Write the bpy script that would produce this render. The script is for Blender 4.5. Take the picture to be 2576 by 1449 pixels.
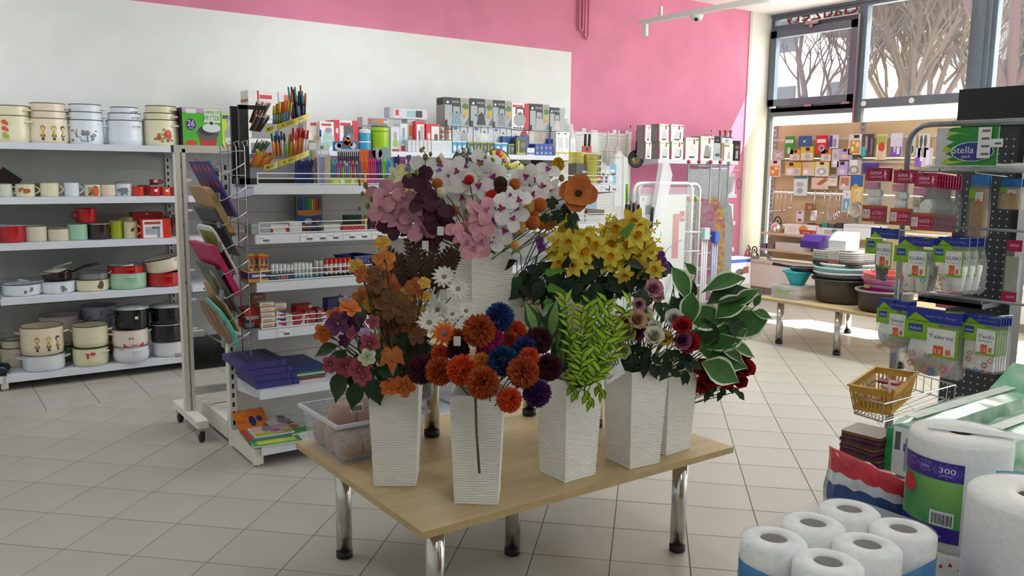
import bpy, math, random
from mathutils import Matrix, Vector as V
rnd = random.Random(11)
sc = bpy.context.scene
for o in list(bpy.data.objects): bpy.data.objects.remove(o, do_unlink=True)
col = sc.collection
# ------------------------------------------------------------ camera
F = 2107.27
CR, CD, CF = V((.8129, -.5823, .0109)), V((-.0724, -.1196, -.9902)), V((.5780, .8042, -.1382))
CF.normalize(); CR = (CR - CF * CR.dot(CF)).normalized(); CD = CF.cross(CR)
CO = V((0, 0, 1.48))
cam = bpy.data.objects.new('camera', bpy.data.cameras.new('camera')); col.objects.link(cam)
cam.data.sensor_width = 36; cam.data.lens = F / 2576 * 36; cam.data.clip_start = .05; cam.data.clip_end = 300
Mc = Matrix((CR, -CD, -CF)).transposed().to_4x4(); Mc.translation = CO
cam.matrix_world = Mc
sc.camera = cam
# ------------------------------------------------------------ light
sc.view_settings.view_transform = 'Standard'; sc.view_settings.look = 'None'
sc.view_settings.gamma = 1; sc.view_settings.use_curve_mapping = False
sc.view_settings.exposure = 0.0
wd = bpy.data.worlds.new('sky'); sc.world = wd; wd.use_nodes = True
bg = wd.node_tree.nodes['Background']; bg.inputs[0].default_value = (.86, .93, 1, 1); bg.inputs[1].default_value = 4.9
sun = bpy.data.objects.new('sun', bpy.data.lights.new('sun', 'SUN')); col.objects.link(sun)
sun.data.energy = 19; sun.data.angle = .01; sun.data.color = (1, .97, .92)
sun.rotation_euler = V((-.52, .30, -.80)).to_track_quat('-Z', 'Y').to_euler()
def area(name, loc, rot, sx, sy, e, c=(1, 1, 1)):
    l = bpy.data.lights.new(name, 'AREA'); l.shape = 'RECTANGLE'; l.size = sx; l.size_y = sy; l.energy = e; l.color = c
    o = bpy.data.objects.new(name, l); col.objects.link(o); o.location = loc; o.rotation_euler = rot; return o
for k, (yc, w) in enumerate([(5.6, 2.6), (2.9, 2.6), (.2, 2.6), (-2.4, 2.4)]):   # portals in the shop front
    p = area('portal', (9.15, yc, 2.0), (0, math.pi / 2, 0), 3.0, w, 1); p.data.cycles.is_portal = True
# ------------------------------------------------------------ helpers
def P(px, py, X=None, Y=None, Z=None):
    d = CR * ((px - 1288) / F) + CD * ((py - 724.5) / F) + CF
    i, v = (0, X) if X is not None else (1, Y) if Y is not None else (2, Z)
    return CO + d * ((v - CO[i]) / d[i])
def PD(px, py, dep): return CO + (CR * ((px - 1288) / F) + CD * ((py - 724.5) / F) + CF) * dep
def dep(p): return (V(p) - CO).dot(CF)
def pix(p):
    d = V(p) - CO; z = d.dot(CF); return 1288 + F * d.dot(CR) / z, 724.5 + F * d.dot(CD) / z
def lin(h):
    h = h.lstrip('#'); o = []
    for i in (0, 2, 4):
        c = int(h[i:i + 2], 16) / 255; o.append(c / 12.92 if c <= .04045 else ((c + .055) / 1.055) ** 2.4)
    return o
MATS = {}
def mat(h, r=.5, m=0, n=.05, s=40, bump=0, tr=0, al=1, em=0, sub=0, coat=0, stretch=None, h2=None, dist=.002):
    key = (h, r, m, n, s, bump, tr, al, em, sub, coat, stretch, h2)
    if key in MATS: return MATS[key]
    M = bpy.data.materials.new('m_%s_%d' % (h, len(MATS))); M.use_nodes = True; MATS[key] = M
    nt = M.node_tree; b = nt.nodes['Principled BSDF']; L = nt.links.new
    c = lin(h)
    b.inputs['Roughness'].default_value = r; b.inputs['Metallic'].default_value = m
    if tr: b.inputs['Transmission Weight'].default_value = tr; b.inputs['IOR'].default_value = 1.2
    if al < 1: b.inputs['Alpha'].default_value = al
    if coat: b.inputs['Coat Weight'].default_value = coat; b.inputs['Coat Roughness'].default_value = .1
    if sub: b.inputs['Subsurface Weight'].default_value = sub; b.inputs['Subsurface Radius'].default_value = (.01, .01, .01)
    if em: b.inputs['Emission Color'].default_value = (*c, 1); b.inputs['Emission Strength'].default_value = em
    b.inputs['Base Color'].default_value = (*c, 1)
    if n or bump or h2:
        tc = nt.nodes.new('ShaderNodeTexCoord'); nz = nt.nodes.new('ShaderNodeTexNoise'); nz.inputs['Scale'].default_value = s; nz.inputs['Detail'].default_value = 3
        src = tc.outputs['Object']
        if stretch:
            mp = nt.nodes.new('ShaderNodeMapping'); mp.inputs['Scale'].default_value = stretch; L(src, mp.inputs[0]); src = mp.outputs[0]
        L(src, nz.inputs['Vector'])
        mx = nt.nodes.new('ShaderNodeMix'); mx.data_type = 'RGBA'
        c2 = lin(h2) if h2 else [min(1, x * (1 + n * 2)) for x in c]; c1 = c if h2 else [x * (1 - n * 2) for x in c]
        mx.inputs[6].default_value = (*c1, 1); mx.inputs[7].default_value = (*c2, 1)
        cr = nt.nodes.new('ShaderNodeMapRange'); cr.inputs[1].default_value = .3; cr.inputs[2].default_value = .7
        L(nz.outputs[0], cr.inputs[0]); L(cr.outputs[0], mx.inputs[0]); L(mx.outputs[2], b.inputs['Base Color'])
        if bump:
            bp = nt.nodes.new('ShaderNodeBump'); bp.inputs['Strength'].default_value = bump; bp.inputs['Distance'].default_value = dist
            L(nz.outputs[0], bp.inputs['Height']); L(bp.outputs[0], b.inputs['Normal'])
    return M
def film(h='ffffff', op=.15, r=.1, name='film', bump=0):
    """thin clear plastic or glass: mostly see-through with a gloss of its own"""
    key = (name, h, op, r)
    if key in MATS: return MATS[key]
    M = bpy.data.materials.new(name); M.use_nodes = True; MATS[key] = M
    nt = M.node_tree; b = nt.nodes['Principled BSDF']; out = nt.nodes['Material Output']
    b.inputs['Base Color'].default_value = (*lin(h), 1); b.inputs['Roughness'].default_value = r
    t = nt.nodes.new('ShaderNodeBsdfTransparent'); mx = nt.nodes.new('ShaderNodeMixShader')
    nz = nt.nodes.new('ShaderNodeTexNoise'); nz.inputs['Scale'].default_value = 18
    mr = nt.nodes.new('ShaderNodeMapRange'); mr.inputs[3].default_value = op * .85; mr.inputs[4].default_value = op * 1.15
    if bump:
        n2 = nt.nodes.new('ShaderNodeTexNoise'); n2.inputs['Scale'].default_value = 34; n2.inputs['Distortion'].default_value = 2.5; bp = nt.nodes.new('ShaderNodeBump'); bp.inputs['Strength'].default_value = bump; bp.inputs['Distance'].default_value = .012; nt.links.new(n2.outputs[0], bp.inputs['Height']); nt.links.new(bp.outputs[0], b.inputs['Normal'])
    nt.links.new(nz.outputs[0], mr.inputs[0]); nt.links.new(mr.outputs[0], mx.inputs[0])
    nt.links.new(t.outputs[0], mx.inputs[1]); nt.links.new(b.outputs[0], mx.inputs[2]); nt.links.new(mx.outputs[0], out.inputs[0])
    return M
class MB:
    def __init__(s): s.v = []; s.f = []; s.m = []; s.T = Matrix()
    def add(s, vs, fs, mi=0):
        n = len(s.v); s.v += [tuple(s.T @ V(v)) for v in vs]
        s.f += [tuple(i + n for i in f) for f in fs]; s.m += [mi] * len(fs); return s
    def box(s, a, b, mi=0):
        (x0, y0, z0), (x1, y1, z1) = a, b
        return s.add([(x0, y0, z0), (x1, y0, z0), (x1, y1, z0), (x0, y1, z0), (x0, y0, z1), (x1, y0, z1), (x1, y1, z1), (x0, y1, z1)],
              [(3, 2, 1, 0), (4, 5, 6, 7), (0, 1, 5, 4), (1, 2, 6, 5), (2, 3, 7, 6), (3, 0, 4, 7)], mi)
    def rbox(s, a, b, r, mi=0, n=3):
        (x0, y0, z0), (x1, y1, z1) = a, b; pts = []
        for cx, cy, a0 in ((x1 - r, y1 - r, 0), (x0 + r, y1 - r, 90), (x0 + r, y0 + r, 180), (x1 - r, y0 + r, 270)):
            for k in range(n + 1):
                t = math.radians(a0 + 90 * k / n); pts.append((cx + r * math.cos(t), cy + r * math.sin(t)))
        return s.prism(pts, z0, z1, mi)
    def prism(s, poly, z0, z1, mi=0, top=1.0):
        n = len(poly); cx = sum(p[0] for p in poly) / n; cy = sum(p[1] for p in poly) / n
        vs = [(x, y, z0) for x, y in poly] + [(cx + (x - cx) * top, cy + (y - cy) * top, z1) for x, y in poly]
        return s.add(vs, [tuple(range(n - 1, -1, -1)), tuple(range(n, 2 * n))] + [(i, (i + 1) % n, n + (i + 1) % n, n + i) for i in range(n)], mi)
    def lathe(s, pr, n=16, c=(0, 0, 0), mi=0, sq=1.0):
        vs = []; fs = []; k = len(pr)
        for i in range(n):
            a = 2 * math.pi * i / n
            for r, z in pr: vs.append((c[0] + r * math.cos(a), c[1] + r * sq * math.sin(a), c[2] + z))
        for i in range(n):
            j = (i + 1) % n
            for q in range(k - 1): fs.append((i * k + q, j * k + q, j * k + q + 1, i * k + q + 1))
        if pr[0][0] > 1e-5: fs.append(tuple(i * k for i in range(n - 1, -1, -1))) if pr[0][0] > 0 and s.cap0 else None
        if pr[-1][0] > 1e-5 and s.cap1: fs.append(tuple(i * k + k - 1 for i in range(n)))
        return s.add(vs, fs, mi)
    cap0 = True; cap1 = True
    def tube(s, pts, r, n=6, mi=0):
        pts = [V(p) for p in pts]; rs = r if isinstance(r, (list, tuple)) else [r] * len(pts); vs = []; fs = []
        d0 = (pts[1] - pts[0]).normalized(); u = d0.orthogonal().normalized()
        for i, p in enumerate(pts):
            d = (pts[min(i + 1, len(pts) - 1)] - pts[max(i - 1, 0)]).normalized()
            u = (u - d * u.dot(d)); u = u.normalized() if u.length > 1e-6 else d.orthogonal().normalized(); w = d.cross(u)
            for k in range(n):
                a = 2 * math.pi * k / n; vs.append(p + (u * math.cos(a) + w * math.sin(a)) * rs[i])
        for i in range(len(pts) - 1):
            for k in range(n): fs.append((i * n + k, i * n + (k + 1) % n, (i + 1) * n + (k + 1) % n, (i + 1) * n + k))
        fs += [tuple(range(n - 1, -1, -1)), tuple((len(pts) - 1) * n + k for k in range(n))]
        return s.add(vs, fs, mi)
    def sph(s, c, r, nu=10, nv=6, mi=0, sc=(1, 1, 1)):
        c0, c1 = s.cap0, s.cap1
        vs = [(c[0], c[1], c[2] - r * sc[2])]; fs = []
        for j in range(1, nv):
            t = math.pi * j / nv
            for i in range(nu):
                a = 2 * math.pi * i / nu; vs.append((c[0] + r * sc[0] * math.sin(t) * math.cos(a), c[1] + r * sc[1] * math.sin(t) * math.sin(a), c[2] - r * sc[2] * math.cos(t)))
        vs.append((c[0], c[1], c[2] + r * sc[2])); e = len(vs) - 1
        for i in range(nu):
            j = (i + 1) % nu; fs.append((0, 1 + j, 1 + i)); fs.append((e, e - nu + i, e - nu + j))
            for q in range(nv - 2): fs.append((1 + q * nu + i, 1 + q * nu + j, 1 + (q + 1) * nu + j, 1 + (q + 1) * nu + i))
        return s.add(vs, fs, mi)
    def quad(s, a, b, c, d, mi=0): return s.add([a, b, c, d], [(0, 1, 2, 3)], mi)
    def disc(s, c, r, n=16, mi=0, sq=1.0):   # flat, facing -Y
        return s.add([(c[0] + r * math.cos(2 * math.pi * k / n), c[1], c[2] + r * sq * math.sin(2 * math.pi * k / n)) for k in range(n)], [tuple(range(n))], mi)
    def leaf(s, L, W, mi=0, bend=.3, fold=.15, prof=None, n=5, mi2=None, rim=.72):
        """blade along +X, rising in Z, width in Y; a border of its own material when mi2 is given"""
        prof = prof or [0.03, .6, .95, 1, .7, 0]; n = len(prof) - 1; vs = []; fs = []; ms = []
        cols = [-1, -rim, 0, rim, 1] if mi2 is not None else [-1, 0, 1]; k = len(cols)
        for i, w in enumerate(prof):
            t = i / n; x = L * t; z = -bend * L * t * t
            for cc in cols: vs.append((x, cc * w * W / 2, z + fold * W * abs(cc) * w))
        for i in range(n):
            for j in range(k - 1):
                fs.append((i * k + j, (i + 1) * k + j, (i + 1) * k + j + 1, i * k + j + 1)); ms.append(mi2 if mi2 is not None and j in (0, k - 2) else mi)
        b = len(s.f); s.add(vs, fs, mi); s.m[b:] = ms; return s
    def at(s, loc=(0, 0, 0), rot=None, sc=1):
        q = rot if isinstance(rot, Matrix) else (Matrix.Rotation(0, 4, 'Z') if rot is None else Matrix.Rotation(rot[2], 4, 'Z') @ Matrix.Rotation(rot[1], 4, 'Y') @ Matrix.Rotation(rot[0], 4, 'X'))
        s.T = Matrix.Translation(loc) @ q @ (Matrix.Diagonal((sc, sc, sc, 1)) if not isinstance(sc, tuple) else Matrix.Diagonal((*sc, 1))); return s
    def mesh(s, name, mats, smooth=False):
        me = bpy.data.meshes.new(name); me.from_pydata(s.v, [], s.f)
        for m in (mats if isinstance(mats, (list, tuple)) else [mats]): me.materials.append(m)
        me.polygons.foreach_set('material_index', s.m)
        if smooth: me.polygons.foreach_set('use_smooth', [True] * len(s.f))
        me.update(); return me
    def build(s, name, mats, parent=None, smooth=False, loc=None, rz=0):
        return put(name, s.mesh(name, mats, smooth), parent, loc, rz)
def put(name, me, parent=None, loc=None, rz=0, rot=None):
    o = bpy.data.objects.new(name, me); col.objects.link(o); o.parent = parent
    if loc is not None: o.location = loc
    o.rotation_euler = rot if rot is not None else (0, 0, rz); return o
def tag(o, label=None, cat=None, group=None, kind=None):
    if label: o['label'] = label
    if cat: o['category'] = cat
    if group: o['group'] = group
    if kind: o['kind'] = kind
    return o
def thing(name, label, cat, loc=(0, 0, 0), rz=0, group=None, rot=None):
    o = bpy.data.objects.new(name, None); col.objects.link(o); o.location = loc; o.empty_display_size = .05
    o.rotation_euler = rot if rot is not None else (0, 0, rz); return tag(o, label, cat, group)
def dup(o, loc=None, rz=None, label=None, group=None, parent=None, rot=None, scale=None):
    c = o.copy(); col.objects.link(c); c.parent = parent
    if loc is not None: c.location = loc
    if rz is not None: c.rotation_euler = (0, 0, rz)
    if rot is not None: c.rotation_euler = rot
    if scale is not None: c.scale = (scale,) * 3
    if label: c['label'] = label
    if group: c['group'] = group
    for ch in o.children: dup(ch, parent=c)
    return c
TX = {}
def text(s, parent, loc, h, hx, w=None, face='f', name='lettering', al='C', tilt=0, shear=0):
    """raised flat lettering; h = capital height, w = width to fit"""
    key = (s, shear)
    if key not in TX:
        cu = bpy.data.curves.new('t', 'FONT'); cu.body = s; cu.size = 1; cu.shear = shear; cu.resolution_u = 3
        o = bpy.data.objects.new('t', cu); me = bpy.data.meshes.new_from_object(o)
        bpy.data.objects.remove(o); bpy.data.curves.remove(cu)
        xs = [v.co.x for v in me.vertices] or [0, 1]; ys = [v.co.y for v in me.vertices] or [0, 1]
        TX[key] = (me, min(xs), max(xs), min(ys), max(ys))
    me0, x0, x1, y0, y1 = TX[key]; me = me0.copy(); me.name = 'lettering'
    sy = h / .73; sx = (w / (x1 - x0)) if w else sy
    ox = {'C': (x0 + x1) / 2, 'L': x0, 'R': x1}[al]
    me.transform(Matrix.Diagonal((sx, sy, 1, 1)) @ Matrix.Translation((-ox, 0, 0)))
    me.materials.clear(); me.materials.append(mat(hx, .6, n=.03))
    R3 = {'f': Matrix.Rotation(math.pi / 2, 4, 'X'), 'l': Matrix.Rotation(-math.pi / 2, 4, 'Z') @ Matrix.Rotation(math.pi / 2, 4, 'X'), 't': Matrix(), 'r': Matrix.Rotation(math.pi / 2, 4, 'Z') @ Matrix.Rotation(math.pi / 2, 4, 'X')}[face] @ Matrix.Rotation(tilt, 4, 'Z')
    me.transform(R3)
    return put(name, me, parent, loc)
def carton(name, label, cat, loc, w, d, h, hx='f0f0f0', rz=0, pr=(), tx=(), group=None, rough=.45, pname='print'):
    """printed box; origin at the middle of its base, front towards -Y. pr: (face,u0,v0,u1,v1,hex[,shape]) in 0..1; tx: (face,text,u,v,height,hex[,width])"""
    b = MB(); e = min(.0012, h * .02)
    b.box((-w / 2, -d / 2, 0), (w / 2, d / 2, h)); o = b.build(name, mat(hx, rough, n=.02), None, loc=loc, rz=rz); tag(o, label, cat, group)
    def pt(f, u, v, q=.0006):
        if f == 'f': return (-w / 2 + u * w, -d / 2 - q, v * h)
        if f == 'l': return (-w / 2 - q, d / 2 - u * d, v * h)
        if f == 'r': return (w / 2 + q, -d / 2 + u * d, v * h)
        return (-w / 2 + u * w, -d / 2 + v * d, h + q)
    if pr:
        b = MB(); ms = []
        for k, p in enumerate(pr):
            f, u0, v0, u1, v1, hc = p[:6]; sh = p[6] if len(p) > 6 else 'q'; q = .0005 + .00025 * k
            m_ = mat(hc, rough, n=.03)
            if m_ not in ms: ms.append(m_)
            i = ms.index(m_)
            if sh == 'q': pts = [(u0, v0), (u1, v0), (u1, v1), (u0, v1)]
            elif sh == 'o': pts = [((u0 + u1) / 2 + (u1 - u0) / 2 * math.cos(t * math.pi / 7), (v0 + v1) / 2 + (v1 - v0) / 2 * math.sin(t * math.pi / 7)) for t in range(14)]
            elif sh == 'k': pts = [(u0, v0), (u1, v0), (u1 - (u1 - u0) * .22, v1), (u0 + (u1 - u0) * .22, v1)]
            else: pts = [(u0 + (u1 - u0) * a, v0 + (v1 - v0) * c) for a, c in sh]
            b.add([pt(f, a, c, q) for a, c in pts], [tuple(range(len(pts)))], i)
        b.build(pname, ms, o)['kind'] = 'stuff'
    for t in tx: text(t[1], o, pt(t[0], t[2], t[3], .0006 + .00025 * (len(pr) + 1)), t[4], t[5], t[6] if len(t) > 6 else None, t[0])
    return o
def pw(px, py, Y, n): return n * dep(P(px, py, Y=Y)) / F      # n pixels in metres at that spot
ORD = ['lowest', 'second up', 'third up', 'fourth up', 'fifth up', 'sixth up', 'seventh up']
WHITE = mat('e9eae8', .45, n=.015, s=6); STEEL = mat('b9b9b6', .25, 1, n=.03); CHROME = mat('cfcfcd', .12, 1, n=.02); BLACK = mat('1a1a1b', .5, n=.1); SHELF = mat('dfe3ee', .4, n=.012, s=5)
# ------------------------------------------------------------ setting: shell
YW, XW, ZC = 6.95, 9.0, 3.45
def struct(name, b, m, parent=None, smooth=False):
    o = b.build(name, m, parent, smooth)
    if parent is None: o['kind'] = 'structure'
    return o
PINK = mat('de86a6', .75, n=.03, s=3)
WALLW = mat('eef1f0', .8, n=.015, s=4); WALLD = mat('e6e2da', .8, n=.02, s=4)
struct('ceiling', MB().box((-3.2, -4.2, ZC), (9.1, 7.15, ZC + .15)), mat('f2f2ee', .85, n=.01, s=3))
struct('wall_back', MB().box((-3.2, YW, -.05), (8.54, YW + .2, ZC)), PINK)
struct('trim_1', MB().box((-3.1, YW - .006, 0), (5.72, YW, 2.712)), WALLW)['label'] = 'white painted lower field of the pink back wall'
struct('trim_2', MB().box((8.54, YW - .012, 0), (8.585, YW + .19, ZC)), mat('cfc6c0', .7, n=.03))
struct('trim_3', MB().box((8.585, YW, -.05), (9.12, YW + .2, ZC)), WALLD)
struct('wall_left', MB().box((-3.3, -4.2, -.05), (-3.1, 7.15, ZC)), WALLW)
struct('wall_front', MB().box((-3.2, -4.3, -.05), (9.1, -4.1, ZC)), WALLW)
# floor: diagonal 30 cm tiles, a border row along the back wall
fl = struct('floor', MB().box((-3.2, -4.2, -.12), (9.1, 7.0, -.0016)), mat('6f675d', .9, n=.08, s=60))
TILE = mat('b6b2a8', .32, n=.025, s=2.2)
S_, T0 = .30124, V((.392, 3.527, 0)); da, dv = V((.7071, -.7071, 0)), V((.7071, .7071, 0)); YB, XB = 5.672, 8.56
def clip(poly, f):
    o = []
    for i, p in enumerate(poly):
        q = poly[(i + 1) % len(poly)]; a, b = f(p), f(q)
        if a >= 0: o.append(p)
        if (a >= 0) != (b >= 0): o.append(p + (q - p) * (a / (a - b)))
    return o
def tile_mesh(poly, c):
    g = .0022; n = len(poly); pts = []
    for p in poly:
        d = p - c; pts.append(d - d.normalized() * g * 1.3)
    vs = [(p.x, p.y, -.0016) for p in pts] + [(p.x * .993, p.y * .993, 0) for p in pts]
    b = MB(); b.add(vs, [tuple(range(n, 2 * n))] + [(i, (i + 1) % n, n + (i + 1) % n, n + i) for i in range(n)]); return b
tl = []
for a in range(-45, 45):
    for v in range(-45, 45):
        q = [T0 + da * (S_ * (a + i)) + dv * (S_ * (v + j)) for i, j in ((0, 0), (1, 0), (1, 1), (0, 1))]
        full = True
        for f in (lambda p: YB - p.y, lambda p: XB - p.x, lambda p: p.x + 3.1, lambda p: p.y + 4.1):
            r = clip(q, f)
            if len(r) != 4 or any((x - y).length > 1e-6 for x, y in zip(r, q)): full = False
            q = r
            if len(q) < 3: break
        if len(q) >= 3: tl.append((q, full))
k = -13
while .594 + k * .2985 < XB:
    for j in range(5):
        x0, y0 = .594 + k * .2985, YB + j * .2985; x1, y1 = min(XB, x0 + .2985), min(YW, y0 + .2985)
        if x1 - x0 > .01 and y1 - y0 > .01 and x0 > -3.1: tl.append(([V((x0, y0, 0)), V((x1, y0, 0)), V((x1, y1, 0)), V((x0, y1, 0))], 2 if abs(x1 - x0 - .2985) < 1e-6 and abs(y1 - y0 - .2985) < 1e-6 else False))
    k += 1
def seen(q):
    c = sum(q, V()) / len(q); d = dep(c)
    if d < .8: return None
    x, y = pix(c)
    if not (-60 < x < 2640 and 700 < y < 1530): return None
    if c.x > 3.2 and c.y < 2.1: return None
    if c.y > 6.4 and c.x < 5.6: return None
    return d
order = sorted([(seen(t[0]), i) for i, t in enumerate(tl) if seen(t[0]) is not None])[:300]
near = {i for _, i in order}; shared = {}; rest = MB()
for i, (q, full) in enumerate(tl):
    c = sum(q, V()) / len(q); c.z = 0
    if i in near:
        if full:
            if full not in shared: shared[full] = tile_mesh(q, c).mesh('tile', TILE)
            put('tile', shared[full], fl, c)
        else: put('tile', tile_mesh(q, c).mesh('tile', TILE), fl, c)
    else:
        b = tile_mesh(q, c); n = len(rest.v); rest.v += [(x + c.x, y + c.y, z) for x, y, z in b.v]; rest.f += [tuple(j + n for j in f) for f in b.f]; rest.m += b.m
tag(rest.build('tile_field', TILE, fl), 'beige floor tiles farther off', kind='stuff')
# window wall: bench, frames, glass
FR = mat('626d78', .45, n=.04, s=20); GLASS = film('f2f8ff', .07, .02, 'window glass')
FROST = bpy.data.materials.new('frosted'); FROST.use_nodes = True
nt = FROST.node_tree; b_ = nt.nodes['Principled BSDF']; tl_ = nt.nodes.new('ShaderNodeBsdfTranslucent'); mx_ = nt.nodes.new('ShaderNodeMixShader'); mx_.inputs[0].default_value = .72
tl_.inputs[0].default_value = (.95, .93, .84, 1); b_.inputs['Base Color'].default_value = (.85, .83, .74, 1); b_.inputs['Roughness'].default_value = .5
nt.links.new(b_.outputs[0], mx_.inputs[1]); nt.links.new(tl_.outputs[0], mx_.inputs[2]); nt.links.new(mx_.outputs[0], nt.nodes['Material Output'].inputs[0])
b = MB().box((8.57, -4.1, 0), (9.1, YW, .385)); wr = struct('wall_right', b, mat('efe8de', .7, n=.02, s=5))
x = -4.1
cop = MB().box((-.0145, -.2, 0), (.44, .2, .03)).mesh('sill_tile', mat('d8cfc4', .35, n=.02, s=4)); skb = MB().box((-.008, -.2, 0), (0, .2, .085)).mesh('skirting_tile', mat('8d7f73', .4, n=.05))
k = 0
while YW - .2 - k * .403 > 1.0:
    put('sill_tile', cop, wr, (8.57, YW - .2 - k * .403, .385)); put('skirting_tile', skb, wr, (8.57, YW - .2 - k * .403, 0)); k += 1
struct('trim_4', MB().box((8.95, -4.1, 3.42), (9.15, YW, ZC)), FR)
wn = 0
def window(name, y0, y1, zs, sash=None):
    """bay from y1 down to y0 (y0<y1); zs: list of (z0,z1,kind) panes"""
    w = MB(); j = .055
    w.box((8.97, y1 - j, .41), (9.06, y1, 3.44)); w.box((8.97, y0, .41), (9.06, y0 + j, 3.44))
    for z in sorted({zz for a in zs for zz in a[:2]}): w.box((8.972, y0, z - .05), (9.058, y1, z + .05))
    o = struct(name, w, FR)
    for z0, z1, kd in zs:
        g = MB().box((9.02, y0 + j, z0 + .05), (9.028, y1 - j, z1 - .05)).build('pane', FROST if kd == 'f' else GLASS, o)
        if kd == 's':
            s = MB(); 
            for a, c in (((8.93, y0 + .03, z0 + .02), (9.0, y0 + .115, z1 - .02)), ((8.93, y1 - .115, z0 + .02), (9.0, y1 - .03, z1 - .02)), ((8.93, y0 + .03, z0 + .02), (9.0, y1 - .03, z0 + .105)), ((8.93, y0 + .03, z1 - .105), (9.0, y1 - .03, z1 - .02))): s.box(a, c)
            so = s.build('sash', FR, o)
            h = MB()
            for yy in (y1 - .12, (y0 + y1) / 2, y0 + .12): h.box((8.915, yy - .05, z0 - .005), (8.97, yy + .05, z0 + .02))
            h.build('hinge', STEEL, so)
            h = MB().box((8.90, (y0 + y1) / 2 - .09, z1 - .005), (8.97, (y0 + y1) / 2 + .09, z1 + .03)).box((8.9, (y0 + y1) / 2 - .02, z1 - .04), (8.93, (y0 + y1) / 2 + .03, z1)).box((8.92, y0 + .01, z1 + .03), (8.95, (y0 + y1) / 2, z1 + .045)).box((8.92, y0 + .005, z0 - 1.2), (8.95, y0 + .025, z1 + .045))
            h.build('opener', STEEL, so)
    return o
w1 = window('window_1', 5.70, 6.955, [(.41, 2.25, 'f'), (2.30, 3.26, 's'), (3.26, 3.43, 'g')])
w2 = window('window_2', 4.43, 5.70, [(.41, 2.29, 'f'), (2.29, 3.43, 'g')])
for yy in (5.62, 5.05): MB().lathe([(.03, 0), (.03, .012)], 14).build('cap', WHITE, w2).matrix_local = Matrix.Translation((8.972, yy, 2.29)) @ Matrix.Rotation(-math.pi / 2, 4, 'Y')
MB().box((8.93, 4.27, .41), (9.08, 4.44, 3.44)).box((8.9, 4.315, .41), (8.95, 4.385, 3.44)).build('mullion', FR, w2)
y = 4.28; i = 3
while y > -4:
    y2 = max(-4.08, y - 1.33); window('window_%d' % i, y2, y, [(.41, 2.29, 'f' if i < 4 else 'g'), (2.29, 3.43, 'g')]); y = y2 - .02; i += 1
# ------------------------------------------------------------ gondola shelving
BACKP = mat('cfcbc3', .6, n=.02, s=6); SLOT = mat('2b2a28', .8); IVORY = mat('e4e0d4', .45, n=.02, s=8)
def tagmesh():
    b = MB(); b.box((-.034, -.0012, -.017), (.034, 0, .017)); b.box((-.03, -.0016, .004), (.005, -.0011, .008), 1); b.box((-.004, -.0016, -.010), (.028, -.0011, -.001), 2); b.box((.006, -.0016, -.0145), (.026, -.0011, -.0115), 1)
    return b.mesh('price_tag', [mat('eef0f6', .5, n=.01), mat('b4b7c2', .6), mat('5a5d68', .6)])
TAG = tagmesh()
def gondola(name, label, x0, x1, y0, yb, zs, top, tags=(), rails=(), wallside=True, sheet='cfcbc3', last=False):
    """one bay: front lip at y0, back panel at yb; zs = shelf tops, first is the base deck"""
    t = thing(name, label, 'shelving', (x0, yb, 0)); w = x1 - x0; d = yb - y0
    pm = MB()
    n = int(top / .19) if sheet else 0
    for i in range(n): pm.box((.02, -.004, .1 + i * (top - .1) / n + .003), (w - .02, .012, .1 + (i + 1) * (top - .1) / n))
    if sheet: pm.box((.02, .004, .02), (w - .02, .012, top)); pm.build('back_panel', mat(sheet, .6, n=.02, s=6), t)
    for x in ((0, w) if last else (0,)):
        u = MB().box((x - .018, -.02, 0), (x + .018, .035, top + .015)); up = u.build('upright', IVORY, t)
        s = MB()
        for k in range(int(top / .05)): s.box((x - .006, -.0215, .12 + k * .05), (x + .006, -.0195, .145 + k * .05))
        s.build('slot_row', SLOT, up)['kind'] = 'stuff'
        f = MB().box((x - .022, -d + .005, .015), (x + .022, 0, .095 if not wallside else .085)); f.lathe([(.02, 0), (.02, .015)], 8, (x, -d + .05, 0)); f.build('base_leg', IVORY, t)
    for i, z in enumerate(zs):
        b = MB(); l = .044; dd = d
        b.box((.02, -dd, z - .018), (w - .02, -.005, z)); b.box((.01, -dd - .012, z - l), (w - .01, -dd, z))
        if i: 
            for x in (.02, w - .024): b.add([(x, -dd, z - l), (x, -.005, z - .085), (x, -.005, z - .018), (x, -dd, z - .018), (x + .004, -dd, z - l), (x + .004, -.005, z - .085), (x + .004, -.005, z - .018), (x + .004, -dd, z - .018)], [(0, 1, 2, 3), (7, 6, 5, 4), (0, 3, 7, 4), (0, 4, 5, 1)])
        sh = b.build('shelf', SHELF, t)
        for x in [q for j, q in tags if j == i]: put('price_tag', TAG, sh, (x, -dd - .0125, z - .022))
        if i in rails:
            r = MB(); zr = z + .002; r3 = .0028
            for hh in (.055, .03, .004): r.tube([(.035, -dd + .004, zr + hh), (w - .03, -dd + .004, zr + hh)], r3, 6)
            for x in (.035, w * .5, w - .03): r.tube([(x, -dd + .004, zr), (x, -dd + .004, zr + .055)], r3, 6)
            r.build('wire_guard', mat('efeee9', .4, n=.01), sh)['kind'] = 'stuff'
    return t
WZ = [.10, .618, .975, 1.275, 1.630]
WB = [-.78, .43, 1.64, 2.85, 4.065, 5.275]
for i, lb in enumerate(['white wall gondola bay at the far end, before the pot bay', 'white wall gondola bay full of enamel pots and mugs', 'white wall gondola bay with pan cartons on top, behind the rolling rack', 'white wall gondola bay with vacuum flasks on its top shelf', 'white wall gondola bay with kettle cartons and bulb boxes on its top shelf']):
    gondola('wall_gondola', lb, WB[i], WB[i + 1], 6.332, 6.86, WZ, 1.66, sheet='c3c4bc', last=i == 4)
IZ = [.105, .392, .694, .928, 1.162, 1.400]
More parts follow.
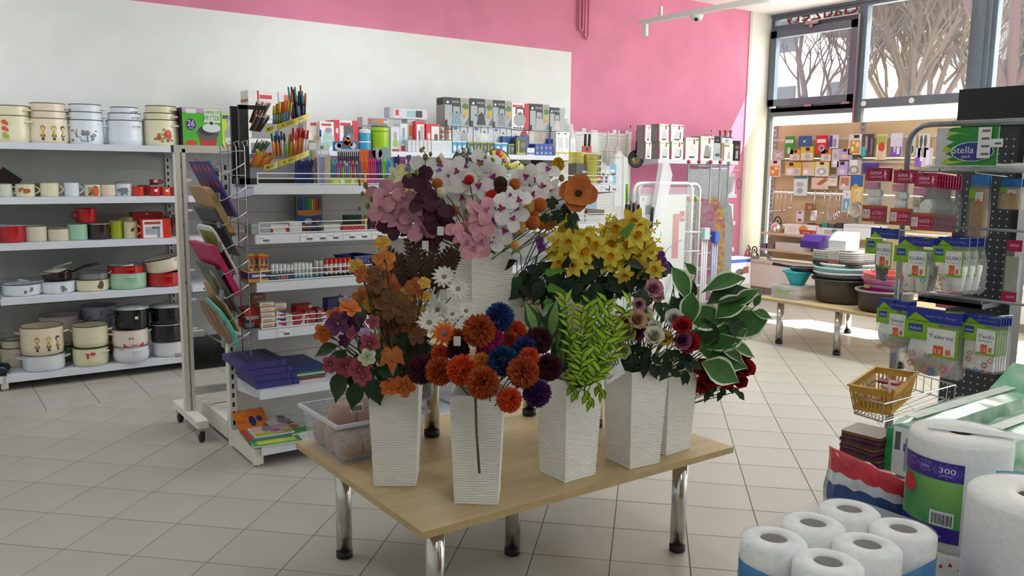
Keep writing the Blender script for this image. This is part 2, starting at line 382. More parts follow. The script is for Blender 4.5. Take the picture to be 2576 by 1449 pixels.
gondola('island_gondola', 'white island gondola bay of pens, glue sticks, staples and folders', 1.33, 2.53, 3.992, 4.40, IZ, 1.44, tags=[(4, x) for x in (.05, .27, .34, .41, .50, .57, .66, .74)] + [(2, .14), (2, .36)], rails=(2, 3, 4, 5), wallside=False)
gondola('island_gondola', 'white island gondola bay of marker pens, tapes and paper, next to the hanging pans', 2.53, 3.72, 3.992, 4.40, IZ, 1.44, tags=[(5, 1.05), (5, 1.11)], rails=(4, 5), wallside=False, last=True)
ib = MB(); ib.box((1.31, 4.44, .03), (1.35, 4.93, .13)); ib.box((1.35, 4.44, .09), (2.9, 4.92, .105)); ib.box((1.35, 4.905, .04), (2.9, 4.93, .105))
tag(ib.build('gondola_base', IVORY), 'ivory rear base deck of the island gondola, empty', 'shelving')
# ------------------------------------------------------------ pots and mugs
def face_cam(x, y): return math.atan2(-y, -x)
def decal(b, r, a, z, w, h, mi=0, shape='o', k=.0015):
    n = {'o': 12, 'q': 4, 't': 3}[shape]; vs = []
    for i in range(n):
        t = 2 * math.pi * i / n + (math.pi / 4 if shape == 'q' else math.pi / 2); q = 1.414 if shape == 'q' else 1
        u, v = math.cos(t) * w / 2 * q, math.sin(t) * h / 2 * q; an = a + u / r
        vs.append(((r + k) * math.cos(an), (r + k) * math.sin(an), z + v))
    b.add([(math.cos(a) * (r + k), math.sin(a) * (r + k), z)] + vs, [(0, i + 1, (i + 1) % n + 1) for i in range(n)], mi)
def potdeco(o, r, h, a, kind):
    b = MB(); m = []
    def c(hx):
        q = mat(hx, .3)
        if q not in m: m.append(q)
        return m.index(q)
    if kind == 'dolls':
        for da_, hc, bc in ((-.25, 'c98a4a', '9c4a38'), (.28, 'c7b45a', '6f7a34'), (.75, '4a3a34', '6b4a52')):
            z = h * .45; decal(b, r, a + da_, z - .018, .042, .052, c(bc), 't'); decal(b, r, a + da_, z + .026, .034, .036, c(hc)); decal(b, r, a + da_, z + .02, .022, .022, c('e8c9a8'), k=.003); decal(b, r, a + da_, z - .045, .016, .02, c('5a3d33'), 'q'); decal(b, r, a + da_, z - .012, .014, .024, c('d8c040'), 'q', .003)
    if kind == 'floral':
        for i in range(26):
            decal(b, r, a + rnd.uniform(-.75, .6), h * rnd.uniform(.12, .62), rnd.uniform(.008, .022), rnd.uniform(.008, .022), c(rnd.choice(['7d8388', '9a9ea4', '6c7176'])))
        for s in (-1, 1): decal(b, r, a + s * .1, h * .45, .03, .04, c('8b9095'))
    if kind == 'poppy':
        decal(b, r, a + .38, h * .42, .055, .075, c('d0452a')); decal(b, r, a + .38, h * .5, .03, .03, c('e06a38'), k=.003); decal(b, r, a - .12, h * .32, .032, .04, c('cf4a2d'))
        for _ in range(9): decal(b, r, a + rnd.uniform(-.4, .6), h * rnd.uniform(.15, .7), .022, .018, c(rnd.choice(['8a8a4a', '6d6a3a', 'a39a5c'])))
    if kind == 'small':
        for _ in range(5): decal(b, r, a + rnd.uniform(.1, .5), h * rnd.uniform(.3, .6), .018, .026, c(rnd.choice(['8d9298', '777067', 'a09a90'])))
    if kind == 'flower':
        decal(b, r, a, h * .5, .022, .022, c('d65a35')); decal(b, r, a + .3, h * .45, .03, .03, c('c9502e')); decal(b, r, a - .3, h * .6, .02, .02, c('8a9a50')); decal(b, r, a + .05, h * .35, .03, .02, c('7c8c4c')); decal(b, r, a - .55, h * .5, .02, .03, c('d65a35'))
    if kind == 'orange_leaf':
        for z, hx in ((.75, 'd8663f'), (.52, 'd8663f'), (.3, 'a9b85a'), (.2, 'c0ca6a')): decal(b, r, a - .45, h * z, .035, .03, c(hx)); decal(b, r, a - .3, h * (z - .06), .02, .025, c(hx))
    if kind == 'leafbrown': decal(b, r, a + .55, h * .55, .035, .06, c('5a4a3a')); decal(b, r, a + .42, h * .42, .03, .03, c('6b5a46'))
    if kind == 'blue':
        for i in range(18): decal(b, r, a + rnd.uniform(-.9, -.2), h * rnd.uniform(.25, .85), .018, .02, c(rnd.choice(['8fa3c9', '7a90bd', 'a9b8d6'])))
    if kind == 'lilac':
        for i in range(40): decal(b, r, a + rnd.uniform(-1, 1), h * rnd.uniform(.2, .8), rnd.uniform(.012, .03), .02, c(rnd.choice(['7d83ad', '8f93bd', 'a8aac9', '6a6f9c'])))
        decal(b, r, a, h * .25, .05, .03, c('8d8672'))
    if kind == 'redband': decal(b, r, a + .2, h * .12, .14, .03, c('c8332a'), 'q'); decal(b, r, a + .15, h * .55, .02, .02, c('c0392b'), 't'); decal(b, r, a - .02, h * .55, .02, .02, c('3a3a3c'), 't')
    if kind == 'bow': decal(b, r, a, h * .7, .06, .014, c('c83a5c'), 'q'); decal(b, r, a - .16, h * .58, .014, .03, c('c83a5c'), 'q'); decal(b, r, a + .1, h * .7, .03, .026, c('d04a6a'))
    if kind == 'blacktag': decal(b, r, a + .25, h * .6, .022, .018, c('e8e8e8'), 'q')
    if kind == 'dots':
        for i in range(9):
            for j in range(5): decal(b, r, a - .8 + i * .2 + (j % 2) * .1, h * (.15 + .15 * j), .006, .006, c('c9d1dc'))
    if kind == 'coffee':
        for _ in range(4): decal(b, r, a + rnd.uniform(.1, .4), h * rnd.uniform(.25, .6), .02, .018, c('7a5a3a'))
    if b.v: b.build('print', m, o, True)['kind'] = 'stuff'
def pot(name, label, cat, x, y, z, r, h, hx, rim='55504a', inside=None, hands=2, ha=0, deco=None, group=None, lid=None, bulge=0, tilt=0):
    o = thing(name, label, cat, (x, y, z), rot=(0, tilt, 0), group=group); e = mat(hx, .16, n=.015, coat=.3); i_ = mat(inside or hx, .2, n=.02)
    b = MB(); b.cap1 = False
    pr = [(r * .9, 0), (r * .97, .006), (r * (1 + bulge * .6), h * .25), (r * (1 + bulge), h * .5), (r, h * .93), (r, h - .004)]
    b.lathe(pr, 32); body = b.build('body', e, o, True)
    b = MB(); b.cap0 = b.cap1 = False; b.lathe([(r, h - .005), (r + .003, h - .001), (r, h + .002), (r - .004, h)], 32); b.build('rim', mat(rim, .25, .3 if rim == 'b9bcc0' else 0), o, True)
    b = MB(); b.cap1 = False; b.cap0 = True; b.lathe([(r * .88, .006), (r * .955, h * .2), (r - .004, h)], 32); b.build('lining', i_, o, True)
    a = face_cam(x, y)
    for s in range(hands):
        an = a + ha + math.pi * s; q = r * (1 + bulge * .5)
        b = MB(); pts = []
        for k in range(7):
            t = math.pi * k / 6; da_ = (k / 6 - .5) * .5; rr = q + .032 * math.sin(t) - .002; pts.append((rr * math.cos(an + da_), rr * math.sin(an + da_), h * .74 + .008 * math.sin(t)))
        b.tube(pts, .0055, 6); b.build('handle', e, o, True)
    if lid:
        b = MB(); b.cap0 = b.cap1 = False; b.lathe([(r + .004, h - .002), (r + .002, h + .008), (r * .6, h + .018), (.0001, h + .022)], 28); b.lathe([(.006, h + .02), (.006, h + .03), (.016, h + .034), (.012, h + .042), (.0001, h + .043)], 10); b.build('lid', mat(lid, .2, .2), o, True)
    if deco: potdeco(body, r, h, a, deco)
    return o
def mug(label, x, y, z, r, h, hx, rim='55504a', side=1, deco=None, inside=None, name='enamel_mug', cat='mug', group=None):
    o = thing(name, label, cat, (x, y, z), group=group); e = mat(hx, .18, n=.02, coat=.3)
    b = MB(); b.cap1 = False; b.lathe([(r * .93, 0), (r, .006), (r, h - .003)], 26); body = b.build('body', e, o, True)
    b = MB(); b.cap0 = b.cap1 = False; b.lathe([(r, h - .004), (r + .002, h), (r - .003, h)], 26); b.build('rim', mat(rim, .3), o, True)
    b = MB(); b.cap1 = False; b.lathe([(r * .92, .005), (r - .003, h)], 26); b.build('lining', mat(inside or hx, .25), o, True)
    if side:
        a = face_cam(x, y) + side * math.radians(95); b = MB(); c_, s_ = math.cos(a), math.sin(a)
        b.tube([((r - .002 + .03 * math.sin(math.pi * k / 7)) * c_, (r - .002 + .03 * math.sin(math.pi * k / 7)) * s_, h * (.8 - .6 * k / 7)) for k in range(8)], .0055, 6); b.build('handle', e, o, True)
    if deco: potdeco(body, r, h, face_cam(x, y), deco)
    return o
def atpx(xc, w, ytop, z, Y):
    p = P(xc, ytop, Y=Y); m = dep(p) / F; return p.x, Y, z, w * m / 2, p.z - z
CREAM, PCREAM, PWHITE, MINT, RED, BLK = 'ece6c4', 'eddfc6', 'e6ecf4', 'a9d3b4', 'c01c1e', '17171b'
def stack(label, xc, ws, tops, z, Y, hx, rim, decos, ha, key):
    prev = z
    for i, (w, t) in enumerate(zip(ws, tops)):
        x, y, _, r, h = atpx(xc, w, t, z, Y); top = z + h; b = z if i == 0 else max(z + .004 * i, top - max(.13, (top - prev) + .06))
        pot('enamel_pot', label % ('lowest', 'middle', 'top')[i if len(ws) == 3 else i * 2], 'pot', x, y, b + .0005, r if i == 0 else r, top - b, hx, rim, ha=ha, deco=decos if i == 0 else None, group=key)
        prev = top
Z5 = WZ[4]; Yc = 6.56
stack('cream enamel pot with orange leaves, %s of its nested pair', 30, (84, 76), (292, 267), Z5, Yc, CREAM, '6d6a60', 'orange_leaf', .9, 'nested pots on the top shelf')
stack('peach enamel pot with painted dolls, %s of its nested three', 119, (94, 86, 80), (299, 281, 261), Z5, Yc, PCREAM, '7d736a', 'dolls', 1.45, 'nested pots on the top shelf')
stack('white enamel pot with grey floral print, %s of its nested three', 213, (84, 80, 74), (303, 283, 264), Z5, Yc, PWHITE, '5c626c', 'floral', 1.4, 'nested pots on the top shelf')
stack('white enamel pot with faint dots, %s of its nested three', 312, (84, 76, 64), (304, 286, 271), Z5, Yc, PWHITE, '5c626c', 'dots', .75, 'nested pots on the top shelf')
stack('cream enamel pot with red poppies, %s of its nested three', 404, (86, 80, 72), (303, 286, 268), Z5, Yc, CREAM, '55564a', 'poppy', .85, 'nested pots on the top shelf')
Z4 = WZ[3]
for lb, xc, w, t, Y, hx, rim, sd, dc in [
    ('plain ivory enamel mug at the end of the mug row', 11, 34, 462, 6.47, 'dfe3cf', '7a7a70', 1, None),
    ('cream enamel mug with a red flower', 62, 44, 462, 6.47, CREAM, '555248', 1, 'flower'),
    ('green enamel mug half hidden behind cream mugs', 92, 30, 462, 6.66, '6f7d52', '4a4a42', 0, None),
    ('wide plain cream enamel mug with a large handle', 123, 42, 459, 6.47, CREAM, '6a6a5c', 1, None),
    ('white enamel mug with a bluish rim and large handle', 179, 34, 460, 6.47, PWHITE, 'dfe4ee', 1, None),
    ('cream enamel mug with red flowers and leaves', 232, 38, 463, 6.47, CREAM, '5a564c', 0, 'poppy'),
    ('plain beige enamel mug beside the floral mug', 271, 36, 463, 6.47, PCREAM, '6e685e', 1, None),
    ('white enamel mug with dark ornament', 309, 38, 461, 6.47, PWHITE, '3d4a63', 0, 'floral'),
    ('cream mug with a dark rim, behind the white ornament mug', 312, 38, 457, 6.66, CREAM, '55504a', 0, None),
    ('bright red enamel mug next to the white ornament mug', 347, 26, 469, 6.45, 'd8321f', 'a51f16', 0, None),
    ('dark red enamel mug behind the bright red one', 362, 30, 466, 6.62, 'a51d1c', '6d1413', 0, None),
    ('crimson enamel mug with a white sticker', 388, 29, 470, 6.45, 'b81a28', '7c1019', 0, 'blacktag'),
    ('orange enamel mug with a white sticker', 417, 24, 471, 6.45, 'dd5424', 'b8431a', -1, 'blacktag'),
    ('dark red enamel mug beside the rolling rack post', 437, 24, 471, 6.45, '9c1d22', '6d1413', 0, None)]:
    x, y, z, r, h = atpx(xc, w, t, Z4, Y); mug(lb, x, y, z + .0005, r, h, hx, rim, sd, dc)
x, y, z, r, h = atpx(388, 28, 453, Z4 + .078, 6.58)
mug('small red striped mug lying on top of the red mugs', x, y, P(388, 465, Y=6.58).z, r * .8, .045, 'a8202a', 'd8d0cc', 1, 'blacktag')
b = MB(); b.at((0, 0, 0), (0, math.radians(38), 0)); b.box((-.07, 0, -.07), (.07, .008, .07))
p = P(14, 440, Y=6.72); tag(b.build('slate_tile', mat('2a1a14', .4), loc=(p.x, p.y, Z4 + .0985)), 'dark brown square tile standing on its corner behind the mugs', 'tile')
Z3 = WZ[2]
for lb, xc, w, t, Y, hx, rim, sd, dc, ins in [
    ('big red enamel mug with pale lining', 28, 62, 566, 6.47, RED, 'a8c0d8', 1, None, 'a8c0d8'),
    ('tall cream enamel mug with black rim beside the big red mug', 89, 50, 568, 6.47, 'e6dcc6', '1f1c1a', 0, None, None),
    ('low cream enamel mug with black rim', 146, 50, 574, 6.47, 'e6dac4', '1f1c1a', 0, None, None),
    ('mint green enamel mug with white rim', 194, 47, 564, 6.47, MINT, 'c9d8d0', 0, None, None),
    ('dark brown enamel mug with white rim', 248, 50, 562, 6.47, '38201c', 'c9c0b8', 0, None, 'b8b0a8'),
    ('lime green enamel mug', 291, 31, 555, 6.47, 'a7b41f', '8d8f80', -.6, None, '8d8f60'),
    ('cream enamel jug with coffee print', 328, 34, 557, 6.45, 'e3dab4', '8a8468', .7, 'coffee', None),
    ('plain cream enamel jug behind the coffee jug', 320, 40, 545, 6.66, 'ddd5ae', '8a8468', 0, None, None)]:
    x, y, z, r, h = atpx(xc, w, t, Z3, Y); mug(lb, x, y, z + .0005, r, h, hx, rim, sd, dc, ins)
p = P(215, 560, Y=6.47); x, y, z, r, h = atpx(216, 47, 524, p.z + .004, 6.47)
mug('red enamel mug standing on top of the mint and brown mugs', x, y, z, r, h, RED, '8a1412', -1)
for lb, a, Y, hx, pr_ in [('red and white carton with a kitchen tool picture beside the cream jugs', (358, 551, 429, 602), 6.36, 'd8301f', [('f', .05, .03, .72, .97, 'e8e8ee'), ('f', .1, .74, .65, .88, 'c83a30'), ('f', .12, .2, .5, .6, 'a9adb8'), ('f', .35, .5, .62, .62, '6a6e78'), ('f', .52, .05, .62, .5, '8a8e98')]),
                          ('plain red carton standing behind the red and white carton', (338, 534, 410, 600), 6.60, 'c6281c', [('f', .42, .92, .5, .97, 'e8e0dc')])]:
    p0, p1 = P(a[0], a[3], Y=Y), P(a[2], a[1], Y=Y); carton('carton', lb, 'box', ((p0.x + p1.x) / 2, Y + .07, Z3), p1.x - p0.x, .13, p1.z - Z3, hx, pr=pr_)
for k, xx in enumerate((421, 436)):
    x, y, z, r, h = atpx(xx, 20, 533 + k * 4, Z3, 6.55)
    o = thing('coffee_maker', 'small steel coffee maker beside the red carton', 'coffee maker', (x, y, z), group='coffee makers by the red carton'); b = MB(); b.lathe([(r, 0), (r * .75, h * .45), (r * .75, h * .5), (r * .95, h * .85), (r * .5, h * .93), (.006, h * .95), (.006, h)], 10); b.build('body', STEEL, o)
    MB().tube([(r * .8, 0, h * .85), (r * 1.7, 0, h * .8), (r * 1.6, 0, h * .45)], .005, 6).build('handle', BLACK, o)
Z2 = WZ[1]
def pan(label, xc, w, t, zb, Y, hx, rim, hcol=None, hang=0, deco=None, tilt=0, hands=0, inside=None, ha=0, lid=None):
    x, y, z, r, h = atpx(xc, w, t, zb, Y); o = pot('enamel_pan', label, 'pan', x, y, z + .0005, r, h, hx, rim, inside, hands, ha, deco, tilt=tilt, lid=lid)
    if hcol: MB().tube([(r * math.cos(hang), r * math.sin(hang), h * .85), ((r + .08) * math.cos(hang), (r + .08) * math.sin(hang), h + .03), ((r + .17) * math.cos(hang), (r + .17) * math.sin(hang), h + .045)], [.006, .009, .009], 8).build('handle', mat(hcol, .35), o, True)
    return o, (x, y, z + h, r)
_, q = pan('white enamel pan with a white ladle resting in it', 55, 88, 712, Z2, 6.47, PWHITE, '4d5560', deco='small')
b = MB(); b.cap1 = False; b.lathe([(.01, 0), (.035, .008), (.048, .03)], 16); o = thing('ladle', 'white enamel ladle lying in the white pan', 'ladle', (q[0] + .01, q[1], q[2] - .012), rot=(0, .3, 0)); b.build('bowl', mat(PWHITE, .2), o, True); MB().tube([(.045, 0, .02), (.12, 0, .06), (.24, .01, .15)], [.007, .007, .006], 6).build('handle', mat(PWHITE, .2), o, True)
_, q = pan('white enamel pan under a dark stacked pan', 144, 80, 706, Z2, 6.47, PWHITE, 'd0d6dc', deco='small')
_, q2 = pan('dark brown enamel pan with black handle stacked on the white pan', 143, 66, 683, q[2] + .004, 6.47, '2a1c1c', '3a3030', '1b1b1d', math.radians(-8), inside='2a1c1c')
b = MB(); b.cap0 = False; b.cap1 = False; b.lathe([(.085, 0), (.06, .012), (.0001, .018)], 20); o = thing('pan_lid', 'pale enamel lid lying on the dark brown pan', 'lid', (q2[0] - .02, q2[1], q2[2] + .004), rot=(.05, -.16, 0)); b.build('plate', mat('cfcdbd', .2), o, True); MB().tube([(0, 0, .018), (.06, 0, .03), (.12, 0, .035)], .007, 6).build('handle', mat('cfcdbd', .2), o, True)
_, q = pan('cream enamel pan with a brown leaf print', 231, 79, 700, Z2, 6.47, CREAM, '4a4436', deco='leafbrown')
_, q2 = pan('grey enamel pan stacked in the cream pan, cream handle out', 234, 70, 684, q[2] - .03, 6.47, '8a8790', '5a5860', 'd8d0b8', math.radians(-25), inside='a8a6ae')
_, q = pan('mint green enamel pot under a red pot', 320, 89, 685, Z2, 6.47, MINT, 'b8d8c4', hands=2, ha=.15)
_, q2 = pan('red enamel pot with pale lining nested in the mint pot', 316, 84, 666, q[2] - .045, 6.47, RED, '7e1214', hands=2, ha=.2, inside='b9c6da')
_, q = pan('red enamel pot under a tilted cream pot', 412, 82, 683, Z2, 6.47, RED, '7e1214', hands=2, ha=.2)
_, q2 = pan('cream enamel pot lying tilted on the red pot', 414, 90, 646, q[2] + .008, 6.47, 'e8dcc8', '1c1a18', hands=2, ha=.9, tilt=-.2)
Z1 = WZ[0]
def bpot(label, xc, w, yt, yb, hx, rim, zb=None, Y=None, **k):
    if Y is None:
        p = P(xc, yb, Z=Z1); Y = p.y + w * dep(p) / F / 2 * .9
    x, y, z, r, h = atpx(xc, w, yt, zb if zb is not None else Z1, Y); o = pot('enamel_pot', label, 'pot', x, y, z + .0005, r, h, hx, rim, **k); return Y, z + h + (.03 if k.get('lid') else .003)
Y, z = bpot('cream enamel pot at the end of the bottom shelf', 33, 58, 872, 926, 'ddd6b8', '4a463c', ha=.3)
bpot('cream enamel pot nested in the end pot of the bottom shelf', 33, 52, 853, 0, 'ddd6b8', '4a463c', zb=z - .035, Y=Y, hands=0)
Y, z = bpot('white enamel pot with clear wrapping under the doll pot', 110, 95, 888, 936, 'dfe3ea', 'b9bcc0', hands=2, ha=1.5)
bpot('peach enamel pot with painted dolls, rim brown, on a white pot', 104, 97, 818, 0, PCREAM, '6b5548', zb=z, Y=Y, ha=1.45, deco='dolls')
Y, z = bpot('green enamel pot hidden between two stacks', 172, 80, 864, 917, '6f9f78', '3a4a40', Y=6.70, hands=0)
bpot('white enamel bowl with a red label on the green pot', 148, 90, 792, 0, 'e6e2dc', 'c9c6c2', zb=z, Y=6.70, deco='redband', ha=1.4)
Y, z = bpot('cream enamel pot with a pink bow print', 227, 82, 870, 923, 'e4dfbc', '4c4638', ha=.9, deco='bow')
bpot('plain cream enamel pot on the bow print pot', 226, 82, 816, 0, 'e4e0be', '5a5644', zb=z, Y=Y, ha=1.4)
Y, z = bpot('cream pot with a red poppy behind the bow print pot', 268, 60, 850, 905, 'ddd6b0', '4c4638', Y=6.72, deco='poppy', hands=0)
bpot('blue and lilac floral enamel bowl on the back row', 250, 81, 767, 0, 'b9bfd2', '9aa0ac', zb=z + .06, Y=6.72, deco='lilac', ha=1.5)
bpot('grey enamel pot under the lilac floral bowl', 252, 62, 806, 0, 'a9a89c', '3a3832', zb=z, Y=6.72, hands=0)
Y, z = bpot('bulging white enamel pot with blue floral patch', 329, 80, 868, 913, 'dfe2e8', 'b9bcc0', bulge=.07, deco='blue', ha=.35)
Y2, z = bpot('white enamel pot with a red band, middle of its stack', 326, 84, 826, 0, 'ecdcd4', 'c9c6c4', zb=z, Y=Y, deco='redband', ha=-1.3)
bpot('black enamel pot with a grey lid on the red band pot', 331, 80, 774, 0, BLK, '8a8c90', zb=z, Y=Y, lid='9ea0a2', deco='blacktag', ha=-1.1)
Y, z = bpot('plain white pot at the bottom of the black pot stack', 423, 74, 856, 899, 'dfe0e2', 'b9bcc0', hands=0)
Y2, z = bpot('black enamel pot, middle of the stack by the rolling rack', 418, 76, 812, 0, BLK, 'b9bcc0', zb=z, Y=Y, ha=1.5)
bpot('black enamel pot with a grey lid, topmost by the rolling rack', 418, 78, 769, 0, BLK, '8a8c90', zb=z, Y=Y, lid='a2a4a6', ha=-1.0)
p = P(8, 938, Z=.1); o = thing('blue_pot', 'dark blue enamel lid leaning on the neighbouring bottom shelf', 'lid', (p.x - .04, 6.46, .102)); b = MB(); b.cap1 = False; b.lathe([(.07, 0), (.09, .03), (.075, .06), (.0001, .075)], 20); b.build('body', mat('161c3c', .2), o, True); MB().sph((0, 0, .085), .014, 8, 5).build('knob', BLACK, o, True)
# ------------------------------------------------------------ rolling rack and board cascade
t = thing('rolling_rack', 'ivory steel rack post on a wheeled foot, top bar holding a scraper roll', 'rack', (1.205, 4.78, 0))
b = MB().box((-.025, -.026, .12), (.0, .026, 1.60)).box((.012, -.02, .12), (.03, .02, 1.58)); b.build('post', IVORY, t)
b = MB()
for k in range(9): b.box((-.004, -.01, .2 + k * .16), (.016, .01, .22 + k * .16))
b.build('bolt', STEEL, t)['kind'] = 'stuff'
MB().box((-.03, -.26, .085), (.03, .26, .125)).build('foot', mat('ece9e0', .4), t)
for s in (-1, 1):
    c = MB().box((-.018, s * .22 - .02, .045), (.018, s * .22 + .02, .085)).build('caster', STEEL, t); w = MB(); w.at((0, s * .22, .036), (0, math.pi / 2, 0)); w.lathe([(.014, -.012), (.035, -.011), (.035, .011), (.014, .012)], 16); w.build('wheel', BLACK, c, True)
b = MB().box((-.03, -.02, 1.56), (.34, .02, 1.60)); b.build('top_bar', IVORY, t); MB().box((-.035, -.019, 1.562), (-.03, .019, 1.598)).build('end_cap', BLACK, t)
MB().box((.03, -.015, .21), (.45, .015, .25)).build('cross_bar', mat('d9d8d4', .3, .5), t)
b = MB()
for k in range(7): b.tube([(.012, 0, .42 + k * .165), (.06, 0, .42 + k * .165)], .008, 8)
b.build('peg', WHITE, t)['kind'] = 'stuff'
t = thing('mat_roll', 'black ribbed rubber mat roll on a steel axle', 'roll', (1.36, 4.86, .43)); b = MB(); b.at((0, 0, 0), (0, math.pi / 2, 0))
pr = []
for k in range(24): pr += [(.098, -.13 + k * .011), (.094, -.13 + k * .011 + .006)]
b.lathe([(.03, -.132)] + pr + [(.03, .132)], 24); b.build('roll', mat('1d2022', .7, n=.1), t); b = MB(); b.at((0, 0, 0), (0, math.pi / 2, 0)); b.lathe([(.012, -.2), (.012, .15)], 10); b.build('axle', STEEL, t, True); MB().box((-.1, -.012, .095), (-.04, .012, .13)).build('bracket', WHITE, t)
t = thing('wire_rack', 'chromed wire cascade rack of tilted pockets on the island end', 'rack', (1.296, 4.15, .58))
b = MB()
for y in (-.185, -.06, .06, .185): b.tube([(0, y, 0), (0, y, 1.0), (-.01, y, 1.02), (.012, y, 1.03), (.016, y, 1.0)], .003, 6)
for k in range(9): b.tube([(0, -.19, .06 + k * .115), (0, .19, .06 + k * .115)], .0025, 5)
b.build('wire_grid', STEEL, t, True)['kind'] = 'stuff'
b = MB()
for k in range(8):
    z = .12 + k * .115
    for y in (-.19, .19): b.tube([(0, y, z), (-.05, y, z - .03), (-.11, y, z - .06)], .003, 5)
    b.tube([(-.11, -.19, z - .06), (-.11, .19, z - .06)], .003, 5)
b.build('wire_pocket', STEEL, t, True)['kind'] = 'stuff'
b = MB()
for k in range(8): b.box((-.118, -.16, .045 + k * .115), (-.112, -.11, .095 + k * .115))
b.build('pocket_label', mat('7f858c', .4), t)['kind'] = 'stuff'
def board(label, k, shape, hx, w, h, th=.008, n=1, edge=None, pr=None, dy=0):
    z = .72 + (7 - k) * .115 - .09 + .58 - .58; zz = .60 + (7 - k) * .093
    for j in range(n):
        o = thing('cutting_board', label + (', %s from the wire grid' % ('first', 'second', 'third', 'fourth', 'fifth')[j] if n > 1 else ''), 'cutting board', (1.262 - j * (th + .002) , 4.15 + dy, zz), rot=(0, -math.radians(26), 0), group='cutting boards in the wire rack' if n > 1 else None)
        b = MB(); b.at((0, 0, 0), (0, -math.pi / 2, 0))
        b.prism([(h * a, w * (c - .5)) for a, c in shape], -th / 2, th / 2); b.build('plate', mat(hx, .45, n=.06, s=12), o)
        if pr and j == n - 1:
            m = []; b = MB()
            for (a0, c0, a1, c1, hc, sh) in pr:
                q = mat(hc, .5)
                if q not in m: m.append(q)
                pts = [(a0, c0), (a1, c0), (a1, c1), (a0, c1)] if sh == 'q' else [((a0 + a1) / 2 + (a1 - a0) / 2 * math.sin(s * math.pi / 5), (c0 + c1) / 2 + (c1 - c0) / 2 * math.cos(s * math.pi / 5)) for s in range(10)] if sh == 'o' else [((a0 + a1) / 2, c0), (a1, (c0 + c1) / 2), ((a0 + a1) / 2, c1), (a0, (c0 + c1) / 2)]
                b.add([(-th / 2 - .001, w * (c - .5), h * a) for a, c in pts], [tuple(range(len(pts)))], m.index(q))
            b.build('print', m, o)['kind'] = 'stuff'
RECT = [(0, 0), (1, 0), (1, 1), (0, 1)]; RND = [(0, .1), (.08, 0), (.86, 0), (.96, .06), (1, .2), (1, .8), (.96, .94), (.86, 1), (.08, 1), (0, .9)]
LEAF = [(0, .45), (.1, .2), (.35, .02), (.6, .0), (.82, .12), (1, .5), (.88, .85), (.65, 1), (.35, .97), (.1, .75), (0, .55)]; PADDLE = [(0, .1), (.05, 0), (.6, 0), (.72, .3), (.9, .34), (1, .42), (1, .58), (.9, .66), (.72, .7), (.6, 1), (.05, 1), (0, .9)]
board('copper coloured round handled board at the top of the wire rack', 0, PADDLE, 'a9744f', .30, .31)
board('violet cutting board with orange diamonds', 0, RECT, '4a3f8a', .33, .29, pr=[(.5 + .27 * (j % 2), .05 + i * .22, .5 + .27 * (j % 2) + .2, .05 + i * .22 + .1, 'd0573a', 'd') for i in range(5) for j in range(2)] + [(.22, .1 + i * .3, .42, .1 + i * .3 + .1, 'd0573a', 'd') for i in range(3)], th=.01)
board('thin bamboo board standing in a set', 1, RND, 'b08f62', .30, .26, .005, 5)
board('dark smoked glass board with a round picture', 2, RECT, '3f4042', .34, .25, pr=[(.1, .5, .5, .7, 'b9b9b9', 'o')])
board('white framed glass board with a green salad picture', 3, RND, 'e4e8e6', .30, .26, pr=[(.1, .1, .9, .9, '8a9a3a', 'q'), (.1, .1, .5, .9, '7a5a34', 'q'), (.5, .3, .85, .7, 'b8c43a', 'o')])
board('magenta plastic cutting board in a set of three', 4, RECT, 'b81d5e', .36, .27, .008, 3)
board('glass board with a grey photo print', 5, RECT, '5d6158', .32, .26, pr=[(.1, .2, .8, .5, '8d8a84', 'q'), (.3, .55, .8, .8, '7b8f4a', 'o'), (.5, .25, .9, .45, 'c9c6bf', 'o')])
board('wooden board with white rimmed curved outline', 6, PADDLE, 'b8946a', .30, .27, pr=[(.05, .05, .5, .12, 'e4e0d8', 'q')])
board('aqua and white leaf shaped board behind the brown one', 7, LEAF, '55b8ac', .36, .29, dy=-.05)
board('brown wooden leaf shaped board with two dark lines, lowest', 7, LEAF, '97693a', .34, .27, pr=[(.05, .3, .95, .32, '3a2416', 'q'), (.05, .58, .9, .60, '3a2416', 'q')], th=.012, dy=.03)
# ------------------------------------------------------------ island: stationery
def bx(name, label, cat, r, Y, z, d, hx, pr=(), tx=(), group=None, rz=0, gap=.0005):
    """carton whose front face fills the pixel box r on plane Y, standing at height z"""
    p0, p1 = P(r[0], r[3], Y=Y), P(r[2], r[3], Y=Y); q = P((r[0] + r[2]) / 2, r[1], Y=Y); zb = z if z is not None else P((r[0] + r[2]) / 2, r[3], Y=Y).z
    return carton(name, label, cat, ((p0.x + p1.x) / 2, Y + d / 2, zb + gap), abs(p1.x - p0.x), d, max(.004, q.z - zb), hx, rz, pr, tx, group)
PENM = {}
def pen(label, a, b, Y, body, cap, r=.0045, group=None, capf=.3, name='pen', Yb=None):
    """pen from its visible top a (pixel) to its foot b"""
    p, q = P(*a, Y=Y), P(*b, Y=Yb if Yb else Y); L = (p - q).length; key = (body, cap, r, capf, round(L, 2))
    if key not in PENM:
        L2 = round(L, 2) or .02; h = L2 * (1 - capf)
        PENM[key] = (MB().tube([(0, 0, 0), (0, 0, h)], r, 6).mesh('barrel', mat(body, .35), True), MB().tube([(0, 0, h), (0, 0, L2 * .97), (0, 0, L2)], [r * 1.15, r * 1.1, r * .6], 6).mesh('cap', mat(cap, .35), True))
    d = (p - q).normalized(); o = thing(name, label, 'pen' if name == 'pen' else name.split('_')[-1], q, group=group, rot=d.to_track_quat('Z', 'Y').to_euler())
    put('barrel', PENM[key][0], o); put('cap', PENM[key][1], o); return o
ZT = IZ[5] + .0005; YS = 4.14
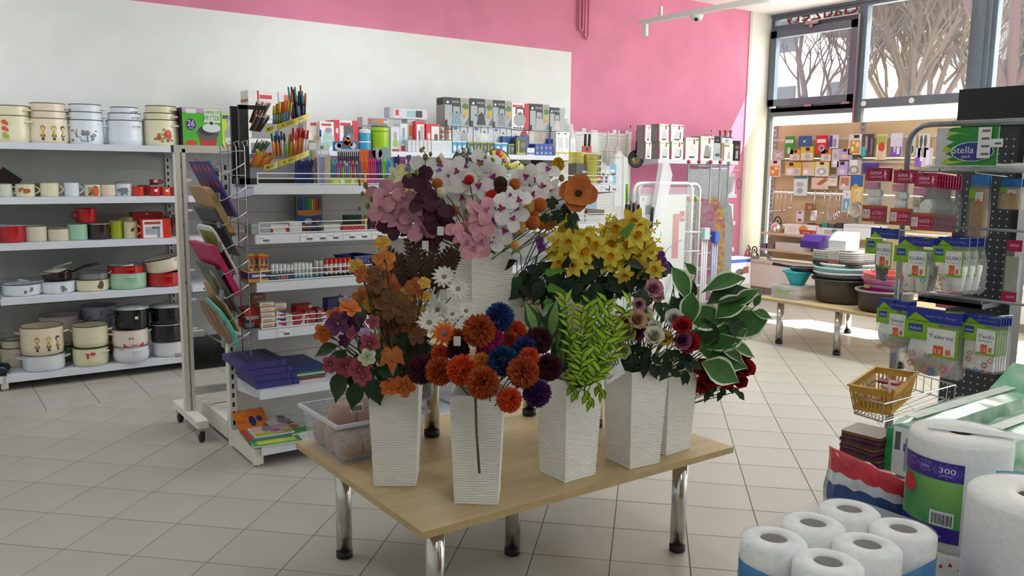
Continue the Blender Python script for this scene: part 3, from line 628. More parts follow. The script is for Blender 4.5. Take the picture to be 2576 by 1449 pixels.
# pen tower display
p0, p1 = P(606, 462, Y=4.2), P(778, 462, Y=4.2); wt = p1.x - p0.x
t = thing('pen_display', 'black and clear tiered pen tower with yellow printed bands', 'display stand', (p0.x, 4.2, ZT))
b = MB().box((-.012, -.05, 0), (.03, -.02, .385)).box((-.012, .08, 0), (.03, .1, .385)).box((-.012, -.05, .365), (.12, -.035, .385)).box((-.012, -.05, 0), (wt, .1, .03)); b.build('frame', BLACK, t)
for i, (z, x0, x1, yb) in enumerate([(.03, .03, wt, -.05), (.13, .05, wt - .01, -.02), (.23, .07, wt - .02, .02)]):
    MB().box((x0, yb, z + .0032), (x1, yb + .003, z + .075)).box((x0, yb, z), (x1, .09, z + .003)).build('tray', film('8f93a5', .45, .15, 'smoky plastic'), t)
def band(pl, pr_, hgt, Y):
    a, c = P(*pl, Y=Y), P(*pr_, Y=Y); o = t.location
    n = 6; vs = []
    for k in range(n + 1):
        f = k / n; q = a.lerp(c, f) - o; y = q.y - .03 * math.sin(math.pi * f)
        vs += [(q.x, y, q.z), (q.x, y, q.z + hgt), (q.x, y + .004, q.z + hgt), (q.x, y + .004, q.z)]
    b = MB(); b.add(vs, [(k * 4, k * 4 + 4, k * 4 + 5, k * 4 + 1) for k in range(n)] + [(k * 4 + 1, k * 4 + 5, k * 4 + 6, k * 4 + 2) for k in range(n)] + [(0, 1, 2, 3)])
    bo = b.build('band', mat('dccb45', .4), t)
    m = a.lerp(c, .36) - o; ang = math.atan2(c.z - a.z, c.x - a.x)
    text('BIC', bo, (m.x, m.y - .031, m.z + hgt * .36), hgt * .42, '3a3424', hgt * 1.5, tilt=ang, shear=.2)
    d = MB(); d.disc((0, 0, 0), hgt * .32, 14); m2 = a.lerp(c, .72) - o; d.build('badge', mat('d8d4bc', .5), bo, loc=(m2.x, m2.y - .0305, m2.z + hgt * .55))
    d = MB(); d.disc((0, 0, 0), hgt * .2, 10); d.build('badge', mat('5a5238', .5), bo, loc=(a.lerp(c, .13) - o) + V((0, -.021, hgt * .5)))
band((698, 327), (776, 299), .028, 4.10); band((668, 334), (695, 327), .028, 4.12); band((702, 419), (778, 391), .028, 4.07); band((665, 431), (699, 420), .03, 4.09)
def jit(a, b_): return rnd.uniform(a, b_)
G = 'pens in the tower display'
for row, (y0, y1, yb, cols) in enumerate([(253, 260, 308, ['3a2f6a', '8a2a34', 'c9a02a', '5a3a6a', 'b8552a', '2a3a5a']), (287, 296, 328, ['9a5a34', '5a2a34', '2f8f8a', 'a98a2a', '7a4a3a', '3a3a4a']), (351, 360, 384, ['1f6a3a', '1a5a34', '237a40'])]):
    for k in range(9): pen(['striped pencil with a white eraser tip in the upper slot of the pen tower', 'dark striped pencil with a white eraser tip in the second slot of the pen tower', 'green pencil with a white eraser tip in the third slot of the pen tower'][row], (648 + k * 4 + jit(-1, 1), y0 + (k % 3) * 3), (628 + k * 3.2 + (6 if row == 2 else 0), yb + k * .4), 4.16, cols[k % len(cols)], 'efede4', .0038, G, .1, 'pencil', Yb=4.2)
for k in range(12): pen('neon pencil with a bright tip in the lowest slot of the pen tower', (648 + k * 4, 376 + (k % 4) * 3 + (6 if k > 6 else 0)), (630 + k * 3.2, 420), 4.10, rnd.choice(['e2551f', 'e8862a', 'd8a82a', 'dd4a20']), rnd.choice(['d8e04a', 'e86a30', '7fc04a']), .0045, G, .14, 'pencil', Yb=4.14)
for k in range(16):
    x = 727 + (k % 8) * 6; up = k < 6
    pen('ballpoint pen standing in the upper cup of the pen tower' if not up else 'raised ballpoint pen sticking out above the pen tower', (x - (0 if not up else 2) + jit(-3, 3), (232 if not up else 216) + jit(-3, 12)), (735 + (k % 8) * 4.5, 300), 4.13 + .01 * (k % 3), rnd.choice(['232a5a', '1e2a6a', '3a2a5a', '43b0b0', '8a2a4a', 'd86a2a', '26262c']), rnd.choice(['232a5a', '1a1a22', '5a3a8a', 'd8662a', '3aa0a0', '8a2038']), .005, G, .45)
for k in range(7): pen('flat lighter shaped marker in the upper tray of the pen tower', (690 + k * 7, 252 + jit(-4, 8) + (8 if k < 2 else 0)), (689 + k * 6, 312), 4.12, rnd.choice(['5a86b0', '6a7a3a', '7a6a8a']), ['9ac02a', 'c8301f', 'b8d02a', 'c52a1c', 'dd7a22', 'e07a26', '8fb52c'][k], .0075, G, .5, 'marker_pen')
for k in range(16):
    c_ = [('d9761f', '1f6a4a'), ('d9761f', '2a4a9a'), ('b9b9bd', '3a3a3c'), ('7fb82a', 'c9cfc0'), ('dd7a1f', 'c8201a'), ('dd7a1f', 'd0281c'), ('dd7a1f', 'c4201a'), ('e6e2e0', 'c8202a')][k // 2]
    pen('ballpoint pen in the lower tray of the pen tower', (684 + k * 6 + jit(-2, 2), 340 + jit(-12, 6) - (12 if k > 8 else 0)), (690 + k * 5.2, 392), 4.09 + .012 * (k % 2), c_[0], c_[1], .0055, G, .35)
for k in range(12): pen('dark blue ballpoint in the bottom cup of the pen tower', (745 + k * 4 + jit(-1, 1), 402 + jit(-2, 3)), (742 + k * 3.4, 460), 4.10, '23307a', '1d2a72', .0055, G, .3)
# other pen packs and displays on the top shelf
o = bx('brush_pack', 'clear pack of paint brushes under a white header with green print', 'brush pack', (779, 352, 801, 462), 4.2, ZT, .012, 'c9ccd0', pr=[('f', 0, .78, 1, .93, 'f0f2f2'), ('f', .1, .3, .35, .75, '4aa8a0'), ('f', .45, .3, .6, .75, 'dd8a2a'), ('f', .62, 0, .95, .6, '6a4a42'), ('f', .05, .0, .5, .3, '4a4a5c')], tx=[('f', 'MILANO', .5, .94, .008, '2f7a4a', .042)])
pen('long blue ballpoint standing in front of the brush pack', (806, 326), (808, 440), 4.12, 'dfe3ee', '4a62b8', .005, None, .15)
for k, c_ in enumerate(['3f3f94', '4448a0', '35388c', 'd8b92a', 'd6b424', 'dbc038']):
    pen('blue barrelled pen in a clear pack' if k < 3 else 'yellow barrelled pen in a clear pack', (805 + k * 4.6, 384), (806 + k * 4.4, 466), 4.06, c_, 'dfe4ec', .0048, 'pens in the clear pack', .12)
bx('pen_pack', 'clear plastic pen pack with a printed white header', 'pen pack', (801, 356, 831, 468), 4.045, ZT, .022, 'e2e6ee', pr=[('f', .1, .78, .9, .95, 'dfe6e2'), ('f', .2, .82, .5, .9, '5f9a7a')]).data.materials[0] = film('dfe4f0', .3, .1)
o = bx('pen_box', 'blue card display box with a party animal header and pens', 'display box', (842, 403, 908, 466), 4.2, ZT, .06, '2c78b8')
hd = P(842, 370, Y=4.24); hw = P(906, 370, Y=4.24).x - hd.x
b = MB(); pts = [(0, 0), (hw, 0), (hw, .05), (hw * .72, .055), (hw * .66, .085), (hw * .55, .1), (hw * .44, .085), (hw * .38, .055), (0, .05)]
b.add([(x, -.002, z) for x, z in pts] + [(x, .002, z) for x, z in pts], [tuple(range(9)), tuple(range(17, 8, -1))] + [(i, (i + 1) % 9, 9 + (i + 1) % 9, 9 + i) for i in range(9)]); h = b.build('header', mat('2f86c8', .5), o); h.matrix_world = Matrix.Translation((hd.x, 4.265, hd.z - .02)); h.parent = o; h.matrix_parent_inverse = Matrix.Translation(o.location).inverted()
b = MB()
for x, z, w, c in [(.25, .03, .014, 0), (.2, .024, .02, 0), (.55, .055, .022, 1), (.5, .04, .016, 2), (.6, .075, .012, 0), (.8, .03, .018, 0), (.68, .04, .014, 1)]: b.disc((x * hw, -.0035, z), w, 10, c)
b.build('print', [mat('e8eef4', .5), mat('d8701f', .5), mat('c8341f', .5)], h)['kind'] = 'stuff'
for k in range(11): pen('dark patterned pen with a white clip in the blue display box', (850 + k * 5.3, 374 + (k % 2) * 2), (852 + k * 4.9, 404), 4.2, '4a3558', 'e4ebf2', .0046, 'pens in the blue display box', .25)
def cup(label, r, hx, pens, pl, pr=(), tx=()):
    o = bx('pen_box', label, 'display box', r, 4.05, ZT, .05, hx, pr=pr, tx=tx)
    n = len(pens)
    for k, (c, d) in enumerate(pens):
        x = r[0] + 4 + (r[2] - r[0] - 8) * k / (n - 1); pen(pl, (x, pl_top + (k % 2) * 2), (x + 2, r[1] + 6), 4.075, c, d, .0052, pl.split(' in ')[1], .2)
pl_top = 406; cup('low lime display box of two-tone pens', (832, 447, 901, 467), 'b5c43a', [('2f86a0', 'a8a030'), ('2a7a9a', '4aa0c0'), ('c8307a', '3aa0c8'), ('3aa0d0', 'd83a5a'), ('c42a6a', 'e04a6a'), ('8fc02a', '8a3a9a'), ('3a9ad0', '9fd040'), ('d8307a', '9ad0e8'), ('3aa8d8', 'd8407a'), ('e0762a', '7a3a9a'), ('7a3a9a', 'e07a2a'), ('dd7a26', '8a3aa0'), ('7a2f94', 'dd8a2a')], 'two-tone pen in the lime display box', pr=[('f', .1, .1, .3, .8, 'd8e070'), ('f', .35, .2, .5, .8, 'e8eef0'), ('f', .75, .1, .85, .9, 'e4e8c0')])
pl_top = 400; cup('orange and purple display box of bright pens with a round header', (905, 450, 985, 467), '8d4a9a', [('e0641c', 'e8762a')] * 4 + [('c4206a', 'd8307c')] * 4 + [('5a2a86', '6a3494')] * 3 + [('86c02a', '9ad03a')] * 2 + [('2a94d0', '3aa8dd')] * 3, 'bright single colour pen in the orange display box', pr=[('f', 0, 0, .22, 1, 'e07a2a'), ('f', .22, 0, .45, 1, 'c83a7c'), ('f', .75, 0, .86, 1, '8fc43a')], tx=[('f', 'toma', .6, .3, .006, 'e8d8ee', .025)])
q = P(905, 400, Y=4.12); b = MB(); ww = P(984, 400, Y=4.12).x - q.x
b.box((0, 0, 0), (ww * .28, .003, .062)); b.box((ww * .28, 0, 0), (ww * .5, .003, .06), 1); b.at((ww * .55, .003, .045), (math.pi / 2, 0, 0)); b.lathe([(.03, 0), (.03, .003)], 20, mi=2); b.at((ww * .8, .003, .04), (math.pi / 2, 0, 0)); b.lathe([(.038, 0), (.038, .003)], 20, mi=3)
tag(b.build('header_card', [mat('dd6420', .5), mat('8a2a5a', .5), mat('a9b0b4', .5), mat('9ab0b8', .5)], loc=(q.x, 4.12, q.z - .012)), 'shaped header card with grey discs behind the orange pen box', 'card')
for k in range(12): pen('mixed ballpoint in a clear cup behind the orchids', (990 + k * 4, 386 + jit(0, 12)), (996 + k * 3, 440), 4.15, rnd.choice(['c8242a', '2a3a9a', '26262c', '2a6ab8', 'b8b8bc']), rnd.choice(['c8202a', '2434a0', '1a1a1e', '3a8ad0', 'd8d8dc']), .005, 'pens in the clear cup', .35)
bx('eraser_box', 'small green box behind the white orchids', 'box', (1030, 398, 1075, 440), 4.16, ZT, .04, '2f9a6a', pr=[('f', .4, .3, .6, .6, 'e8e8e8')])
for k in range(10): pen('fine brush pen in a tray behind the orchids', (1075 + k * 5, 392 + jit(0, 8)), (1080 + k * 4, 440), 4.15, rnd.choice(['3a3ab0', 'b8b8c0', '8a8a90']), rnd.choice(['c02a34', '2a2aa0', 'c9c9ce']), .004, 'brush pens in the tray', .3)
for k in range(4): pen('thick brown marker with a black cap', (1152 + k * 8, 389 + (k % 2) * 6), (1148 + k * 8, 425), 4.12, '4a2824', '3a2220', .008, 'brown markers', .45, 'marker_pen')
for k in range(12): pen('grey brush pen beside the brown markers', (1168 + k * 3.4, 395 + jit(-3, 5)), (1164 + k * 3.6, 430), 4.12, 'a9aab0', rnd.choice(['d8d8dc', '2a2a2e', '6a6a74']), .004, 'grey brush pens', .3)
# badge boards
def badges(label, xc, yb, rpx, hx, hx2, bad):
    q = P(xc, yb, Y=4.17); R0 = rpx * dep(q) / F; o = thing('badge_board', label, 'display card', q)
    b = MB(); n = 20; pts = [(R0 * math.cos(math.pi * k / n), R0 * math.sin(math.pi * k / n)) for k in range(n + 1)]; m_ = len(pts)
    b.add([(x, 0, z) for x, z in pts] + [(x, .004, z) for x, z in pts], [tuple(range(m_)), tuple(range(2 * m_ - 1, m_ - 1, -1))] + [(i, (i + 1) % m_, m_ + (i + 1) % m_, m_ + i) for i in range(m_)]); b.build('card', mat('202224', .4), o)
    b = MB(); b.add([(0, -.001, .04 * 0)] + [(x * .93, -.001, z * .93) for x, z in pts], [(0, i + 1, i + 2) for i in range(m_ - 1)]); b.build('face', mat(hx, .4), o)
    for u, v, r, c in bad:
        d = MB(); d.at((u * R0, -.002, v * R0), (math.pi / 2, 0, 0)); d.lathe([(r * R0, 0), (r * R0 * .9, .004), (.0001, .006)], 16); bo = d.build('badge', mat(c, .15, n=.25, s=90), o, True)
    MB().box((-.06, -.01, -.005 - (q.z - ZT)), (.06, .02, -(q.z - ZT))).box((-.006, .004, -(q.z - ZT)), (.006, .012, .05)).build('stand', mat('d8d8d4', .3), o)
badges('black half-round card of animal button badges', 1173, 413, 42, '2a2b2e', '', [(-.5, .78, .17, 'd8d8d4'), (-.1, .82, .18, 'b9a8a0'), (.3, .86, .18, '8ac4d8'), (.66, .7, .18, 'c0d0da'), (-.6, .35, .16, 'd0ccc4'), (-.2, .42, .16, 'b8b0a8'), (.2, .4, .16, 'c4c0bc'), (.6, .3, .16, 'd4d0cc')])
badges('yellow half-round card of smiley button badges', 1250, 420, 46, 'd2b81e', '', [(.15, .72, .24, 'd0423e'), (-.55, .62, .17, 'dfe6ea'), (-.3, .45, .13, 'd86a6a'), (.2, .38, .14, '7ab03a'), (.45, .34, .13, 'a8408a'), (.68, .4, .16, 'dce4e8'), (-.6, .14, .15, '8a6a5a'), (-.05, .1, .16, 'd8dcdc'), (.35, .1, .16, '6ab04a'), (.75, .08, .13, 'd89a2a')])
def roll(label, c, r, rin, w, rot, hx, name='tape_roll', cat='tape', group=None, side='e8e4c8'):
    o = thing(name, label, cat, c, rot=rot, group=group); b = MB(); b.cap0 = b.cap1 = False
    b.lathe([(rin, -w / 2), (r * .97, -w / 2), (r, -w / 2 + .002), (r, w / 2 - .002), (r * .97, w / 2), (rin, w / 2)], 24); b.build('tape', mat(hx, .4, n=.05), o); b = MB(); b.cap0 = b.cap1 = False; b.lathe([(rin, w / 2), (rin - .003, w / 2), (rin - .003, -w / 2), (rin, -w / 2)], 24); b.build('core', mat('b9aa8a' if side == 'k' else side, .6), o); return o
q = P(1300, 424, Y=4.1); roll('pale yellow packing tape roll leaning on the badge card', q, .042, .028, .05, (1.2, 0, .7), 'd6cc7a', side='3a3a40')
q = P(1315, 432, Y=4.06); roll('pale yellow masking tape roll leaning on another roll', q, .042, .026, .045, (.9, 0, 1.1), 'e0d992', side='4a4a4c')
for j, (xc, n0) in enumerate(((1489, 5), (1462, 2))):
    q = P(xc, 460, Y=4.1)
    for k in range(n0 if j == 0 else 2):
        roll(('yellow masking tape roll with a dark label in a tall pile, ' if j == 0 else 'yellow masking tape roll on the dark carton, ') + ORD[k], (q.x, 4.1 + .05 * j, ZT + .0225 + k * .038 + (.125 if j else 0)), .052, .03, .036, (0, 0, 0), 'd2c95e', group='piled masking tapes')
        if j == 0: carton('label_strip', 'dark printed label strip on a piled masking tape roll, ' + ORD[k], 'label', (q.x + .012, 4.1 - .052, ZT + .008 + k * .038), .03, .002, .026, '3a382c', pr=[('f', .1, .2, .4, .8, 'b8b07a')], group='labels on the piled tapes')
bx('carton', 'dark grey carton under two masking tapes', 'box', (1449, 411, 1474, 466), 4.09, ZT, .08, '56534a', pr=[('f', .6, .55, 1, .65, 'd8d8d4')])
for k, (a, c, e) in enumerate([((1508, 414, 1522, 467), 'c9ccd4', 'c03a34'), ((1520, 418, 1533, 467), 'd8dadc', '3a4a7a'), ((1530, 414, 1549, 467), '6ab4dc', 'e8eef2')]):
    bx('blister_pack', ['grey and red blister pack next to the masking tapes', 'white and navy blister pack next to the masking tapes', 'light blue blister pack at the island end'][k], 'blister pack', a, 4.06 + .02 * k, ZT, .015, c, pr=[('f', .15, .1, .6, .45, e), ('f', .2, .6, .8, .75, 'e8e8ec'), ('f', .4, .45, .9, .55, '3a3a3e')])
for k in range(3): bx('acrylic_tray', 'clear acrylic tray of small goods under the tapes', 'tray', (1232 + k * 48, 425 + k * 3, 1272 + k * 48, 462), 4.05, ZT, .09, 'e8eef0', group='acrylic trays on the island').data.materials[0] = film('e6ecee', .5, .1)
# second shelf
Z4i = IZ[4]
for lb, r, hx, pr_ in [('clear grey box of pins beside the wire guard end', (633, 563, 681, 592), 'a9b0b4', [('f', 0, .3, 1, .36, 'c9cfd2'), ('f', 0, .6, 1, .66, '8a9296')]),
    ('white eraser box with red ends', (682, 565, 726, 592), 'e6e6e2', [('f', 0, 0, .12, .55, 'c8281f'), ('f', .85, 0, 1, .6, 'c8281f'), ('f', .12, .48, .85, .54, 'b8b8b2'), ('l', 0, 0, 1, 1, 'b8241c')]),
    ('white plain box between the eraser box and crayons', (729, 558, 760, 590), 'e4e8ee', [('f', 0, .62, 1, .66, 'b8bec8')]),
    ('white card box beside the crayon packs', (815, 565, 857, 588), 'eceee4', [('f', 0, .48, 1, .56, '9a9e94')]),
    ('red dotted pack beside the white card box', (860, 566, 914, 587), 'c5302c', [('f', .05 + .09 * k, .2 + .3 * (k % 2), .08 + .09 * k, .32 + .3 * (k % 2), 'efe6e2', 'o') for k in range(10)])]:
    bx('carton', lb, 'box', r, 4.03, Z4i, .1, hx, pr=pr_)
CRC = ['dd7a26', '8ab83a', 'c8302a', 'a8241f', 'b82a24', 'd8b82a', '3a6ac0', '7a3a9a', 'c03a8a', '2a7a4a', '3a4a9a', '2a2a2e', '4aa0a0', 'd86a8a']
for j in range(2):
    q0, q1 = P(763, 585 - j * 12, Y=4.03), P(812, 585 - j * 12, Y=4.03)
    o = carton('crayon_tray', 'clear crayon tray, %s of the two crayon trays' % ('upper' if j else 'lower'), 'tray', ((q0.x + q1.x) / 2, 4.075, Z4i + .0005 + j * .025), q1.x - q0.x, .09, .004, '9a9a98')
    for k in range(14):
        cy = MB(); cy.at((0, 0, 0), (math.pi / 2, 0, 0)); cy.lathe([(.0035, -.04), (.0035, .035), (.0012, .042)], 6)
        tag(cy.build('crayon', mat(CRC[k], .5), loc=(q0.x + .005 + (q1.x - q0.x - .01) * k / 13, 4.075, Z4i + .0085 + j * .025)), 'thick wax crayon lying in the %s crayon tray' % ('upper' if j else 'lower'), 'crayon', 'crayons in the trays')
o = bx('marker_pack', 'tall clear pack of rainbow felt pens with blue and orange card', 'pen pack', (746, 492, 812, 572), 4.33, Z4i, .02, '5a6a78', pr=[('f', .05, .05, .95, .42, '2a5aa0'), ('f', .05, .36, .95, .55, 'dd8a26', [(0, .3), (.5, 0), (1, .3), (1, 1), (0, 1)]), ('f', .3, .1, .6, .3, 'd0dce8', 'o'), ('f', .75, .12, .85, .3, 'd8722a', 'o')] + [('f', .08 + .085 * k, .56, .14 + .085 * k, .9, c) for k, c in enumerate(['3a3a44', '2a3a7a', '2a6ab8', '2a7a8a', '2f8a4a', '8ab82a', 'd8c42a', 'dd7a22', 'c8302a', '9a2a2a'])])
for k in range(9): 
    q = P(921 + k * 13, 580, Y=4.05); o = thing('felt_pen_jar', 'small paint jar stack with a bright lid', 'paint jar', (q.x, 4.07, Z4i + .0005), group='paint jars on the second shelf'); c = ['d8b82a', '3a3a8a', 'c83a5a', 'c84a6a', '3a9a9a', '2a5ab0', '9ac03a', 'a8c82a', '8ab83a'][k]
    MB().lathe([(.011, 0), (.011, .045)], 10).build('jar', mat(c, .4), o); MB().lathe([(.0115, .045), (.0115, .075)], 10).build('lid', mat(['e0c83a', 'd84a3a', '4a4aa0', 'dd7a3a', '2a8a8a', '3a7ad0', 'b8d04a', 'c4d83a', '9ad04a'][k], .4), o)
bx('pouch', 'dark green and blue pouch behind the red dotted pack', 'pouch', (868, 541, 910, 575), 4.25, Z4i, .03, '23402e', pr=[('f', .1, .1, .9, .35, '2a3a6a')])
# third shelf
Z3i = IZ[3]
o = bx('crayon_box', 'yellow and purple tray printed for crayons', 'tray', (624, 682, 677, 718), 4.02, Z3i, .12, 'd8a81f', pr=[('f', 0, .3, 1, .85, '4a2a80'), ('f', .2, .45, .85, .7, 'd8d0e4'), ('l', 0, .3, 1, .85, '4a2a80')])
for k, xx in enumerate((627, 640, 653, 664)): bx('crayon_pack', 'yellow crayon pack with red and blue print standing in the tray', 'crayon pack', (xx, 639 + (k % 2) * 2, xx + 12, 690), 4.035 + .02 * (k % 2), Z3i + .02, .015, 'dca826', pr=[('f', .05, .75, .95, .93, 'c84a2a'), ('f', .3, .55, .9, .8, '3a4aa0', 'o'), ('f', .2, .05, .8, .5, '5a3a80'), ('f', .3, .1, .7, .4, 'e4dcd0')], group='crayon packs in the tray')
bx('glue_box', 'blue dotted box with a red brand plate holding glue sticks', 'display box', (678, 688, 740, 712), 4.03, Z3i, .075, '2c4478', pr=[('f', .37, .2, .75, .85, 'e4e0e0'), ('f', .39, .24, .73, .81, 'b8302c')] + [('f', .05 + .04 * k, .15 + .6 * rnd.random(), .07 + .04 * k, .25 + .6 * rnd.random(), 'a8b8d8') for k in range(8)], tx=[('f', 'TOMA', .56, .38, .008, 'f0e4e0', .024)])
def glue(label, xc, yt, w, Y, caps, bod, base, grp, wp=None):
    q = P(xc, yt, Y=Y); r = w * dep(q) / F / 2; h = q.z - Z3i - .0005; o = thing('glue_stick', label, 'glue stick', (q.x, Y, Z3i + .0005), group=grp)
    MB().lathe([(r, 0), (r, h * .16)], 12).build('base', mat(base, .4), o); MB().lathe([(r * .94, h * .16), (r * .94, h * .72)], 12).build('body', mat(bod, .35), o, False)
    MB().lathe([(r, h * .72), (r, h * .97), (r * .8, h)], 12).build('cap', mat(caps, .35), o)
    if wp: MB().lathe([(r * .955, h * .3), (r * .955, h * .5)], 12).build('label', mat(wp, .5), o)
for row in range(2):
    for k in range(6): glue('white capped glue stick standing in the blue dotted box', 685 + k * 9.8, 665 - row * 2, 9.4, 4.055 + row * .035, 'ecedee', 'c9cccd', 'dfe2e4', 'glue sticks in the blue box')
    for k in range(5): glue('white capped glue stick with a light blue band', 742 + k * 9.6, 662 - row * 2, 9.3, 4.05 + row * .03, 'eef0f0', 'd4dadd', '5aa4cc', 'blue band glue sticks', 'cfe2ec')
    for k in range(2): glue('grey capped glue stick with a teal base', 795 + k * 11, 656 - row * 2, 10.5, 4.05 + row * .03, 'c9cccc', 'a9aeb2', '3a7aa8', 'grey glue sticks', 'b08a8a')
    for k in range(6): glue('white glue stick with a red cap and black base', 820 + k * 11.4, 652 - k * .8 - row * 2, 10.6, 4.05 + row * .032, 'd8301f', 'e6e6e4', '222224', 'red capped glue sticks', 'c9c9c9' if k % 2 else 'c03a34')
def basket(label, x, y, z, w, d, h, hx, rz=0, name='basket', slots=(8, 5), rows=3, flare=1.12, th=.003, group=None):
    """open basket with slotted sides"""
    o = thing(name, label, 'basket', (x, y, z), rz, group); m = mat(hx, .4, n=.04); b = MB(); b.box((-w / 2, -d / 2, 0), (w / 2, d / 2, th)); b.build('bottom', m, o)
    for nm, (ax, L, off, n) in {'f': (0, w, -d / 2, slots[0]), 'k': (0, w, d / 2, slots[0]), 'l': (1, d, -w / 2, slots[1]), 'r': (1, d, w / 2, slots[1])}.items():
        b = MB(); s = 1 if off > 0 else -1
        def pt(u, z): 
            g = 1 + (flare - 1) * z / h; q = off * g
            return (u * g, q) if ax == 0 else (q, u * g)
        def bar(u0, u1, z0, z1):
            vs = []
            for z_ in (z0, z1):
                for u in (u0, u1):
                    p_ = pt(u, z_); vs += [(p_[0], p_[1], z_), (p_[0] - (s * th if ax else 0), p_[1] - (0 if ax else s * th), z_)]
            b.add(vs, [(0, 2, 6, 4), (1, 5, 7, 3), (4, 6, 7, 5), (0, 1, 3, 2), (0, 4, 5, 1), (2, 3, 7, 6)])
        bar(-L / 2, L / 2, 0, h * .16); bar(-L / 2, L / 2, h * .8, h)
        if rows > 2: bar(-L / 2, L / 2, h * .45, h * .53)
        for k in range(n + 1):
            u = -L / 2 + L * k / n; u0 = max(-L / 2, u - L / n * .22); bar(u0, min(L / 2, u + L / n * .22), h * .16, h * .8)
        b.build('side', m, o)
    b = MB(); g = flare; e = .006
    for a, c in (((-w / 2 * g - e, -d / 2 * g - e, h), (w / 2 * g + e, -d / 2 * g + e, h + .006)), ((-w / 2 * g - e, d / 2 * g - e, h), (w / 2 * g + e, d / 2 * g + e, h + .006)), ((-w / 2 * g - e, -d / 2 * g, h), (-w / 2 * g + e, d / 2 * g, h + .006)), ((w / 2 * g - e, -d / 2 * g, h), (w / 2 * g + e, d / 2 * g, h + .006))): b.box(a, c)
    b.build('rim', m, o); return o
q = P(905, 690, Y=4.1); basket('dark blue plastic basket of erasers on the glue stick shelf', q.x, 4.16, Z3i + .0005, .13, .14, .09, '1e2f86', .3, slots=(6, 6))
for k in range(5): tag(MB().rbox((-.02, -.01, 0), (.02, .01, .012), .004).build('eraser', mat(['3a6ac8', 'c8302c', '3a5ab8', '2a9a5a', '4a7ad0'][k], .5), loc=(P(935 + k * 12, 690, Y=4.05).x, 4.04 + (k % 2) * .03, Z3i + .0005)), 'small coloured pencil sharpener lying beside the blue basket', 'sharpener', 'sharpeners by the basket')
# fourth shelf: staple boxes
Z2i = IZ[2]
bx('carton', 'red and navy carton of paper clips at the shelf end', 'box', (616, 776, 656, 838), 4.06, Z2i, .1, 'c02a2a', pr=[('f', 0, 0, 1, .6, '2a2a5c', [(0, 0), (1, 0), (0, 1)]), ('f', .1, .45, .9, .62, 'c9c4cc'), ('f', .05, .08, .6, .3, '8a8a9c')])
def pile(lb, r, n, Y, hx, pr, d=.07, z=Z2i, grp=None, tops=None):
    q0, q1 = P(r[0], r[3], Y=Y), P(r[2], r[3], Y=Y); ht = (P(r[0], r[1], Y=Y).z - z) / n
    for k in range(n): carton('staple_box', lb + (', ' + ORD[k] if n > 1 else ''), 'box', ((q0.x + q1.x) / 2 + jit(-.003, .003), Y + d / 2, z + .0005 + k * ht), q1.x - q0.x, d, ht - .0012, hx, pr=pr, group=grp or lb)
OW = [('f', 0, .05, 1, .3, 'c8763a'), ('f', .1, .4, .75, .75, 'b8b4ac'), ('l', 0, .05, 1, .3, 'b8642a'), ('l', 0, .3, 1, 1, '8a7a6e')]
pile('white staple box with an orange band in a stack of five', (657, 762, 693, 831), 5, 4.03, 'e4e0d8', OW)
pile('brownish staple box in the stack behind the five', (640, 742, 672, 834), 6, 4.16, '9a7a68', OW)
TR = [('f', 0, .5, 1, 1, '3a3a94', [(0, 1), (1, 1), (1, 0)]), ('f', .1, 0, 1, .5, 'c8302c', [(0, 1), (1, 1), (1, 0)])]
pile('white clip box with blue and red triangles', (696, 781, 719, 829), 2, 4.03, 'e4e2e6', TR)
q = P(706, 780, Y=4.03); pile('white and orange staple box lying across the triangle boxes', (692, 764, 721, 780), 1, 4.03, 'e2dcd4', OW, z=q.z + .001)
pile('small white clip box beside the triangle boxes', (720, 792, 736, 827), 2, 4.035, 'dcdad6', [('f', .1, .5, .9, .9, 'b9b4ac')])
pile('red and violet clip box with a white corner', (739, 790, 768, 823), 2, 4.035, 'c93434', [('f', .0, .5, .8, 1, '4a3a90', [(0, 1), (1, 1), (.3, 0)]), ('f', .6, 0, 1, 1, 'e4dcdc', [(1, 0), (1, 1), (0, 0)])])
pile('red clip box with grey print next to the violet ones', (771, 783, 796, 820), 3, 4.06, 'bd3232', [('f', .0, .1, .4, .7, 'e0d6d4', [(0, 0), (0, 1), (1, 0)]), ('f', .5, .4, .9, .8, '8a8a96')])
pile('red clip box stack farther along the shelf', (799, 776, 812, 818), 3, 4.06, 'a83434', [('f', .1, .2, .7, .5, 'c8b8b4')])
pile('white clip box at the end of the red boxes', (812, 790, 830, 817), 2, 4.04, 'e0dedf', [('f', .0, .6, 1, 1, '5a4aa0', [(0, 1), (1, 1), (0, 0)])])
pile('small red box lying behind the violet boxes', (746, 768, 788, 826), 3, 4.2, 'b42c2a', [('f', .75, .2, .98, .9, 'e4dcda')])
pile('violet and white card box in a spread pile', (826, 752, 884, 812), 5, 4.16, '3d3478', [('f', .5, .1, 1, .9, 'dcd8e4', [(1, 0), (1, 1), (0, 0)]), ('t', .1, .1, .9, .9, '352d66')])
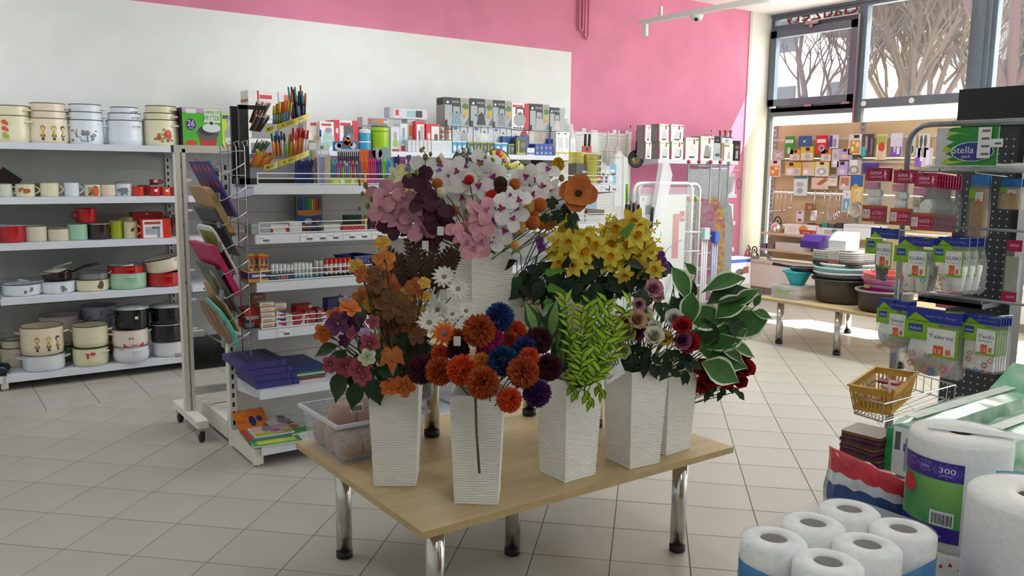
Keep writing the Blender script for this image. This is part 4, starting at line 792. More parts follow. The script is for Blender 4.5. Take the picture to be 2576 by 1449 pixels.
# fifth shelf: ring folders; base: books
for k, (r, rz) in enumerate([((646, 950, 754, 985), 0), ((641, 934, 748, 966), 0), ((628, 918, 737, 950), 0), ((607, 906, 720, 936), .02)]):
    z = IZ[1] + .0005 + k * .0345; q0, q1 = P(r[0], r[3], Y=4.02), P(r[2], r[3], Y=4.02)
    o = carton('box_file', 'navy dotted box file in a stack of four, ' + ORD[k], 'folder', ((q0.x + q1.x) / 2, 4.17, z), q1.x - q0.x, .30, .033, '34317a', pr=[('t', 0, 0, 1, 1, '403e72')], group='stacked box files', rz=rz)
    w = q1.x - q0.x; b = MB()
    for i in range(22):
        for j in range(4): b.box((-w / 2 + w * (i + .5 + .5 * (j % 2)) / 22.5 - .0008, -.1512, .005 + j * .0065), (-w / 2 + w * (i + .5 + .5 * (j % 2)) / 22.5 + .0008, -.1503, .0066 + j * .0065))
    b.build('dot_print', mat('9a98c8', .6), o)['kind'] = 'stuff'
    MB().tube([(w * .36, -.152, .002), (w * .36, -.152, .0345), (w * .36, .15, .0345)], .0016, 4).build('elastic', mat('1e1e3a', .7), o)
for k, c in enumerate(['d8d4cc', 'a8384a', '2f6a4a', 'd0d4d0', '2f6a44', '2a3a7a', '26357a']):
    q0, q1 = P(728, 960, Y=4.03), P(818, 950, Y=4.03)
    tag(MB().box((0, 0, 0), (q1.x - q0.x, .3, .011)).build('document_folder', mat(c, .4), loc=(q0.x + .002 * (k % 3), 4.03 + .004 * (k % 2), IZ[1] + .0005 + k * .0115)), ['white folder at the bottom of the mixed pile', 'red folder in the mixed pile', 'green folder low in the mixed pile', 'pale folder between green folders', 'green folder under the blue ones', 'blue folder second from the top of the mixed pile', 'blue folder on top of the mixed pile'][k], 'folder')
ZB = IZ[0]
def book(lb, px, py, w, d, th, hx, z, rz=0, tilt=(0, 0), pr=(), tx=None):
    q = P(px, py, Z=z); o = thing('colouring_book', lb, 'book', q, rot=(tilt[0], tilt[1], rz))
    MB().box((-w / 2, -d / 2, 0), (w / 2, d / 2, th)).build('pages', mat(hx, .4), o); m = []; b = MB()
    for u0, v0, u1, v1, c, s in pr:
        k_ = mat(c, .4)
        if k_ not in m: m.append(k_)
        n = 4 if s == 'q' else 12; cx, cy, rx, ry = (u0 + u1 - 1) / 2 * w, (v0 + v1 - 1) / 2 * d, (u1 - u0) / 2 * w, (v1 - v0) / 2 * d; f = 1.414 if s == 'q' else 1
        b.add([(cx + f * rx * math.cos(2 * math.pi * (i + .5) / n), cy + f * ry * math.sin(2 * math.pi * (i + .5) / n), th + .0005 + .0002 * len(b.f)) for i in range(n)], [tuple(range(n))], m.index(k_))
    if m: b.build('cover_print', m, o)['kind'] = 'stuff'
    if tx: text(tx[0], o, (tx[1], tx[2], th + .003), tx[3], tx[4], tx[5], 't')
    return o
book('green and white colouring book at the bottom of the book pile', 690, 1105, .24, .20, .008, 'd2d6c8', ZB + .001, -.12, pr=[(.0, 0, 1, .5, '4a9a5a', 'q'), (.1, .1, .9, .4, 'c8d04a', 'q')])
book('teal colouring book under the castle book', 668, 1092, .22, .20, .008, '3f8a86', ZB + .010, -.1, pr=[(.05, .05, .95, .95, '4a9088', 'q'), (.1, .1, .6, .5, 'c8602a', 'o'), (.0, .0, .12, 1, 'c8342c', 'q')])
book('pink fairy castle colouring book on top of the pile', 682, 1085, .20, .16, .008, 'e8e0e4', ZB + .0195, -.08, pr=[(.02, .02, .98, .98, 'd8a8c4', 'q'), (.02, .02, .98, .4, 'a8b84a', 'q'), (.3, .45, .55, .85, '8a7a94', 'q'), (.35, .8, .5, .97, '7a6a8c', 'q'), (.45, .25, .75, .55, 'd85a9a', 'o'), (.7, .3, .95, .6, 'd8c83a', 'o'), (.05, .25, .3, .5, 'd8d05a', 'o'), (.55, .1, .8, .25, 'e4dce8', 'o')])
book('orange colouring book with a blue bird, leaning up at the back', 634, 1062, .17, .15, .006, 'd8742a', ZB + .03, .12, (.75, 0), pr=[(.02, .02, .98, .98, 'dd7a24', 'q'), (.4, .3, .62, .75, '28306a', 'o'), (.66, .45, .85, .7, '28407a', 'o'), (.3, .05, .9, .3, 'd09a2a', 'o')], tx=('Bajki', -.055, 0, .02, 'c83a5a', .05))
book('white colouring book with a grey zebra', 716, 1062, .18, .20, .008, 'e2e2de', ZB + .01, .25, (.12, 0), pr=[(.3, .3, .7, .75, '9a8f98', 'o'), (.4, .15, .7, .35, '2a2a30', 'o'), (.45, .65, .7, .9, '7a7078', 'o'), (.0, 0, 1, .15, '7ab04a', 'q')])
book('green and white picture book beside the zebra book', 745, 1082, .18, .2, .012, 'cfd8cc', ZB + .001, .1, pr=[(.1, .1, .9, .5, '3a9a5a', 'q'), (.2, .5, .7, .9, 'c85a2a', 'o')])
# second bay: paper and notebooks
for k, (r, z, hx, n, lb) in enumerate([((1440, 520, 1470, 572), Z4i, 'e2e2e0', 7, 'white paper pad in a stack behind the flowers'), ((1472, 540, 1522, 575), Z4i, 'e4e2dc', 4, 'white notebook in a low stack beside the pads'), ((1477, 528, 1520, 541), None, '6f6252', 1, 'brown covered notebook on the low white stack'), ((1525, 548, 1565, 575), Z4i, 'd8dcdf', 3, 'pale exercise book at the shelf end')]):
    if n > 1: pile(lb, r, n, 4.06, hx, [], d=.22, z=z)
    else: bx('notebook', lb, 'notebook', r, 4.06, z, .2, hx)
bx('blue_folder', 'light blue folder standing behind the paper pads', 'folder', (1462, 500, 1500, 572), 4.3, Z4i, .02, '8ab0c4')
# ------------------------------------------------------------ top shelf of the wall gondola
ZW = WZ[4]; YF = 6.40
bx('carton', 'green carton of a fryer pot with a purple size badge', 'box', (461, 272, 559, 362), 6.42, ZW, .2, '4fae32', pr=[('f', 0, .88, 1, 1, 'c99ac8'), ('f', .1, .86, .35, .97, 'e4dce6'), ('f', .08, .42, .34, .72, '55307c', 'o'), ('f', .55, .64, .97, .98, 'dfe8d8'), ('f', .05, 0, .35, .18, 'c4471f', 'o'), ('f', .4, .02, .88, .3, 'b83232', [(.1, 0), (.9, 0), (1, 1), (0, 1)]), ('f', .36, .18, .92, .56, '5a5a5e', 'o'), ('f', .4, .3, .88, .56, '3a3438', 'o'), ('f', .5, .38, .97, .62, 'd4d8dc', 'o'), ('f', .7, .58, .77, .66, '2a2a2c'), ('l', 0, 0, 1, 1, '4a3a4c')], tx=[('f', '26', .21, .53, .045, 'e8e0ee', .05), ('f', 'cm', .21, .46, .016, 'e8e0ee', .03), ('f', 'GARNEK DO', .76, .86, .026, '4a9a38', .115), ('f', 'FRYTEK', .76, .69, .04, '4a9a38', .115)])
bx('carton', 'yellow carton showing grey saucepans', 'box', (560, 286, 598, 362), 6.44, ZW, .2, 'd3d84a', pr=[('f', .05, .84, .45, .95, '4a5a9a'), ('f', .3, .5, .95, .95, '8d9296', 'o'), ('f', .35, .55, .9, .85, 'b9bdc0', 'o'), ('f', .15, .2, .95, .6, '9aa0a4', 'o'), ('f', .1, 0, .9, .2, 'c04a3a', [(0, 0), (1, 0), (.6, 1)]), ('f', .2, .1, .9, .3, 'cfd2d4')])
for lb, r, Y, hx, pr_ in [
    ('tall white carton with a red edge behind the pen tower', (626, 229, 700, 300), 6.52, 'e8e4e4', [('f', .3, .0, .36, 1, 'c03a48'), ('f', .38, .72, .8, .86, 'c84a56'), ('l', 0, .6, 1, .7, 'c04a56')]),
    ('white carton with red top print behind the raised pens', (703, 233, 745, 300), 6.56, 'e0dcdc', [('f', .3, .4, .8, .9, 'cf6a6a')]),
    ('faded pink carton with a bear picture behind the brush pack', (773, 301, 803, 374), 6.46, 'dccfcc', [('f', .3, .8, .8, .9, 'b8484c'), ('f', .5, .1, .95, .5, 'c9a86a', 'o'), ('f', .0, .2, .4, .6, 'e8e4e0', 'o')]),
    ('white carton with a mint bottle picture', (806, 306, 841, 374), 6.42, 'ece8ea', [('f', .1, .85, .8, .93, 'c24a54'), ('f', .15, .05, .95, .7, 'a9cfc8', 'o'), ('f', .35, .6, .85, .8, '9d92a2', 'o')]),
    ('red and white carton with a grey vacuum jar picture', (842, 303, 902, 374), 6.42, 'cf3f4c', [('f', .22, 0, .74, 1, 'ece8ea'), ('f', .24, .82, .68, .92, 'c23a46'), ('f', .38, .42, .78, .84, '5a5a60'), ('f', .36, .2, .84, .6, '77777c', 'o'), ('f', .05, .56, .17, .74, 'e8d8da', 'o')])]:
    bx('carton', lb, 'box', r, Y, ZW if r[3] > 330 else None, .18, hx, pr=pr_, gap=.0005)
for r in ((626, 301, 700, 372), (703, 301, 745, 372)): bx('carton', 'white carton at shelf level behind the pen tower', 'box', r, 6.52, ZW, .18, 'e4e2e0', group='lower cartons behind the pen tower')
def flask(lb, xc, w, yt, hx, lid, Y=6.42, lidf=.25, metal=0, bands=(), z=None, name='vacuum_flask'):
    z = ZW if z is None else z
    x, y, _, r, h = atpx(xc, w, yt, z, Y); o = thing(name, lb, 'flask', (x, Y, z + .0005)); s = h * (1 - lidf)
    MB().lathe([(r * .96, 0), (r, .006), (r, s * .96), (r * .97, s)], 20).build('body', mat(hx, .25, metal, n=.02), o, True)
    MB().lathe([(r * .97, s), (r * .98, s + h * lidf * .6), (r * .85, h * .97), (r * .5, h)], 20).build('lid', mat(lid, .3, metal), o, True)
    for z0, z1, c in bands: MB().lathe([(r * 1.005, h * z0), (r * 1.005, h * z1)], 20).build('band', mat(c, .3), o, True)
flask('blue food jar with white bands', 917, 30, 325, '3a9ac0', 'd8e4ea', bands=[(.38, .44, 'e4eef2'), (.82, .88, 'e4eef2')], lidf=.12)
flask('large lime green food jar with a grey lid', 955, 45, 313, '9bc41c', '6d7068', bands=[(.72, .75, '5a7a1a')], lidf=.12)
for lb, r, z, hx, pr_ in [
    ('grey carton of an orange flask lying on other cartons', (912, 296, 978, 317), None, 'c4c2c8', [('f', .2, .1, .95, .9, '8a888c'), ('f', .24, .3, .34, .8, 'c84a4a'), ('f', .55, .35, .8, .8, 'd8703a'), ('f', .8, .35, .95, .7, 'c9c9cc')]),
    ('long grey carton of a teal flask lying topmost', (980, 272, 1076, 300), None, 'b9b9c4', [('f', .1, .06, .98, .94, 'd4d4dc'), ('f', .15, .3, .24, .8, 'c84a50'), ('f', .44, .2, .68, .75, '94c4cc'), ('f', .68, .2, .85, .8, '3a3a3e')]),
    ('tall white carton with a green flask picture', (984, 319, 1006, 374), ZW, 'd8d8e0', [('f', .2, .2, .75, .45, '9ac45a'), ('f', .3, .45, .65, .8, 'a9a9b0'), ('f', .1, .02, .9, .12, 'c84a54')]),
    ('tall white carton with a teal flask picture', (1007, 311, 1025, 374), ZW, 'dcdce4', [('f', .2, .3, .75, .6, '8ac0c8'), ('f', .3, .6, .65, .85, '9a9aa0'), ('f', .1, .04, .9, .22, 'c84a54')]),
    ('red edged white carton with a cutlery picture', (1046, 305, 1069, 374), ZW, 'd8404a', [('f', .12, .02, .88, .9, 'e4e2e8'), ('f', .3, .1, .5, .7, '6a6a72'), ('f', .55, .3, .8, .85, 'a8a8ae')]),
    ('red carton with a small flask picture', (1072, 312, 1106, 374), ZW, 'cc3a44', [('f', .4, .05, .95, .92, 'e6e2e6'), ('f', .1, .45, .3, .7, 'dcdcde', 'o'), ('f', .6, .4, .85, .65, '4a4a50'), ('f', .6, .1, .85, .35, '9ac43a')]),
    ('grey carton beneath the lying flask carton', (912, 318, 932, 374), ZW, 'a9a6aa', []), ('grey carton standing under the long teal carton', (1025, 301, 1044, 352), None, 'c9c8d0', [('f', .2, .2, .8, .7, 'd8804a'), ('f', .3, .7, .7, .95, 'd8d8dc')])]:
    bx('carton', lb, 'box', r, 6.44 if z else 6.50, z, .1, hx, pr=pr_)
flask('slim steel flask beside the red carton', 1112, 9, 318, 'c9c4c0', 'd4d0cc', metal=.7, bands=[(.6, .63, 'b8342a')], Y=6.52)
flask('large steel flask with an orange ring and a red tag', 1127, 19, 307, 'c4beb6', 'd2cec8', metal=.7, bands=[(.66, .69, 'd8702a')], Y=6.52)
def kpic(u, v, w, c, hc='3a3430'):
    """printed kettle"""
    return [('f', u - w * .5, v, u + w * .5, v + w * .95, c, 'k'), ('f', u - w * .42, v + w * .95, u - w * .34, v + w * 1.5, hc), ('f', u + w * .34, v + w * .9, u + w * .42, v + w * 1.5, hc), ('f', u - w * .42, v + w * 1.5, u + w * .42, v + w * 1.62, hc), ('f', u - .04, v + w * .95, u + .04, v + w * 1.08, '2a2a2c'), ('f', u - w * .72, v + w * .7, u - w * .38, v + w * .95, c, [(0, .8), (.2, 1), (1, .3), (.9, 0)])]
def galicja(lb, r, kc, name='GALICJA', veg=True, Y=6.46, hx='a9b0b6'):
    pr_ = [('f', 0, .74, .64, 1, '2c2f33'), ('f', .06, .78, .17, .88, 'dfe2e4', 'o')] if name == 'GALICJA' else []
    if veg: pr_ += [('f', .66, .8, .98, 1, 'a8988c', 'o'), ('f', .7, .6, .98, .82, '4f7a3a', 'o'), ('f', .78, .42, .98, .62, 'c8a82a', 'o'), ('f', .72, .3, .86, .44, 'd08a2a', 'o'), ('f', .8, .05, 1, .35, '6a6e70', [(0, 0), (1, 0), (1, 1)])]
    pr_ += kpic(.48, .06, .42, kc) + [('f', 0, 0, .1, .2, '24262a')]
    return bx('kettle_carton', lb, 'box', r, Y, None, .14, hx, pr=pr_ + [('l', 0, 0, 1, 1, '8d8a86'), ('l', .1, .74, .9, .98, '2c2f33')], tx=[('f', 'GALICJA', .42, .82, .018, 'e8eaec', .075)] if name == 'GALICJA' else [])
K = [(1119, 246, 1180, 317), (1184, 249, 1239, 319), (1240, 253, 1286, 321), (1287, 260, 1330, 326), (1333, 262, 1381, 329), (1383, 271, 1420, 331)]
galicja('black topped kettle carton with a blue-grey kettle picture', K[0], '7d9ba6'); galicja('black topped kettle carton with a black kettle picture', K[1], '35373b'); galicja('black topped kettle carton with a steel kettle picture', K[2], '8d9095')
bx('kettle_carton', 'red and white kettle carton with a round steel kettle picture', 'box', K[3], 6.46, None, .14, 'ebebee', pr=[('f', .72, 0, 1, 1, 'c8303c'), ('f', .05, .84, .62, .93, 'c8303c')] + [('f', .1, .12, .82, .6, 'a4a6aa', 'o'), ('f', .22, .58, .3, .78, '55534e'), ('f', .66, .56, .74, .8, '3a3836'), ('f', .22, .78, .74, .84, '3a3836'), ('f', .35, .55, .6, .66, '6a6a6c', 'o')] + [('f', .1 + .17 * k, .02, .22 + .17 * k, .09, '3a3a3c', 'o') for k in range(4)], tx=[('f', 'KOLOREK', .33, .865, .007, 'f0e0e2', .045)])
galicja('black topped kettle carton with a beige kettle picture', K[4], 'b9b2a8'); galicja('black topped kettle carton with a patterned kettle picture', K[5], 'c4beb4', veg=False)
for r, lb, hx, k in [((1139, 317, 1189, 388), 'pale carton with a grey dotted kettle picture', 'cfd2da', 'a9adb2'), ((1191, 319, 1240, 388), 'pale carton with a white dotted kettle picture', 'd4d6dc', 'e4e6ea'), ((1241, 322, 1285, 390), 'pale carton with a cream kettle picture', 'd6d8dc', 'd4d4d0')]:
    q = P(r[0], r[3], Y=6.48); bx('kettle_carton', lb, 'box', r, 6.48, ZW, .14, hx, pr=[('f', .04, .86, .24, .96, '6a6f9a')] + kpic(.55, .3, .5, k, '6a686a') + [('f', .06 + .08 * (i % 3), .3 + .12 * i, .1 + .08 * (i % 3), .35 + .12 * i, '8a8c94', 'o') for i in range(5)] + [('f', .88, 0, 1, .2, 'b8cf4a')])
for r, lb, hx, pr_ in [((1287, 328, 1329, 390), 'white carton with a red pot picture', 'e2dcde', [('f', .45, .3, 1, 1, 'b02a3a', 'o'), ('f', .1, .6, .35, .85, 'd8b0b4')]), ((1331, 330, 1382, 392), 'beige carton of kitchen tools', 'd6cac2', [('f', .25, .55, .65, .95, 'b8aaa2'), ('f', .8, .5, 1, .95, 'c9b8c8')]), ((1383, 333, 1402, 392), 'red carton with a white emblem', 'b5223a', [('f', .35, .75, .65, .9, 'e8dcde'), ('f', .25, .5, .75, .65, 'd04a5a')])]:
    bx('carton', lb, 'box', r, 6.48, ZW, .14, hx, pr=pr_)
# bulb boxes along the front
def bulbs(lb, x0, x1, n, yt, hx, pr_, Y=6.37, d=.055, z=ZW, grp=None):
    for k in range(n): bx('bulb_box', lb, 'bulb box', (x0 + (x1 - x0) * k / n + .4, yt, x0 + (x1 - x0) * (k + 1) / n - .4, 385), Y, z, d, hx, pr=pr_, group=grp or lb)
bulbs('plain grey bulb box in a row', 1026, 1085, 6, 352, 'c4c3c8', [('f', .1, .1, .9, .9, 'cfced3')])
bulbs('white bulb box with grey print and a green top edge', 1086, 1137, 4, 352, 'e6e7ea', [('f', 0, .93, 1, 1, '4a9a6a'), ('f', .15, .1, .85, .8, 'd2d4da')])
bulbs('light blue bulb box with a bulb picture', 1138, 1174, 3, 355, '3f98c4', [('f', .15, .15, .85, .7, 'cfe4ee', 'o'), ('f', 0, .9, 1, 1, 'e0ecf0')])
BG = [('f', 0, .88, 1, 1, '3a7a3a'), ('f', 0, .93, 1, .97, 'c8c42a'), ('f', .45, .3, .9, .75, '7d8474', 'o'), ('f', .1, .1, .22, .8, 'b8c42a')]
bulbs('dark green bulb box with a yellow stripe', 1175, 1243, 4, 358, '4a4f42', BG); bulbs('light blue bulb box beside the dark green ones', 1244, 1277, 2, 359, '4a9cc4', [('f', .2, .15, .85, .7, 'd4e4ec', 'o'), ('f', 0, .9, 1, 1, 'e4ecf0')]); bulbs('dark green bulb box next to the large grey one', 1278, 1294, 1, 362, '4a4f42', BG)
bulbs('large grey bulb box with yellow lettering', 1297, 1325, 1, 347, '55564e', [('f', .2, .1, .32, .85, 'b8b83a'), ('f', .45, .4, .9, .75, '77786c', 'o'), ('f', 0, .94, 1, 1, '5a8a3a'), ('f', .1, .04, .9, .12, 'c8c44a')])
BB = [('f', .2, .55, .4, .75, 'd89a5a', 'o'), ('f', .55, .55, .75, .75, 'd8b47a', 'o'), ('f', .25, .1, .4, .3, 'dfe8f0', 'o'), ('f', .6, .1, .75, .3, 'dfe8f0', 'o')]
bulbs('royal blue bulb box in the front row', 1346, 1390, 4, 362, '2f55a4', BB); bulbs('small white halogen box', 1326, 1345, 2, 372, 'e4e8ec', [('f', .1, .1, .9, .35, '3a5aa0')])
bulbs('tall royal blue bulb box beside the white carton', 1380, 1397, 1, 350, '2a4c9c', BB, Y=6.43); bulbs('royal blue bulb box on top of the back row', 1264, 1296, 3, 343, '2c4c94', [], Y=6.43, z=ZW + .085); bulbs('blue bulb box behind the large grey box', 1300, 1330, 2, 342, '33549c', [], Y=6.44, z=ZW + .085); bulbs('navy bulb box lying at the back of the blue ones', 1328, 1350, 1, 362, '27407e', [], Y=6.45)
bulbs('light blue bulb box supporting the blue ones', 1264, 1330, 5, 357, '5a7ab0', [], Y=6.435)
bulbs('tall white lamp carton with a faint bulb', 1398, 1432, 2, 332, 'eceeee', [('f', .3, .3, .9, .8, 'd4d8da', 'o'), ('f', .2, .9, .5, .95, '2a2a2c'), ('f', 0, .08, 1, .16, 'd8b45a'), ('f', .3, .0, .5, .06, '9a9aa0')], Y=6.38, d=.09)
bulbs('white lamp carton at the end of the top shelf', 1434, 1447, 1, 347, 'e8ecec', [('f', .2, .2, .8, .7, 'd0d6d8', 'o')], Y=6.38, d=.09)
for k in range(3):
    q = P(1432 + k * 8, 385, Y=6.5); o = thing('plastic_sleeve', 'clear plastic sleeve of curtain rings standing at the shelf end', 'sleeve', (q.x - .02, 6.5, ZW + .0005), rot=(0, -.12 - .03 * k, 0), group='sleeves at the shelf end'); MB().box((-.045, -.006, 0), (.03, .006, .42 - .05 * k)).build('film', film('f0f2f4', .4, .1), o); MB().box((-.01, -.003, .08), (.008, .003, .36 - .05 * k)).build('insert', mat('a9b8ae', .5), o)
for r, lb in (((1366, 394, 1390, 430), 'dark brown carton on the fourth shelf behind the tapes'), ((1350, 412, 1372, 432), 'small brown carton beside the dark brown one')): bx('carton', lb, 'box', r, 6.5, WZ[3], .2, '6a6055')
# ------------------------------------------------------------ pegboard bay and small appliance bay
t = thing('peg_gondola', 'white perforated pegboard bay with hanging pans', 'shelving', (5.345, 6.88, 0)); W_ = 1.145
MB().box((0, 0, .05), (W_, .015, 1.90)).build('pegboard', mat('e6e7e3', .5, n=.01), t)
b = MB()
for i in range(38):
    for j in range(26): b.box((.03 + i * .031, -.0007, 1.06 + j * .032), (.036 + i * .031, -.0002, 1.066 + j * .032))
b.build('perforation', mat('8d8f8c', .8), t)['kind'] = 'stuff'
for x in (0, W_): MB().box((x - .018, -.03, 0), (x + .018, .02, 1.92)).build('upright', IVORY, t)
MB().box((0, -.45, .03), (W_, 0, .11)).build('base', SHELF, t); b = MB()
for x in (.25, .42, .62, .82, 1.0): b.tube([(x, 0, 1.86), (x, -.16, 1.87), (x, -.18, 1.885)], .003, 5)
b.build('hook', STEEL, t)['kind'] = 'stuff'
for k, x in enumerate((.4, .82, 1.0)): carton('hook_tag', 'clear plastic price tag on a pan hook', 'tag', (5.30 + x, 6.69, 1.88), .05, .002, .045, 'dcd4e4', group='hook price tags')
def fpan(lb, xc, yc, rpx, Y, hx, hang, edge=0, hcol=None, food=False, ytop=None):
    c = P(xc, yc, Y=Y); m = dep(c) / F; r = rpx * m; o = thing('frying_pan', lb, 'pan', c, rz=edge); b = MB(); b.cap0 = False; b.cap1 = False; b.at((0, 0, 0), (math.pi / 2, 0, 0)); b.lathe([(.0001, 0), (r * .78, 0), (r, .035), (r * 1.02, .036), (r * .99, .03), (r * .77, -.003), (.0001, -.003)], 28); b.build('bowl', mat(hx, .35, n=.03), o, True)
    L = (yc - ytop) * m
    MB().tube([(0, -.03, r * .97), (0, -.045, r + (L - r) * .4), (0, -.04, L)], [.009, .012, .011], 8).build('handle', mat(hcol or hx, .4), o, True)
    if food: 
        b = MB()
        for u, v, s, i in [(0, -.2, .5, 0), (-.25, -.05, .28, 1), (.2, -.1, .3, 1), (-.1, -.4, .25, 2), (.2, -.4, .22, 2), (0, .1, .18, 1)]: b.disc((u * r, -.0355 - .0003 * i, v * r), s * r, 12, i, .7)
        b.disc((.05 * r, -.036, .55 * r), .1 * r, 8, 3); b.disc((0, -.0352, 0), r * .92, 24, 4)
        b.build('card', [mat('6a5a34', .5), mat('7fa04a', .5), mat('b8523a', .5), mat('d8d8d8', .5), mat('1c1c1e', .4)], o)['kind'] = 'stuff'
fpan('black frying pan with a food picture card', 1596, 400, 22, 6.66, '1d1d1f', 0, -.3, food=True, ytop=331)
fpan('cream frying pan hanging edge-on', 1518, 392, 20, 6.72, 'd8d4cc', 0, 1.0, ytop=330); fpan('white frying pan in film hanging next to the black pan', 1545, 386, 18, 6.74, 'dcd8d2', 0, .9, ytop=328)
for k, (x, c) in enumerate(((1471, '17171a'), (1481, '1b1b1e'))):
    o = thing('knife_card', 'black handled tool on a red card', 'tool', P(x, 380, Y=6.6), group='black handled tools'); MB().tube([(0, 0, 0), (0, -.005, .06), (.005, 0, .17)], [.012, .015, .012], 8).build('handle', mat(c, .4), o, True)
bx('tool_card', 'red card with a round window under black tools', 'card', (1465, 368, 1488, 384), 6.58, None, .01, 'c8232a', pr=[('f', .3, .2, .7, .9, '2a2a2c', 'o')])
def bag(lb, pts, Y, hx='f0f3f5', op=.35, d=.03, name='plastic_bag', cat='bag', inner=None):
    q = [P(x, y, Y=Y) for x, y in pts]; n = len(q); b = MB(); b.add([tuple(p) for p in q] + [(p.x, p.y + d, p.z) for p in q], [tuple(range(n)), tuple(range(2 * n - 1, n - 1, -1))] + [(i, (i + 1) % n, n + (i + 1) % n, n + i) for i in range(n)])
    c = sum(q, V()) / n; c.z = min(p.z for p in q); b.v = [tuple(V(v) - c) for v in b.v]; o = b.build(name, film(hx, op, .12), loc=c); tag(o, lb, cat); h_ = max(p.z for p in q) - c.z
    if Y > 6: MB().tube([(0, 0, h_ - .02), (0, 6.87 - Y, h_)], .003, 5).build('hook', STEEL, o)
    if inner: MB().tube([(0, d / 2, .02), (0, d / 2, inner[1])], .012, 8).build('contents', mat(inner[0], .4), o)
    return o
bag('clear bag around a white pan handle', [(1484, 384), (1508, 384), (1504, 328), (1490, 326)], 6.62); bag('long clear bag hanging in front of the pegboard', [(1546, 520), (1570, 520), (1572, 395), (1560, 378), (1548, 392)], 6.4, op=.45); bag('long clear sleeve beside the island end', [(1568, 560), (1582, 560), (1580, 400), (1570, 392)], 6.2, 'eef2f6', .45)
gondola('appliance_gondola', 'white shelf bay of electric kettle cartons beside the pink wall corner', 6.53, 7.85, 6.46, 6.90, [.11, .62, .93, 1.245, 1.625], 1.93, sheet=None, last=True)
def botti(lb, r, kc, side=True, Y=6.48, z=None, d=.12, h=None):
    return bx('kettle_box', lb, 'box', r, Y, z, d, 'f0f2ee', pr=[('f', 0, 0, .1, .62, 'a83a68'), ('f', 0, .62, .1, 1, '6f9a4a'), ('f', .62, .7, .74, .94, 'a8484c'), ('f', .8, .86, .97, .95, '7a8a6a'), ('f', .3, .08, .78, .62, kc, 'k'), ('f', .74, .15, .82, .55, '55565a' if kc == 'd8dadc' else kc), ('f', .36, .08, .72, .16, '4a4a4c'), ('l', 0, 0, 1, 1, '8d8b8a'), ('l', .85, 0, 1, 1, 'a85a7c')], tx=[('f', 'botti', .32, .86, .014, '6f8a52', .045)])
z = 1.6255
r1 = [((1657, 356, 1683, 400), 'lower'), ((1686, 356, 1719, 400), 'lower')]; zz = None
for lb, r, up, kc in [('lower kettle box with a round kettle picture, second of its row', (1657, 356, 1683, 400), 0, 'd0d2d2'), ('lower kettle box with a small jug kettle picture', (1686, 356, 1718, 400), 0, 'd8dadc'), ('lower grey kettle box at the row end by the black pan', (1622, 356, 1638, 400), 0, 'd0d2d2'), ('upper kettle box with a round kettle picture', (1656, 312, 1682, 356), 1, 'd0d2d2'), ('upper kettle box with a small jug kettle picture', (1684, 313, 1718, 356), 1, 'd8dadc'), ('upper grey kettle box at the row end by the black pan', (1621, 315, 1637, 356), 1, 'd0d2d2'), ('kettle box with a tall white kettle picture', (1720, 346, 1756, 400), 0, 'e0e2e2'), ('kettle box with a glass kettle and black handle', (1758, 343, 1794, 401), 0, '9a9c9e')]:
    if up: h = P(r[0], 356, Y=6.48).z; botti(lb, r, kc, z=h + .001)
    else:
        o = botti(lb, r, kc, z=z)
bx('kettle_box', 'dark carton with stacked blue bowls picture', 'box', (1795, 343, 1815, 401), 6.50, z, .12, 'c4c8c6', pr=[('f', 0, .72, .75, 1, '26282b'), ('f', .1, .15, .8, .3, '4a6a8a', 'o'), ('f', .05, .3, .85, .5, 'a8bcc8', 'o'), ('f', .75, .1, 1, .9, '8a7a4a')], tx=[('f', 'ALICJA', .38, .82, .014, 'e4e6e8', .05)])
bx('mixer_box', 'white carton with a milk frother picture', 'box', (1818, 361, 1843, 402), 6.48, z, .1, 'eef0ee', pr=[('f', .45, .1, .75, .5, 'b9bcbe', 'k'), ('f', 0, 0, .1, 1, 'a84a6a'), ('f', .05, .8, .6, .93, '9ab06a')])
q = P(1830, 361, Y=6.48); bx('mixer_box', 'blue and white carton lying on the frother carton', 'box', (1816, 344, 1843, 360), 6.48, q.z + .002, .1, 'dfe4ec', pr=[('f', 0, .8, 1, 1, '3a55a0'), ('f', .3, .1, .6, .6, 'a8acb4')])
bx('grill_box', 'dark carton with a steel grinder picture', 'box', (1845, 354, 1861, 402), 6.48, z, .08, '2c2726', pr=[('f', .3, .1, .7, .5, 'a9a6a4'), ('f', .2, .6, .8, .75, '8a6a6a')])
for k, x in enumerate((1816, 1825, 1834)):
    c = P(x, 344, Y=6.62); o = thing('rolling_pin', 'brown wooden meat mallet standing up behind the cartons', 'mallet', (c.x, 6.62 + .004 * k, z + .0005), rot=(0, -.1 + .1 * k, 0), group='mallets behind the cartons'); h = c.z - z + .05; MB().lathe([(.011, 0), (.012, h)], 8).build('handle', mat('8a4a3a', .4), o, True); MB().lathe([(.013, h), (.02, h + .005), (.02, h + .02), (.01, h + .028)], 10).build('head', mat('a8685a', .4), o, True)
